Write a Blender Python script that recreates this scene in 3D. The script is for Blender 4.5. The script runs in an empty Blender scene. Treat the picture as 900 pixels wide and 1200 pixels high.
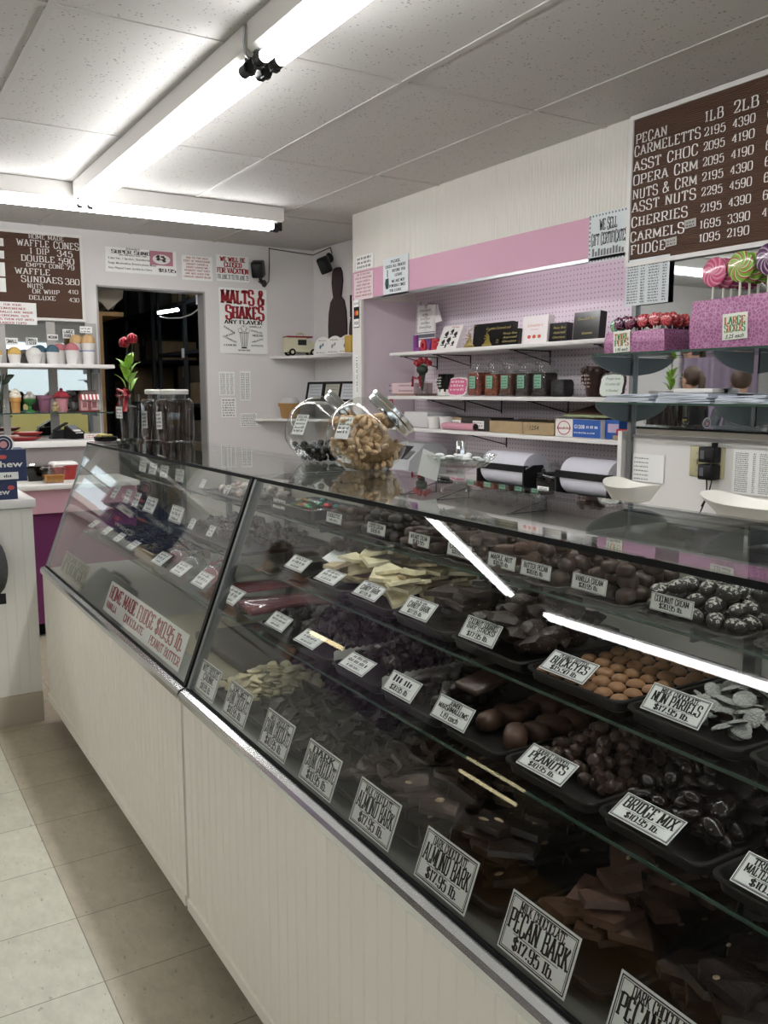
import bpy, bmesh, math, random
from mathutils import Vector, Matrix, noise
R = random.Random(11)
SC = bpy.context.scene
COL = SC.collection
PI = math.pi
def rad(a): return math.radians(a)

# ---------------------------------------------------------------- materials
def lin(h):
    h = h.lstrip('#'); o = []
    for i in (0, 2, 4):
        c = int(h[i:i+2], 16) / 255
        o.append(c / 12.92 if c <= .04045 else ((c + .055) / 1.055) ** 2.4)
    return (o[0], o[1], o[2], 1)
MATS = {}
def mat(name, hexc, rough=.5, metal=0., coat=0., bump=0., bscale=60., var=0., vscale=20., spec=.5, sub=0.):
    if name in MATS: return MATS[name]
    m = bpy.data.materials.new(name); m.use_nodes = True
    nt = m.node_tree; b = nt.nodes['Principled BSDF']
    b.inputs['Base Color'].default_value = lin(hexc)
    b.inputs['Roughness'].default_value = rough
    b.inputs['Metallic'].default_value = metal
    b.inputs['Coat Weight'].default_value = coat
    b.inputs['Specular IOR Level'].default_value = spec
    if bump or var:
        tc = nt.nodes.new('ShaderNodeTexCoord')
    if var:
        n = nt.nodes.new('ShaderNodeTexNoise'); n.inputs['Scale'].default_value = vscale; n.inputs['Detail'].default_value = 4
        nt.links.new(tc.outputs['Object'], n.inputs['Vector'])
        r = nt.nodes.new('ShaderNodeValToRGB'); c = lin(hexc)
        r.color_ramp.elements[0].position = .3; r.color_ramp.elements[1].position = .7
        r.color_ramp.elements[0].color = tuple(x * (1 - var) for x in c[:3]) + (1,)
        r.color_ramp.elements[1].color = tuple(min(1, x * (1 + var)) for x in c[:3]) + (1,)
        nt.links.new(n.outputs['Fac'], r.inputs['Fac']); nt.links.new(r.outputs['Color'], b.inputs['Base Color'])
    if bump:
        n = nt.nodes.new('ShaderNodeTexNoise'); n.inputs['Scale'].default_value = bscale; n.inputs['Detail'].default_value = 3
        nt.links.new(tc.outputs['Object'], n.inputs['Vector'])
        bp = nt.nodes.new('ShaderNodeBump'); bp.inputs['Strength'].default_value = bump; bp.inputs['Distance'].default_value = .01
        nt.links.new(n.outputs['Fac'], bp.inputs['Height']); nt.links.new(bp.outputs['Normal'], b.inputs['Normal'])
    MATS[name] = m
    return m
def emit(name, hexc, strength):
    m = bpy.data.materials.new(name); m.use_nodes = True; nt = m.node_tree; nt.nodes.clear()
    o = nt.nodes.new('ShaderNodeOutputMaterial'); e = nt.nodes.new('ShaderNodeEmission')
    e.inputs['Color'].default_value = lin(hexc); e.inputs['Strength'].default_value = strength
    nt.links.new(e.outputs[0], o.inputs[0]); MATS[name] = m
    return m
def glass(name, hexc, ior=1.5, rough=0.0, refl='#ffffff'):
    """clear sheet glass: see-through with a Fresnel reflection"""
    m = bpy.data.materials.new(name); m.use_nodes = True; nt = m.node_tree; nt.nodes.clear()
    o = nt.nodes.new('ShaderNodeOutputMaterial'); mx = nt.nodes.new('ShaderNodeMixShader')
    t = nt.nodes.new('ShaderNodeBsdfTransparent'); g = nt.nodes.new('ShaderNodeBsdfGlossy'); f = nt.nodes.new('ShaderNodeFresnel')
    t.inputs['Color'].default_value = lin(hexc); g.inputs['Roughness'].default_value = rough; g.inputs['Color'].default_value = lin(refl)
    f.inputs['IOR'].default_value = ior
    # the same Fresnel on either face of the sheet
    geo = nt.nodes.new('ShaderNodeNewGeometry'); vm = nt.nodes.new('ShaderNodeVectorMath'); vm.operation = 'SCALE'
    ma = nt.nodes.new('ShaderNodeMath'); ma.operation = 'MULTIPLY_ADD'; ma.inputs[1].default_value = -2; ma.inputs[2].default_value = 1
    nt.links.new(geo.outputs['Backfacing'], ma.inputs[0]); nt.links.new(geo.outputs['Normal'], vm.inputs[0]); nt.links.new(ma.outputs[0], vm.inputs['Scale'])
    lw = nt.nodes.new('ShaderNodeVectorMath'); lw.operation = 'DOT_PRODUCT'
    nt.links.new(geo.outputs['Normal'], lw.inputs[0]); nt.links.new(geo.outputs['Incoming'], lw.inputs[1])
    ab = nt.nodes.new('ShaderNodeMath'); ab.operation = 'ABSOLUTE'; nt.links.new(lw.outputs['Value'], ab.inputs[0])
    om = nt.nodes.new('ShaderNodeMath'); om.operation = 'SUBTRACT'; om.inputs[0].default_value = 1; om.use_clamp = True; nt.links.new(ab.outputs[0], om.inputs[1])
    p5 = nt.nodes.new('ShaderNodeMath'); p5.operation = 'POWER'; p5.inputs[1].default_value = 5; nt.links.new(om.outputs[0], p5.inputs[0])
    r0 = ((ior - 1) / (ior + 1)) ** 2
    sc = nt.nodes.new('ShaderNodeMath'); sc.operation = 'MULTIPLY_ADD'; sc.inputs[1].default_value = 1 - r0; sc.inputs[2].default_value = r0; nt.links.new(p5.outputs[0], sc.inputs[0])
    nt.links.new(sc.outputs[0], mx.inputs[0]); nt.links.new(t.outputs[0], mx.inputs[1]); nt.links.new(g.outputs[0], mx.inputs[2]); nt.links.new(mx.outputs[0], o.inputs[0])
    for n in (f, vm, ma): nt.nodes.remove(n)
    MATS[name] = m
    return m

# ---------------------------------------------------------------- mesh builder
class MB:
    def __init__(s): s.v = []; s.f = []; s.m = []; s.s = []
    def add(s, vs, fs, mi=0, smooth=False, M=None):
        b = len(s.v)
        s.v.extend((M @ Vector(p)) if M is not None else Vector(p) for p in vs)
        for f in fs: s.f.append(tuple(i + b for i in f)); s.m.append(mi); s.s.append(smooth)
        return s
    def box(s, x0, x1, y0, y1, z0, z1, mi=0, M=None):
        v = [(x, y, z) for z in (z0, z1) for y in (y0, y1) for x in (x0, x1)]
        return s.add(v, [(0, 2, 3, 1), (4, 5, 7, 6), (0, 1, 5, 4), (2, 6, 7, 3), (0, 4, 6, 2), (1, 3, 7, 5)], mi, False, M)
    def loft(s, loops, mi=0, smooth=False, M=None, cap=(True, True), closed=True):
        n = len(loops[0]); v = [p for l in loops for p in l]; f = []
        for a in range(len(loops) - 1):
            for i in range(n if closed else n - 1):
                j = (i + 1) % n
                f.append((a*n+i, a*n+j, (a+1)*n+j, (a+1)*n+i))
        if closed and cap[0]: f.append(tuple(range(n - 1, -1, -1)))
        if closed and cap[1]: f.append(tuple((len(loops)-1)*n + i for i in range(n)))
        return s.add(v, f, mi, smooth, M)
    def prism(s, poly, h0, h1, mi=0, M=None, smooth=False):
        """2-D polygon (x,y) raised along z"""
        return s.loft([[(x, y, h0) for x, y in poly], [(x, y, h1) for x, y in poly]], mi, smooth, M)
    def rbox(s, x0, x1, y0, y1, z0, z1, b=.005, mi=0, M=None, n=2, smooth=True):
        """box with rounded vertical edges and softened top and bottom"""
        def rr(i):
            p = []
            r = max(b - i, 1e-5)
            for cx, cy, a0 in ((x1-b, y1-b, 0), (x0+b, y1-b, 90), (x0+b, y0+b, 180), (x1-b, y0+b, 270)):
                for k in range(n + 1):
                    a = rad(a0 + 90*k/n); p.append((cx + r*math.cos(a), cy + r*math.sin(a)))
            return p
        L = []
        for z, i in ((z0, b*.7), (z0 + b*.3, b*.25), (z0 + b, 0), (z1 - b, 0), (z1 - b*.3, b*.25), (z1, b*.7)):
            L.append([(x, y, z) for x, y in rr(i)])
        return s.loft(L, mi, smooth, M)
    def lathe(s, prof, n=20, mi=0, M=None, smooth=True, cap=(True, True), a0=0.):
        L = [[(r*math.cos(2*PI*k/n + a0), r*math.sin(2*PI*k/n + a0), z) for k in range(n)] for r, z in prof]
        return s.loft(L, mi, smooth, M, cap)
    def cyl(s, p0, p1, r, n=12, mi=0, r1=None, smooth=True, M=None):
        return s.tube([p0, p1], r, n, mi, M, r1, smooth)
    def tube(s, pts, r, n=8, mi=0, M=None, r1=None, smooth=True, rs=None, flat=1.):
        P = [Vector(p) for p in pts]; L = []; up = None
        for i, p in enumerate(P):
            t = (P[min(i+1, len(P)-1)] - P[max(i-1, 0)]).normalized()
            if up is None:
                up = Vector((0, 0, 1)) if abs(t.z) < .9 else Vector((1, 0, 0))
            a = t.cross(up).normalized(); up = a.cross(t).normalized()
            q = rs[i] if rs else (r if r1 is None else r + (r1 - r)*i/(len(P)-1))
            L.append([p + a*q*math.cos(2*PI*k/n) + up*q*flat*math.sin(2*PI*k/n) for k in range(n)])
        return s.loft(L, mi, smooth, M)
    def ell(s, c, r, nu=12, nv=8, mi=0, M=None, e=1.):
        L = []
        for j in range(1, nv):
            a = PI*j/nv - PI/2; L.append([(c[0] + r[0]*math.cos(a)*sp(math.cos(2*PI*k/nu), e), c[1] + r[1]*math.cos(a)*sp(math.sin(2*PI*k/nu), e), c[2] + r[2]*sp(math.sin(a), e)) for k in range(nu)])
        n = nu; v = [p for l in L for p in l] + [(c[0], c[1], c[2]-r[2]), (c[0], c[1], c[2]+r[2])]; f = []
        for a in range(len(L)-1):
            for i in range(n): f.append((a*n+i, a*n+(i+1) % n, (a+1)*n+(i+1) % n, (a+1)*n+i))
        for i in range(n):
            f.append((len(L)*n, (i+1) % n, i)); f.append((len(L)*n+1, (len(L)-1)*n+i, (len(L)-1)*n+(i+1) % n))
        return s.add(v, f, mi, True, M)
    def quad(s, a, b, c, d, mi=0, M=None): return s.add([a, b, c, d], [(0, 1, 2, 3)], mi, False, M)
    def shift(s, d):
        d = Vector(d)
        for p in s.v: p += d
        return s
    def mesh(s, name, mats):
        me = bpy.data.meshes.new(name)
        me.from_pydata([tuple(p) for p in s.v], [], s.f)
        for m in (mats if isinstance(mats, (list, tuple)) else [mats]): me.materials.append(MATS[m] if isinstance(m, str) else m)
        me.polygons.foreach_set('material_index', s.m)
        me.polygons.foreach_set('use_smooth', s.s)
        if any(s.s):
            try: me.set_sharp_from_angle(angle=rad(38))
            except Exception: pass
        me.update()
        return me
def sp(x, e): return math.copysign(abs(x)**e, x)

# ---------------------------------------------------------------- objects
def tag(o, label, cat, group=None, kind=None):
    if label: o['label'] = label
    if cat: o['category'] = cat
    if group: o['group'] = group
    if kind: o['kind'] = kind
    return o
def frame(o, x, y):
    x = Vector(x).normalized(); y = Vector(y).normalized(); z = x.cross(y).normalized(); y = z.cross(x)
    M = Matrix.Identity(4)
    for i in range(3): M[i][0] = x[i]; M[i][1] = y[i]; M[i][2] = z[i]; M[i][3] = o[i]
    return M
def at(x, y, z, rz=0., ry=0., rx=0., sc=1.):
    return Matrix.Translation((x, y, z)) @ Matrix.Rotation(rz, 4, 'Z') @ Matrix.Rotation(ry, 4, 'Y') @ Matrix.Rotation(rx, 4, 'X') @ Matrix.Scale(sc, 4)
def thing(name, label, cat, M=None, group=None):
    o = bpy.data.objects.new(name, None); COL.objects.link(o); o.empty_display_size = .05
    if M is not None: o.matrix_world = M if isinstance(M, Matrix) else Matrix.Translation(M)
    return tag(o, label, cat, group)
def part(name, mb, mats, parent, label=None, world=False):
    if world: mb.shift(-parent.matrix_basis.translation)
    me = mb if isinstance(mb, bpy.types.Mesh) else mb.mesh(name, mats)
    o = bpy.data.objects.new(name, me); COL.objects.link(o); o.parent = parent
    if label: o['label'] = label
    return o
def solo(name, mb, mats, label, cat, group=None, M=None, kind=None):
    me = mb if isinstance(mb, bpy.types.Mesh) else mb.mesh(name, mats)
    o = bpy.data.objects.new(name, me); COL.objects.link(o)
    if M is not None: o.matrix_world = M
    return tag(o, label, cat, group, kind)
def struct(name, mb, mats, parent=None):
    o = bpy.data.objects.new(name, mb.mesh(name, mats)); COL.objects.link(o); o['kind'] = 'structure'
    if parent: o.parent = parent
    return o
def dup(root, M=None, label=None, group=None):
    r = root.copy(); COL.objects.link(r)
    if M is not None: r.matrix_world = M
    if label: r['label'] = label
    if group: r['group'] = group
    for ch in root.children:
        c = ch.copy(); COL.objects.link(c); c.parent = r
        for g in ch.children:
            d = g.copy(); COL.objects.link(d); d.parent = c
    return r

# ---------------------------------------------------------------- lettering
GL = {
'A': (4.4, '.3,0 2.2,6|2.2,6 4.1,0|1,2 3.4,2'), 'B': (4.3, '.8,0 .8,6|~.8,6 2.4,6 3.6,5.6 3.6,3.6 2.4,3.2 .8,3.2|~.8,3.2 2.6,3.2 4,2.9 4,.3 2.6,0 .8,0'),
'C': (4.2, '~3.8,4.4 3.6,6.2 .5,6.6 .5,-.6 3.6,-.2 3.9,1.6'), 'D': (4.4, '.8,0 .8,6|~.8,6 2.4,6 4.1,5.6 4.1,.4 2.4,0 .8,0'),
'E': (4, '.8,0 .8,6|.5,6 3.6,6|.8,3.1 2.8,3.1|.5,0 3.7,0|3.5,6 3.5,4.9|3.6,0 3.6,1.2'), 'F': (3.9, '.8,0 .8,6|.5,6 3.6,6|.8,3.1 2.8,3.1|3.5,6 3.5,4.8'),
'G': (4.5, '~3.8,4.5 3.6,6.2 .5,6.6 .5,-.6 3.6,-.2 3.8,1.2|3.8,.1 3.8,2.6|2.6,2.6 4.3,2.6'), 'H': (4.6, '.8,0 .8,6|3.8,0 3.8,6|.8,3 3.8,3'),
'I': (2, '1,0 1,6'), 'J': (3.2, '~2.3,6 2.3,-.4 .3,-.4 .4,1.6'), 'K': (4.5, '.8,0 .8,6|.8,2.4 3.8,6|1.7,3.6 4.1,0'), 'L': (3.9, '.8,0 .8,6|.5,0 3.6,0|3.5,0 3.5,1.4'),
'M': (5.6, '.6,0 .6,6|.7,6 2.8,1|2.8,1 4.9,6|4.9,6 4.9,0'), 'N': (4.6, '.7,0 .7,6|.7,6 3.9,0|3.9,0 3.9,6'), 'O': (4.4, '~2.2,6.1 .2,6.2 .2,-.2 2.2,-.1 4.2,-.2 4.2,6.2 2.2,6.1'),
'P': (4.2, '.8,0 .8,6|~.8,6 2.6,6 4,5.8 4,2.9 2.6,2.7 .8,2.7'), 'Q': (4.4, '~2.2,6.1 .2,6.2 .2,-.2 2.2,-.1 4.2,-.2 4.2,6.2 2.2,6.1|2.2,1.6 4.2,-.8'),
'R': (4.5, '.8,0 .8,6|~.8,6 2.6,6 3.9,5.8 3.9,3.1 2.6,2.9 .8,2.9|2.2,2.9 4.1,0'), 'S': (4, '~3.5,4.6 3.3,6.3 .4,6.5 .3,3.6 2,3.1 3.9,2.6 3.8,-.5 .6,-.3 .4,1.5'),
'T': (4.2, '2.1,0 2.1,6|.2,6 4,6|.3,6 .3,4.8|3.9,6 3.9,4.8'), 'U': (4.5, '~.8,6 .8,2 .9,-.2 2.3,-.2 3.7,-.2 3.8,2 3.8,6'), 'V': (4.4, '.3,6 2.2,0|2.2,0 4.1,6'),
'W': (6, '.3,6 1.7,0|1.7,0 3,5|3,5 4.3,0|4.3,0 5.7,6'), 'X': (4.4, '.4,6 4,0|.4,0 4,6'), 'Y': (4.4, '.4,6 2.2,3|4,6 2.2,3|2.2,0 2.2,3'), 'Z': (4, '.4,6 3.6,6|3.6,6 .4,0|.4,0 3.6,0'),
'0': (3.9, '~1.95,6.1 .2,6.2 .2,-.2 1.95,-.1 3.7,-.2 3.7,6.2 1.95,6.1'), '1': (2.6, '1.4,0 1.4,6|.5,4.9 1.4,5.9'), '2': (3.9, '~.5,4.4 .5,6.3 3.4,6.5 3.5,3.6 .4,0|.3,.1 3.5,.1|3.5,0 3.5,1.2'),
'3': (3.8, '~.4,5 .6,6.3 3.3,6.4 3.3,3.3 1.6,3.2|~1.6,3.2 3.6,3.2 3.7,-.3 .7,-.4 .3,1.2'), '4': (3.9, '2.8,0 2.8,6|2.8,6 .3,1.8|.3,1.8 3.7,1.8'),
'5': (3.8, '3.3,5.9 .8,5.9|.8,5.9 .6,3.3|~.6,3.3 1.8,4 3.6,3.8 3.7,-.4 .7,-.4 .3,1'), '6': (3.9, '~3.3,5.2 2.8,6.5 .4,6.3 .3,-.2 1.9,-.2 3.7,-.2 3.6,3.6 2,3.5 .6,3'),
'7': (3.7, '.3,5.9 3.4,5.9|3.4,5.9 1.4,0|.4,5.9 .4,4.6'), '8': (3.9, '~1.95,6.1 .5,6.2 .5,3.2 1.95,3.2 3.4,3.2 3.4,6.2 1.95,6.1|~1.95,3.2 .1,3.2 .1,-.2 1.95,-.1 3.8,-.2 3.8,3.2 1.95,3.2'),
'9': (3.9, '~.6,.8 1.1,-.5 3.5,-.3 3.6,6.2 2,6.2 .2,6.2 .3,2.4 1.9,2.5 3.3,3'), '$': (4, '~3.4,4.4 3.2,5.6 .5,5.9 .4,3.6 2,3 3.8,2.5 3.7,0 .7,.1 .5,1.6|2,-.7 2,6.7'),
'.': (1.4, '.7,0 .7,.9'), ',': (1.4, '.9,.8 .4,-1'), '&': (4.8, '~4.4,0 1,4.4 1.2,6.3 3,6.2 2.8,4.2 .2,2.6 .2,-.3 2.4,-.4 3.8,1 4,2.8'), '-': (2.6, '.4,2.8 2.2,2.8'), '/': (3, '.3,-.5 2.7,6.3'),
"'": (1.2, '.6,6.3 .6,4.8'), '(': (2.2, '~1.9,6.6 .3,4 .3,2 1.9,-.6'), ')': (2.2, '~.3,6.6 1.9,4 1.9,2 .3,-.6'), '!': (1.6, '.8,1.8 .8,6|.8,0 .8,.7'),
'a': (3.6, '~.5,3.2 .8,4.3 2.7,4.3 2.7,0|~2.7,2.4 .3,2.6 .2,-.2 1.6,-.2 2.7,.8'), 'b': (3.8, '.7,0 .7,6|~.7,3.4 1.6,4.3 3.5,4.4 3.5,-.3 1.6,-.2 .7,.8'), 'c': (3.3, '~3,3.1 2.8,4.3 .3,4.5 .3,-.4 2.6,-.3 3,1'),
'e': (3.5, '~.4,2.2 3.1,2.2 3.2,4.3 1.7,4.3 .3,4.2 .2,-.3 2.6,-.3 3.1,.9'), 'h': (3.9, '.7,0 .7,6|~.7,3 1.4,4.4 3.2,4.3 3.2,0'), 'l': (1.7, '.85,0 .85,6'), 't': (2.5, '~1.1,5.6 1.1,-.2 2.3,-.1 2.3,.6|.2,4 2.2,4'), 'o': (3.5, '~1.75,4.2 .2,4.3 .2,-.3 1.75,-.2 3.3,-.3 3.3,4.3 1.75,4.2'),
}
def _chaikin(p, it=3):
    closed = p[0] == p[-1]
    for _ in range(it):
        q = [] if closed else [p[0]]
        for a, b in zip(p, p[1:]):
            q.append((a[0]*.75 + b[0]*.25, a[1]*.75 + b[1]*.25)); q.append((a[0]*.25 + b[0]*.75, a[1]*.25 + b[1]*.75))
        if closed: q.append(q[0])
        else: q.append(p[-1])
        p = q
    return p
_GC = {}
def glyph(ch, thick, thin, serif):
    k = (ch, thick, thin, serif)
    if k in _GC: return _GC[k]
    V, F = [], []
    w, st = GL[ch]
    for s in st.split('|'):
        sm = s[0] == '~'
        p = [tuple(map(float, q.split(','))) for q in s.lstrip('~').split()]
        if sm: p = _chaikin(p, 2 if len(p) < 5 else 2)
        n = len(p); b = len(V); closed = sm and p[0] == p[-1]
        for i in range(n):
            a, c = p[i-1 if i else (n-2 if closed else 0)], p[i+1 if i < n-1 else (1 if closed else n-1)]
            dx, dy = c[0]-a[0], c[1]-a[1]; l = math.hypot(dx, dy) or 1
            dx /= l; dy /= l
            hw = (thin + (thick - thin)*abs(dy)**1.3)/2
            V.append((p[i][0]-dy*hw, p[i][1]+dx*hw)); V.append((p[i][0]+dy*hw, p[i][1]-dx*hw))
            if i: F.append((b+2*i-2, b+2*i-1, b+2*i+1, b+2*i))
        if serif and not closed:
            for (e, o) in ((p[0], p[1]), (p[-1], p[-2])):
                if abs(e[1]-o[1]) > .8*math.hypot(e[0]-o[0], e[1]-o[1])*1.0 and (abs(e[1]) < .05 or abs(e[1]-6) < .05) and abs(e[1]-o[1]) > 1.6:
                    b = len(V); y0 = 0 if e[1] < 3 else 6 - thin*1.1
                    hw = thick*.5 + serif
                    V += [(e[0]-hw, y0), (e[0]+hw, y0), (e[0]+hw, y0 + thin*1.1), (e[0]-hw, y0 + thin*1.1)]; F.append((b, b+1, b+2, b+3))
    _GC[k] = (w, V, F)
    return _GC[k]
def slab_w(t, gap): return sum((GL[c][0] if c in GL else 2.4) + gap for c in t) - gap
def slab(mb, t, cx, y, h, w=None, mi=0, M=None, thick=1.15, thin=.42, serif=.35, gap=.55, align='c', z=0., slant=0.):
    """serif sign lettering; y = baseline, h = cap height, w = width the line is fitted to"""
    sy = h/6; nat = slab_w(t, gap)*sy; sx = sy if w is None else sy*w/nat
    x = cx - {'c': .5, 'l': 0, 'r': 1}[align]*nat*sx/sy
    for c in t:
        if c not in GL: x += (2.4 + gap)*sx; continue
        gw, V, F = glyph(c, thick, thin, serif)
        mb.add([(x + (p[0] + slant*p[1])*sx, y + p[1]*sy, z) for p in V], F, mi, False, M)
        x += (gw + gap)*sx
def bfont(mb, t, cx, y, h, w=None, mi=0, M=None, align='c', z=0., shear=0., bold=0.):
    """plain or handwritten lettering with the built-in face"""
    cu = bpy.data.curves.new('t', 'FONT'); cu.body = t; cu.size = 1; cu.resolution_u = 2; cu.shear = shear; cu.fill_mode = 'FRONT'; cu.offset = bold
    o = bpy.data.objects.new('t', cu); COL.objects.link(o)
    dg = bpy.context.evaluated_depsgraph_get(); me = bpy.data.meshes.new_from_object(o.evaluated_get(dg))
    xs = [v.co.x for v in me.vertices] or [0, 1]
    x0, x1 = min(xs), max(xs); sy = h/.72; sx = sy if w is None else w/(x1 - x0)
    ox = cx - {'c': .5, 'l': 0, 'r': 1}[align]*(x1 - x0)*sx
    mb.add([(ox + (v.co.x - x0)*sx, y + v.co.y*sy, z) for v in me.vertices], [tuple(p.vertices) for p in me.polygons], mi, False, M)
    bpy.data.objects.remove(o); bpy.data.curves.remove(cu); bpy.data.meshes.remove(me)
def scrib(mb, x0, x1, y, h, mi=0, M=None, z=0., seed=0):
    """a line of print too small to read"""
    r = random.Random(seed + int(y*9999)); x = x0
    while x < x1 - h*.4:
        w = min(h*r.uniform(.9, 2.6), x1 - x)
        k = max(1, int(w/(h*.55)))
        for i in range(k):
            a = x + w*i/k; hh = h*r.uniform(.6, 1)
            mb.quad((a, y, z), (a + w/k*.6, y, z), (a + w/k*.6, y + hh, z), (a, y + hh, z), mi, M)
        x += w + h*.5
def rect_line(mb, x0, x1, y0, y1, t, mi=0, M=None, z=0.):
    for a, b, c, d in ((x0, x1, y0, y0+t), (x0, x1, y1-t, y1), (x0, x0+t, y0+t, y1-t), (x1-t, x1, y0+t, y1-t)):
        mb.quad((a, c, z), (b, c, z), (b, d, z), (a, d, z), mi, M)
# ================================================================ materials of the place
mat('wall', '#dfdcdb', .7, bump=.05, bscale=90); mat('cream_wall', '#e4e0d6', .6); mat('white', '#e6e4e0', .45); mat('white_gloss', '#eceae6', .25)
mat('pink_band', '#cf9cb3', .5); mat('pink_side', '#ddd0d7', .6); mat('bead', '#f2ece1', .5); mat('bead_hi', '#e3e0d8', .55)
mat('tile_grid', '#bdbcb8', .5); mat('chrome', '#d8dadc', .16, 1.); mat('steel', '#a5a7a8', .3, 1.); mat('grey_metal', '#7f8282', .4, .8)
mat('black', '#0a0a0b', .5, spec=.3); mat('black_matte', '#0e0e0f', .8, spec=.2); mat('black_gloss', '#0a0a0c', .15); mat('paper', '#f4f4f1', .7); mat('paper_blue', '#dfe6e8', .7); mat('ink', '#1d1d1e', .8)
mat('red_ink', '#a3242c', .7); mat('white_letter', '#efece6', .5); mat('felt', '#5a4134', .85); mat('wood', '#8a6a3e', .6, var=.25, vscale=12); mat('magenta', '#6d2a5e', .8)
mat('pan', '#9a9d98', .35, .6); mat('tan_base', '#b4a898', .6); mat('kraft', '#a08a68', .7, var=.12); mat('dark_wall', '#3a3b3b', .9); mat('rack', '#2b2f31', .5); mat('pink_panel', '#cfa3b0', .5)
mat('brass', '#b39a55', .25, 1.); mat('stand_black', '#131315', .45)
glass('clear_glass', '#fbfcfb', 1.36); glass('shelf_glass', '#f6f9f8', 1.4); glass('jar_glass', '#f4f6f5', 1.58); mat('shelf_edge', '#31493f', .2); glass('window_glass', '#f2f5f5', 1.45); glass('smoke_plastic', '#6f7876', 1.5)
glass('top_glass', '#f6f9f8', 1.6)
mat('mirror', '#d4d8d8', .02, 1.)
TUBE = emit('tube_light', '#fcfbfb', 24.0); emit('added_warm_tube', '#ffeab8', 8.0); emit('dim_tube', '#eef4ff', 26.0); mat('yellow_film', '#f3dd8e', .6); MATS['yellow_film'].node_tree.nodes['Principled BSDF'].inputs['Transmission Weight'].default_value = .6

def floor_mat():
    m = bpy.data.materials.new('vinyl_tile'); m.use_nodes = True; nt = m.node_tree; b = nt.nodes['Principled BSDF']; b.inputs['Roughness'].default_value = .38
    L = nt.links.new; N = nt.nodes.new
    tc = N('ShaderNodeTexCoord'); sx = N('ShaderNodeSeparateXYZ'); L(tc.outputs['Object'], sx.inputs[0])
    def mth(op, a, v=None, c=None):
        n = N('ShaderNodeMath'); n.operation = op
        for i, q in enumerate((a, v, c)):
            if q is None: continue
            if isinstance(q, (int, float)): n.inputs[i].default_value = q
            else: L(q, n.inputs[i])
        return n.outputs[0]
    T = .307
    def joint(o, off):
        f = mth('FRACT', mth('DIVIDE', mth('SUBTRACT', o, off), T)); d = mth('ABSOLUTE', mth('SUBTRACT', f, .5))
        return mth('GREATER_THAN', d, .4955)
    j = mth('MAXIMUM', joint(sx.outputs[0], .445), joint(sx.outputs[1], 2.04))
    fx = mth('FLOOR', mth('DIVIDE', mth('SUBTRACT', sx.outputs[0], .445), T)); fy = mth('FLOOR', mth('DIVIDE', mth('SUBTRACT', sx.outputs[1], 2.04), T))
    cb = N('ShaderNodeCombineXYZ'); L(fx, cb.inputs[0]); L(fy, cb.inputs[1])
    wn = N('ShaderNodeTexWhiteNoise'); L(cb.outputs[0], wn.inputs[0])
    n1 = N('ShaderNodeTexNoise'); n1.inputs['Scale'].default_value = 45; n1.inputs['Detail'].default_value = 5; n1.inputs['Roughness'].default_value = .7
    mp = N('ShaderNodeMapping'); mp.inputs['Scale'].default_value = (1, .45, 1); mp.inputs['Rotation'].default_value = (0, 0, .5); L(tc.outputs['Object'], mp.inputs[0]); L(mp.outputs[0], n1.inputs['Vector'])
    n2 = N('ShaderNodeTexNoise'); n2.inputs['Scale'].default_value = 9; n2.inputs['Detail'].default_value = 3; L(tc.outputs['Object'], n2.inputs['Vector'])
    border = mth('GREATER_THAN', sx.outputs[0], .445)
    mix = N('ShaderNodeMix'); mix.data_type = 'RGBA'; mix.inputs[6].default_value = lin('#c2c1b0'); mix.inputs[7].default_value = lin('#aaa18d'); L(border, mix.inputs[0])
    val = mth('ADD', mth('ADD', mth('MULTIPLY', n1.outputs['Fac'], .5), mth('MULTIPLY', n2.outputs['Fac'], .35)), mth('MULTIPLY', wn.outputs['Value'], .1))
    sc = mth('ADD', val, .53)
    hs = N('ShaderNodeHueSaturation'); L(mix.outputs[2], hs.inputs['Color']); L(sc, hs.inputs['Value'])
    m2 = N('ShaderNodeMix'); m2.data_type = 'RGBA'; m2.inputs[7].default_value = lin('#4a453c'); L(mth('MULTIPLY', j, .75), m2.inputs[0]); L(hs.outputs[0], m2.inputs[6])
    # dark fleck
    n3 = N('ShaderNodeTexNoise'); n3.inputs['Scale'].default_value = 70; n3.inputs['Detail'].default_value = 2; L(mp.outputs[0], n3.inputs['Vector'])
    fl = mth('MULTIPLY', mth('GREATER_THAN', n3.outputs['Fac'], .69), .45)
    m3 = N('ShaderNodeMix'); m3.data_type = 'RGBA'; m3.inputs[7].default_value = lin('#6d685c'); L(fl, m3.inputs[0]); L(m2.outputs[2], m3.inputs[6])
    L(m3.outputs[2], b.inputs['Base Color']); MATS['floor'] = m
floor_mat()
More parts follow.
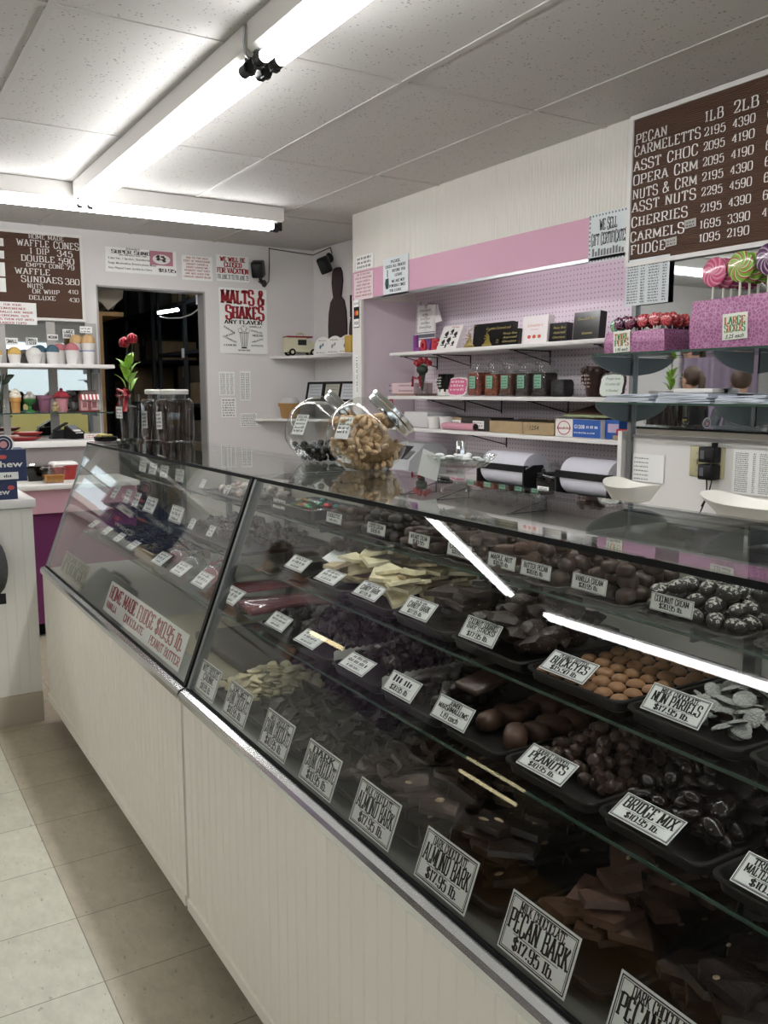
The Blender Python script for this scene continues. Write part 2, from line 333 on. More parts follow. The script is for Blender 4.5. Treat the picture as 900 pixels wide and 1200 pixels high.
def ceil_mat():
    m = mat('ceiling_tile', '#d9d8d4', .85); nt = m.node_tree; b = nt.nodes['Principled BSDF']; L = nt.links.new; N = nt.nodes.new
    tc = N('ShaderNodeTexCoord'); v = N('ShaderNodeTexVoronoi'); v.inputs['Scale'].default_value = 55; L(tc.outputs['Object'], v.inputs['Vector'])
    n = N('ShaderNodeTexNoise'); n.inputs['Scale'].default_value = 22; n.inputs['Detail'].default_value = 2; L(tc.outputs['Object'], n.inputs['Vector'])
    a = N('ShaderNodeMath'); a.operation = 'MULTIPLY_ADD'; a.inputs[1].default_value = .55; a.inputs[2].default_value = -.11; L(n.outputs['Fac'], a.inputs[0])
    c = N('ShaderNodeMath'); c.operation = 'LESS_THAN'; L(v.outputs['Distance'], c.inputs[0]); L(a.outputs[0], c.inputs[1])
    d = N('ShaderNodeMath'); d.operation = 'MULTIPLY'; d.inputs[1].default_value = .55; L(c.outputs[0], d.inputs[0])
    x = N('ShaderNodeMix'); x.data_type = 'RGBA'; x.inputs[6].default_value = lin('#c6c5c2'); x.inputs[7].default_value = lin('#4f4d48'); L(d.outputs[0], x.inputs[0]); L(x.outputs[2], b.inputs['Base Color'])
ceil_mat()
def peg_mat():
    m = mat('pegboard', '#e2d2e0', .6); nt = m.node_tree; b = nt.nodes['Principled BSDF']; L = nt.links.new; N = nt.nodes.new
    tc = N('ShaderNodeTexCoord'); mp = N('ShaderNodeMapping'); mp.inputs['Scale'].default_value = (1/.0254,)*3; L(tc.outputs['Object'], mp.inputs[0])
    fr = N('ShaderNodeVectorMath'); fr.operation = 'FRACTION'; L(mp.outputs[0], fr.inputs[0])
    sb = N('ShaderNodeVectorMath'); sb.operation = 'SUBTRACT'; sb.inputs[1].default_value = (.5, .5, .5); L(fr.outputs[0], sb.inputs[0])
    ml = N('ShaderNodeVectorMath'); ml.operation = 'MULTIPLY'; ml.inputs[1].default_value = (0, 1, 1); L(sb.outputs[0], ml.inputs[0])
    ln = N('ShaderNodeVectorMath'); ln.operation = 'LENGTH'; L(ml.outputs[0], ln.inputs[0])
    c = N('ShaderNodeMath'); c.operation = 'LESS_THAN'; c.inputs[1].default_value = .16; L(ln.outputs['Value'], c.inputs[0])
    x = N('ShaderNodeMix'); x.data_type = 'RGBA'; x.inputs[6].default_value = lin('#e2d9e0'); x.inputs[7].default_value = lin('#a193a0'); L(c.outputs[0], x.inputs[0]); L(x.outputs[2], b.inputs['Base Color'])
peg_mat()
def ribs(y0, y1, pitch, depth, x, sgn=-1, groove=.25):
    """outline of beadboard in the x-y plane, ribs along y; face looks to -x when sgn=-1"""
    p = []; n = max(1, round((y1 - y0)/pitch)); d = (y1 - y0)/n
    for i in range(n):
        a = y0 + i*d
        p += [(x, a), (x, a + d*(1 - groove)), (x - sgn*depth, a + d*(1 - groove*.75)), (x - sgn*depth, a + d*(1 - groove*.25))]
    p.append((x, y1))
    return p

# ================================================================ room shell
ZC = 2.56
struct('floor', MB().box(-3.7, 4.3, -2.7, 10.6, -.05, 0), 'floor')
struct('ceiling', MB().box(-3.7, 4.3, -2.7, 6.47, ZC, ZC + .05), 'ceiling_tile')
g = MB()
for x in (-3.075, -2.465, -1.855, -1.245, -.635, -.02, .59, 1.197, 1.805, 2.43): g.box(x - .012, x + .012, -2.6, 6.35, ZC - .004, ZC + .001)
for y in (-2.1, -.87, .35, 1.57, 2.79, 4.01, 5.23):
    g.box(-3.6, 3.26, y - .012, y + .012, ZC - .0035, ZC + .001)
struct('ceiling_grid', g, 'tile_grid')
w = MB()
w.box(-3.7, 1.552, 6.35, 6.47, 0, ZC)
w.box(1.552, 2.345, 6.35, 6.47, 2.19, ZC); w.box(2.345, 3.38, 6.35, 6.47, 0, ZC)
struct('wall_back', w, 'wall')
struct('wall_right', MB().box(3.26, 3.38, 2.60, 6.35, 0, ZC), 'wall')
struct('wall_left', MB().box(-3.72, -3.6, -2.7, 6.35, 0, ZC), mat('haze_cut_wall', '#3b332d', .6, var=.2, vscale=4))  # unseen wall coloured dark to weaken its haze in the case glass
w = MB()
for a, b, c, d in ((-3.6, -3.2, 0, ZC), (-3.2, -.4, 0, .55), (-3.2, -.4, 2.3, ZC), (-.4, .1, 0, ZC), (.1, 1.7, 0, .55), (.1, 1.7, 2.3, ZC), (1.7, 1.95, 0, ZC), (1.95, 3.95, 0, .5), (1.95, 3.95, 2.3, ZC), (3.95, 4.2, 0, ZC)): w.box(a, b, -2.72, -2.6, c, d)
struct('wall_front', w, 'wall')
struct('wall_mirror_side', MB().box(2.825, 3.38, .9, 2.60, 0, ZC), 'white')
struct('wall_return', MB().box(3.38, 4.2, .9, 1.0, 0, ZC).box(4.2, 4.3, -2.7, 1.0, 0, ZC), 'wall')
# shop windows to the street, behind the viewer
for i, (a, b) in enumerate(((-3.2, -.4), (.1, 1.7), (1.95, 3.95))):
    f = MB()
    for p, q, r, s in ((a, a+.05, .5, 2.3), (b-.05, b, .5, 2.3), (a, b, .5, .56), (a, b, 2.25, 2.3), ((a+b)/2+.01, (a+b)/2+.1, .56, 2.25)): f.box(p, q, -2.69, -2.63, r, s)
    o = struct('window_%d' % (i+1), f, 'white'); struct('window_pane', MB().box(a+.05, b-.05, -2.662, -2.658, .56, 2.25), 'window_glass', o)
    if i == 2: struct('window_film', MB().box(a+.05, b-.05, -2.654, -2.652, .56, 1.26), 'yellow_film', o)
# the street outside: pavement and a white house across the road
struct('exterior_street', MB().box(-9, 12, -16, -2.75, -.12, -.02), mat('asphalt', '#8b8b88', .9))
hb = MB(); hb.box(-6, 12, -14.4, -14, -.02, 2.2)
for x in (6.5, 8.2, 9.9):
    hb.box(x, x+.9, -14.0, -13.96, .9, 1.9, 1)
    for k in range(4): hb.box(x + .02 + k*.28, x + .06 + k*.28, -13.96, -13.94, .9, 1.9)
    for k in range(3): hb.box(x, x + .9, -13.96, -13.94, .92 + k*.45, .97 + k*.45)
struct('exterior_house', hb, [mat('house_white', '#f3f3f0', .8), mat('house_glass', '#8890a8', .3)])
# bulkhead over the recessed shelves: ribbed board above a pink valance
b = MB(); pr = ribs(2.60, 4.955, .021, .0016, 2.825)
b.loft([[(x, y, 2.2) for x, y in pr + [(2.86, 4.955), (2.86, 2.60)]], [(x, y, ZC) for x, y in pr + [(2.86, 4.955), (2.86, 2.60)]]])
b.box(2.86, 3.26, 4.86, 4.955, 2.03, ZC); b.box(2.86, 3.26, 2.60, 4.86, 2.2, 2.215)
struct('wall_bulkhead', b, 'bead_hi')
struct('trim_1', MB().box(2.823, 2.85, 2.60, 4.955, 2.028, 2.203), 'pink_band')
struct('trim_2', MB().box(2.819, 2.852, 2.60, 4.70, 2.014, 2.028), 'steel')
struct('wall_niche_end', MB().box(2.84, 3.26, 4.86, 4.95, 0, 2.03), 'pink_side')
struct('trim_3', MB().box(2.822, 2.84, 4.845, 4.957, 0, 2.028), 'white')
struct('wall_pegboard', MB().box(3.245, 3.26, 2.605, 4.86, .93, 2.2), 'pegboard')
struct('trim_4', MB().box(2.79, 2.83, 2.600, 2.622, .0, 1.285), 'white')
# stockroom beyond the doorway
w = MB()
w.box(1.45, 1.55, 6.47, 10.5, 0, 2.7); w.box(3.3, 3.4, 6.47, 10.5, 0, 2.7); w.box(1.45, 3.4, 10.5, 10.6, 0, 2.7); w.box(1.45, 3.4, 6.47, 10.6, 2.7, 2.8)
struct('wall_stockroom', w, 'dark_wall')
d = MB(); d.box(1.552, 1.563, 6.345, 6.475, 0, 2.19); d.box(2.335, 2.346, 6.345, 6.475, 0, 2.19); d.box(1.552, 2.346, 6.345, 6.475, 2.178, 2.19)
struct('door_1', d, 'grey_paint' if 'grey_paint' in MATS else mat('grey_paint', '#a8a6a4', .6))
struct('trim_5', MB().box(1.565, 1.62, 6.48, 6.56, 0, 2.0), 'wood')
# ================================================================ lamps
def fixture(label, x0, x1, y0, y1, along, group='bare fluorescent strip lights'):
    """strip light on the ceiling: white channel, two tubes, sockets"""
    t = thing('strip_light', label, 'ceiling light', ((x0+x1)/2, (y0+y1)/2, 2.475), group)
    c = MB(); c.loft([[(x0, y0, 2.558), (x1, y0, 2.558), (x1, y1, 2.558), (x0, y1, 2.558)], [(x0, y0, 2.485), (x1, y0, 2.485), (x1, y1, 2.485), (x0, y1, 2.485)],
        [(x0+.012, y0+.003, 2.474), (x1-.012, y0+.003, 2.474), (x1-.012, y1-.003, 2.474), (x0+.012, y1-.003, 2.474)]])
    part('channel', c, 'white', t, world=True)
    for s in (-1, 1):
        if along == 'y': xc = (x0+x1)/2 + s*.027; a, b = (xc, y0+.045, 2.447), (xc, y1-.045, 2.447); d = Vector((0, 1, 0))
        else: yc = (y0+y1)/2 + s*.027; a, b = (x0+.045, yc, 2.447), (x1-.045, yc, 2.447); d = Vector((1, 0, 0))
        a, b = Vector(a), Vector(b)
        part('tube', MB().cyl(a, b, .019, 12), 'tube_light', t, world=True)
        for p, q in ((a, -1), (b, 1)):
            m = MB(); m.cyl(p - d*q*.02, p + d*q*.018, .0205, 12); m.cyl(p + d*q*.018, p + d*q*.03, .022, 10)
            e = p + d*q*.026; m.box(e.x-.012, e.x+.012, e.y-.012, e.y+.012, 2.425, 2.476)
            part('socket', m, 'black', t, world=True)
    return t
fixture('long strip light running along the counter, its far length', 1.118, 1.228, 2.63, 4.975, 'y')
fixture('strip light along the counter nearest the viewer, beyond the black sockets', 1.118, 1.228, .17, 2.60, 'y')
fixture('strip light along the counter near the shop windows', 1.118, 1.228, -2.3, .14, 'y')
fixture('strip light across the ceiling in front of the back wall', -.09, 2.36, 4.98, 5.09, 'x')
fixture('strip light across the ceiling over the cone counter', -2.56, -.12, 4.98, 5.09, 'x')
fixture('strip light over the customer aisle by the curtain', -2.76, -2.65, 2.45, 4.85, 'y')
fixture('strip light over the customer aisle by the street', -2.76, -2.65, -.05, 2.40, 'y')
# wires hanging at the joint of the long lights
t = MB()
t.tube([(1.112, 2.60, 2.55), (1.108, 2.605, 2.50), (1.116, 2.61, 2.468), (1.13, 2.615, 2.46)], .004, 6)
solo('light_wire', t, 'steel', 'loose wire loop at the joint between the two long strip lights', 'wire')
t = thing('valance_light', 'thin lamp hidden behind the pink valance over the pegboard', 'lamp', (2.88, 3.5, 2.1))
part('channel', MB().box(2.862, 2.90, 2.75, 4.05, 2.165, 2.198), 'white', t, world=True); part('tube', MB().cyl((2.882, 2.78, 2.15), (2.882, 4.02, 2.15), .012, 10), 'niche_tube' if emit('niche_tube', '#f8effc', 8.0) else '', t, world=True)
t = thing('hanging_lamp', 'short bright tube lamp hanging in the dark stockroom', 'lamp', (2.3, 7.2, 2.1))
A, B = Vector((2.255, 7.20, 2.095)), Vector((2.375, 7.05, 2.115))
part('tube', MB().cyl(A, B, .013, 8), 'dim_tube', t, world=True); part('hanger', MB().cyl(A, A + Vector((0, 0, .6)), .003, 5).cyl(B, B + Vector((0, 0, .58)), .003, 5), 'black', t, world=True)
solo('drooping_cable', MB().tube([(2.262, 7.18, 2.062), (2.30, 7.1, 2.045), (2.36, 6.95, 2.04), (2.40, 6.8, 2.06), (2.435, 6.72, 2.10)], .006, 6), 'white', 'white cord drooping under the lamp in the dark doorway', 'cable')

# ================================================================ the two glass display cases
XF, ZT, XT, ZTOP, XB = .69, .70, .893, 1.228, 1.31
def gx(z): return XF + (z - .69)*.3775
def display_case(label, y0, y1, far):
    t = thing('display_case', label, 'display case', (.95, (y0+y1)/2, 0), 'glass front candy cases')
    P = lambda n, m, ma, l=None: part(n, m, ma, t, l, world=True)
    pr = ribs(y0+.004, y1-.004, .043, .0022, .677)
    b = MB(); b.loft([[(x, y, .128) for x, y in pr + [(.70, y1-.004), (.70, y0+.004)]], [(x, y, .672) for x, y in pr + [(.70, y1-.004), (.70, y0+.004)]]])
    P('front_panel', b, 'bead')
    P('bottom_rail', MB().box(.672, .70, y0+.004, y1-.004, .098, .128), 'bead')
    P('base_cabinet', MB().box(.70, XB, y0+.004, y1-.004, .10, .672), 'white')
    P('kick_plate', MB().box(.77, 1.28, y0+.01, y1-.01, 0.0, .10), 'black_matte')
    c = MB(); c.loft([[(x, y, z) for x, z in ((.668, .672), (.668, .686), (.673, .694), (.684, .698), (.694, .698), (.694, .672))] for y in (y0+.002, y1-.002)])
    P('chrome_trim', c, 'chrome')
    P('deck_pan', MB().box(.695, XB-.008, y0+.006, y1-.006, .672, .690), 'pan')
    nx, nz = -.9355, .3533
    def slab_glass(a, bz, th=.005):
        return [(gx(a) + nx*0, a), (gx(bz), bz), (gx(bz) - nx*th, bz - nz*th), (gx(a) - nx*th, a - nz*th)]
    f = MB(); q = slab_glass(.699, ZTOP-.002); f.loft([[(x, y, z) for x, z in q] for y in (y0+.012, y1-.012)]); P('front_glass', f, 'clear_glass')
    P('top_glass', MB().box(XT-.002, XB-.002, y0+.004, y1-.004, ZTOP, ZTOP+.006), 'top_glass')
    # black gaskets round the front pane
    def strip(za, zb, ya, yb, w, out=.004):
        m = MB(); m.loft([[(gx(z)+nx*out, y, z+nz*out) for (y, z) in ((ya, za), (yb, za), (yb, zb), (ya, zb))], [(gx(z)-nx*w, y, z-nz*w) for (y, z) in ((ya, za), (yb, za), (yb, zb), (ya, zb))]]); return m
    P('top_gasket', strip(ZTOP-.006, ZTOP+.002, y0+.004, y1-.004, .008, .003), 'black_matte')
    P('sill_gasket', strip(.697, .7008, y0+.004, y1-.004, .005, .004), 'black_matte')
    e0, e1 = (y1-.016, y1-.003) if not far else (y0+.003, y0+.018)
    P('corner_post', strip(.70, ZTOP-.004, e0, e1, .02, .004), 'black' if far else 'grey_metal')
    o0, o1 = (y0+.003, y0+.010) if not far else (y1-.010, y1-.003)
    P('edge_strip', strip(.70, ZTOP-.004, o0, o1, .006, .002), 'steel')
    ye = y1-.009 if far else y0+.004
    P('end_glass', MB().prism([(gx(.70)+.006, .692), (XB-.01, .692), (XB-.01, ZTOP-.001), (XT+.004, ZTOP-.001)], 0, .005, 0, frame((0, ye+.005, 0), (1, 0, 0), (0, 0, 1))), 'clear_glass')
    # shelves
    for nm, x0, z in (('low', .840, .848), ('mid', .943, .962), ('top', 1.085, 1.080)):
        m = MB(); a, c2 = y0+.03, y1-.03
        m.box(x0+.002, XB-.03, a, c2, z-.007, z); m.box(x0, x0+.002, a, c2, z-.006, z-.001, 1)
        P('glass_shelf', m, ['shelf_glass', 'shelf_edge'])
    n = 4
    for i in range(n):
        y = y0 + .09 + (y1-y0-.18)*i/(n-1)
        P('shelf_post', MB().box(XB-.028, XB-.010, y-.012, y+.012, .69, ZTOP-.002), 'grey_metal')
        for x0, z in ((.98, .841), (1.05, .955), (1.13, 1.073)):
            P('shelf_bracket', MB().box(x0, XB-.028, y-.003, y+.003, z-.022, z-.001), 'grey_metal')
    ym = (y0+y1)/2
    for a, c2, x in ((y0+.012, ym+.05, XB-.009), (ym-.05, y1-.012, XB-.002)):
        d = P('sliding_door', MB().box(x, x+.005, a, c2, .69, ZTOP-.004), 'cream_wall')
    P('back_rail', MB().box(XB-.012, XB+.012, y0+.004, y1-.004, ZTOP-.012, ZTOP), 'black')
    return t
display_case('long glass candy case nearest the viewer, full of chocolates', .25, 2.078, False)
display_case('far glass candy case with fudge sign, ending at the cone counter', 2.086, 3.925, True)
# ================================================================ chocolates
mat('dark_choc', '#261d1a', .36, bump=.25, bscale=70, var=.4, vscale=40, spec=.42); mat('mid_choc', '#433129', .4, bump=.2, bscale=70, var=.35, vscale=40, spec=.42); mat('milk_choc', '#523b30', .45, bump=.15, bscale=60, var=.25, vscale=30, spec=.3)
mat('gloss_choc', '#1b1311', .2, spec=.5); mat('cream_choc', '#e6dab4', .5, bump=.1, var=.12, vscale=40); mat('tan_bark', '#c2ae88', .55, bump=.2, var=.25, vscale=30); mat('peanut_butter', '#966c49', .5, bump=.05)
mat('nut', '#a08a70', .6, var=.2); mat('sprinkle', '#b9b8b3', .8, bump=.9, bscale=260, var=.25, vscale=260); mat('tray', '#262423', .35, spec=.45); mat('tray_clear', '#4a4642', .25)
def flaked(name, base, fleck, scale, thr, topz=None, rough=.45, bump=.3):
    """chocolate scattered with coconut or nut flakes"""
    m = mat(name, base, rough, bump=bump, bscale=80); nt = m.node_tree; b = nt.nodes['Principled BSDF']; L = nt.links.new; N = nt.nodes.new
    tc = N('ShaderNodeTexCoord'); v = N('ShaderNodeTexNoise'); v.inputs['Scale'].default_value = scale; v.inputs['Detail'].default_value = 2; L(tc.outputs['Object'], v.inputs['Vector'])
    src = v.outputs['Fac']
    if topz is not None:
        s = N('ShaderNodeSeparateXYZ'); L(tc.outputs['Object'], s.inputs[0])
        a = N('ShaderNodeMath'); a.operation = 'MULTIPLY_ADD'; a.inputs[1].default_value = topz; a.inputs[2].default_value = -.135; L(s.outputs[2], a.inputs[0])
        d = N('ShaderNodeMath'); L(src, d.inputs[0]); L(a.outputs[0], d.inputs[1]); src = d.outputs[0]
    g = N('ShaderNodeMath'); g.operation = 'GREATER_THAN'; g.inputs[1].default_value = thr; L(src, g.inputs[0])
    x = N('ShaderNodeMix'); x.data_type = 'RGBA'; x.inputs[6].default_value = lin(base); x.inputs[7].default_value = lin(fleck); L(g.outputs[0], x.inputs[0]); L(x.outputs[2], b.inputs['Base Color'])
flaked('coconut_choc', '#2d201c', '#8d7c6c', 210, .66); flaked('coconut_top', '#221917', '#bfbbb4', 230, .60, 22.)

def lump(r, e, seed, n=1, sq=(1, 1, 1), fr=2.2):
    """an uneven round piece"""
    m = MB(); bm = bmesh.new(); bmesh.ops.create_icosphere(bm, subdivisions=n, radius=1)
    for v in bm.verts:
        k = 1 + e*noise.noise(v.co*fr + Vector((seed*7.3, seed*3.1, 1.7*seed))); v.co = Vector((v.co.x*k*r*sq[0], v.co.y*k*r*sq[1], v.co.z*k*r*sq[2]))
    m.add([v.co.copy() for v in bm.verts], [tuple(v.index for v in f.verts) for f in bm.faces], 0, True); bm.free()
    return m
def cluster(r, k, seed):
    m = MB(); q = random.Random(seed)
    for i in range(k):
        a = q.uniform(0, 6.3); d = r*q.uniform(.2, .65); s = r*q.uniform(.42, .6)
        for v in [lump(s, .35, seed*9+i)]:
            m.add([p + Vector((d*math.cos(a), d*math.sin(a), r*q.uniform(-.15, .35))) for p in v.v], v.f, 0, True)
    return m
def shard(r, th, seed, n=6, curl=0., sq=.25):
    """a broken flat piece with an uneven outline"""
    q = random.Random(seed); P = []
    for i in range(n):
        a = 2*PI*(i + q.uniform(-.3, .3))/n; d = r*(1 + q.uniform(-sq, sq)); P.append((d*math.cos(a), d*math.sin(a)))
    m = MB(); top = []; bot = []
    for x, y in P:
        c = curl*(x*x - y*y)/r + q.uniform(-.1, .1)*th
        top.append((x*.95, y*.95, c + th/2)); bot.append((x, y, c - th/2))
    m.loft([bot, top])
    # facet the upper face about a raised centre
    f = m.f.pop(); m.m.pop(); m.s.pop(); m.v.append(Vector((q.uniform(-.2, .2)*r, q.uniform(-.2, .2)*r, th*.6)))
    c = len(m.v) - 1
    for i in range(len(f)): m.f.append((f[i], f[(i+1) % len(f)], c)); m.m.append(0); m.s.append(False)
    return m
def pile(n, x0, x1, y0, y1, z0, r, th, dome=0., seed=1, cell=None, mx=False):
    """drop n pieces one after another on what already lies there; gives (x, y, z)"""
    q = random.Random(seed); H = {}; cell = cell or r*.7; out = []
    def cells(x, y): 
        i0, i1 = int((x - r*.7)/cell), int((x + r*.7)/cell); j0, j1 = int((y - r*.7)/cell), int((y + r*.7)/cell)
        return [(i, j) for i in range(i0, i1+1) for j in range(j0, j1+1)]
    cx, cy = (x0+x1)/2, (y0+y1)/2
    for _ in range(n):
        best = None
        for _k in range(7):
            x, y = q.uniform(x0, x1), q.uniform(y0, y1); cs = cells(x, y); h = max(H.get(c, z0) for c in cs) if mx else sum(H.get(c, z0) for c in cs)/len(cs)
            b = h - dome*(1 - ((x-cx)/(x1-x0)*2)**2)*(1 - ((y-cy)/(y1-y0)*2)**2)
            if best is None or b < best[0]: best = (b, x, y, h, cs)
        _, x, y, h, cs = best; z = h + th/2
        for c in cs: H[c] = max(H.get(c, z0), h + th*(1 if mx else .82))
        out.append((x, y, z))
    return out
def tumble(q, tilt): return Matrix.Rotation(q.uniform(0, 2*PI), 4, 'Z') @ Matrix.Rotation(q.uniform(-tilt, tilt), 4, 'X') @ Matrix.Rotation(q.uniform(-tilt, tilt), 4, 'Y')
def heap(name, meshes, label, cat, group, pts, tilt=.5, seed=3, smin=.88, smax=1.12, bits=None):
    """separate pieces: each drop point gets a copy of one of the meshes; bits = (mesh, part name, share of pieces)"""
    q = random.Random(seed)
    for i, p in enumerate(pts):
        me = meshes[i % len(meshes)]; s = q.uniform(smin, smax)
        o = solo(name, me, None, label, cat, group, Matrix.Translation(p) @ tumble(q, tilt) @ Matrix.Scale(s, 4))
        if bits and q.random() < bits[2]:
            for _ in range(q.choice((1, 1, 2))):
                c = bpy.data.objects.new(bits[1], bits[0]); COL.objects.link(c); c.parent = o
                c.matrix_basis = Matrix.Translation((q.uniform(-.018, .018), q.uniform(-.018, .018), bits[3])) @ Matrix.Rotation(q.uniform(0, 6.3), 4, 'Z')
def variants(fn, n, name, mats): return [fn(i).mesh(name, mats) for i in range(n)]

# ---- trays
_TR = {}
def tray(label, x0, x1, y0, y1, z, h=.026, group='candy trays in the glass case', m='tray'):
    key = (round(x1-x0, 3), round(y1-y0, 3), h, m)
    if key not in _TR:
        lx, ly = (x1-x0)/2, (y1-y0)/2
        def rr(i, z):
            r = .022 - min(i, .015)*.5; p = []
            for sx, sy, a0 in ((1, 1, 0), (-1, 1, 90), (-1, -1, 180), (1, -1, 270)):
                for k in range(5):
                    a = rad(a0 + 22.5*k); p.append((sx*(lx - i - r) + r*math.cos(a), sy*(ly - i - r) + r*math.sin(a), z))
            return p
        mb = MB(); mb.loft([rr(.014, .001), rr(.009, .004), rr(.005, h-.003), rr(0, h-.003), rr(.0005, h), rr(.006, h), rr(.008, h-.003), rr(.012, .006), rr(.016, .004)], 0, True)
        _TR[key] = mb.mesh('candy_tray', m)
    return solo('candy_tray', _TR[key], None, label, 'tray', group, Matrix.Translation(((x0+x1)/2, (y0+y1)/2, z)))

# ---- price cards
def card(label, yc, base, w, h, tilt, lines, group='white price cards in the glass case', frame2=True):
    """card standing at base=(x, z), leaning back by tilt degrees; lines = (text, height, width) as shares of the card, '-' a rule"""
    x, z = base; t = rad(tilt)
    M = frame((x, yc, z), (0, -1, 0), (math.sin(t), 0, math.cos(t)))
    o = thing('price_card', label, 'price card', M, group)
    part('paper', MB().box(-w/2, w/2, 0, h, -.0005, .0005), 'paper', o)
    b = MB(); e = h*.035
    rect_line(b, -w/2+e, w/2-e, e, h-e, h*.022, z=.0009)
    if frame2: rect_line(b, -w/2+e*2.1, w/2-e*2.1, e*2.1, h-e*2.1, h*.012, z=.0009)
    part('border', b, 'ink', o)
    m = MB(); tot = sum(l[1] if l[0] != '-' else .05 for l in lines); gap = max(.015, (.80 - tot)/max(1, len(lines)))
    y = h*(.915 - gap*.3)
    for l in lines:
        if l[0] == '-': y -= h*.05; m.quad((-w*.33, y+h*.02, .0009), (w*.33, y+h*.02, .0009), (w*.33, y+h*.032, .0009), (-w*.33, y+h*.032, .0009)); y -= h*gap*.6; continue
        y -= h*l[1]
        if l[0] == '~': scrib(m, -w*l[2]/2, w*l[2]/2, y, h*l[1], z=.0009, seed=int(yc*1000))
        else: slab(m, l[0], 0, y, h*l[1], w*l[2], z=.0009, thick=1.5, thin=.5)
        y -= h*gap
    part('lettering', m, 'ink', o)
    return o
DB, AB, BB, CB = (.7040, .7020), (.850, .8775), (.958, .992), (1.099, 1.098)
B4 = lambda a, p='$17.95 lb.': [(a[0], .16, .66), (a[1], .335, .87), ('-',), (p, .195, .6)]
DW, DH = .13, .079
for y, lab, ls in (
    (1.994, 'price card at the pale wafers, beside the black corner post', [('WHITE CHOCOLATE', .22, .78), ('CHUNK', .2, .5), ('-',), ('$10.95 lb.', .19, .5)]),
    (1.804, 'CHUNK CHOCOLATE card on the chrome sill, next after the pale wafers card', B4(('SEMI SWEET', 'CHUNK CHOCOLATE'), '$10.95 lb.')),
    (1.590, 'CHUNK CHOCOLATE card on the chrome sill, middle one of the three', B4(('MILK CHOCOLATE', 'CHUNK CHOCOLATE'), '$10.95 lb.')),
    (1.394, 'CHUNK CHOCOLATE card on the chrome sill, beside the milk almond bark card', B4(('DARK', 'CHUNK CHOCOLATE'), '$10.95 lb.')),
    (1.193, 'price card reading MILK CHOCOLATE ALMOND BARK $17.95 on the chrome sill', B4(('MILK CHOCOLATE', 'ALMOND BARK'))),
    (.986, 'price card reading DARK CHOCOLATE ALMOND BARK $17.95 on the chrome sill', B4(('DARK CHOCOLATE', 'ALMOND BARK'))),
    (.781, 'price card reading MILK CHOCOLATE PECAN BARK $17.95 on the chrome sill', B4(('MILK CHOCOCLATE', 'PECAN BARK'))),
    (.585, 'price card reading DARK CHOCOLATE PECAN BARK, cut by the picture edge', B4(('DARK CHOCOLATE', 'PECAN BARK')))):
    card(lab, y, DB, DW, DH, 20.6, ls)
S2 = lambda a, p: [(a, .34, .8), (p, .27, .5)]
for y, t, lab, ls in (
    (1.895, 50, 'small card at the end of the lower shelf, beside the black corner post', [('~', .17, .6), ('~', .17, .75), ('-',), ('~', .15, .5)]),
    (1.731, 62, 'small card with warm strip of light across its corner', [('~', .17, .7), ('~', .17, .6), ('-',), ('~', .15, .5)]),
    (1.513, 60, 'small card lying flat between the two dark clusters trays', [('~', .17, .6), ('~', .2, .75), ('-',), ('~', .15, .5)]),
    (1.335, 42, 'price card $20.95 beside the jumbo marshmallow card', [('~', .34, .7), ('-',), ('$20.95 lb.', .22, .6)]),
    (1.170, 36, 'price card reading JUMBO MARSHMALLOWS 1.19 each', [('JUMBO', .18, .32), ('MARSHMALLOWS', .2, .84), ('-',), ('1.19 each', .21, .5)]),
    (.935, 58, 'price card reading DOUBLE DIPPED PEANUTS $10.95', [('DOUBLE DIPPED', .15, .66), ('PEANUTS', .33, .78), ('-',), ('$10.95 lb.', .18, .56)]),
    (.741, 62, 'price card reading BRIDGE MIX $10.95', [('BRIDGE MIX', .42, .84), ('-',), ('$10.95 lb.', .21, .56)]),
    (.548, 52, 'price card reading TRIPLE DIPPED MALTED, cut by the picture edge', [('TRIPLE DIPPED', .2, .74), ('MALTED MILK BALLS', .26, .84), ('-',), ('$10.95 lb.', .2, .56)])):
    card(lab, y, AB, .10, .0435, t, ls)
for y, t, lab, ls in (
    (2.005, 50, 'first small card on the middle shelf, at the white candy bark', [('~', .17, .6), ('~', .2, .7), ('-',), ('~', .16, .5)]),
    (1.834, 60, 'second small card on the middle shelf, between the white bark trays', [('~', .17, .6), ('~', .2, .7), ('-',), ('~', .16, .5)]),
    (1.643, 54, 'CANDY BARK price card beside the tray of white bark', [('~', .14, .5), ('CANDY BARK', .3, .74), ('-',), ('$17.95 lb.', .18, .5)]),
    (1.442, 44, 'CANDY BARK price card at the dark nutty bark, next to coconut squares', [('~', .14, .4), ('CANDY BARK', .3, .74), ('-',), ('$17.95 lb.', .18, .5)]),
    (1.232, 34, 'price card reading COCONUT SQUARES (HAY STACKS) $17.95', [('COCONUT SQUARES', .22, .84), ('(HAY STACKS)', .18, .8), ('-',), ('$17.95 lb.', .2, .6)]),
    (1.006, 56, 'price card reading PEANUT BUTTER BUCKEYES $15.50', [('PEANUT BUTTER', .15, .62), ('BUCKEYES', .34, .8), ('-',), ('$15.50 lb.', .19, .6)]),
    (.787, 42, 'price card reading MILK CHOCOLATE NON PARIELS $17.95', [('MILK CHOCOLATE', .15, .64), ('NON PARIELS', .34, .82), ('-',), ('$17.95 lb.', .19, .6)]),
    (.575, 42, 'price card on the middle shelf, cut by the picture edge', [('DARK CHOCOLATE', .15, .64), ('NON PARIELS', .34, .82), ('-',), ('$17.95 lb.', .19, .6)])):
    card(lab, y, BB, .102, .0445, t, ls)
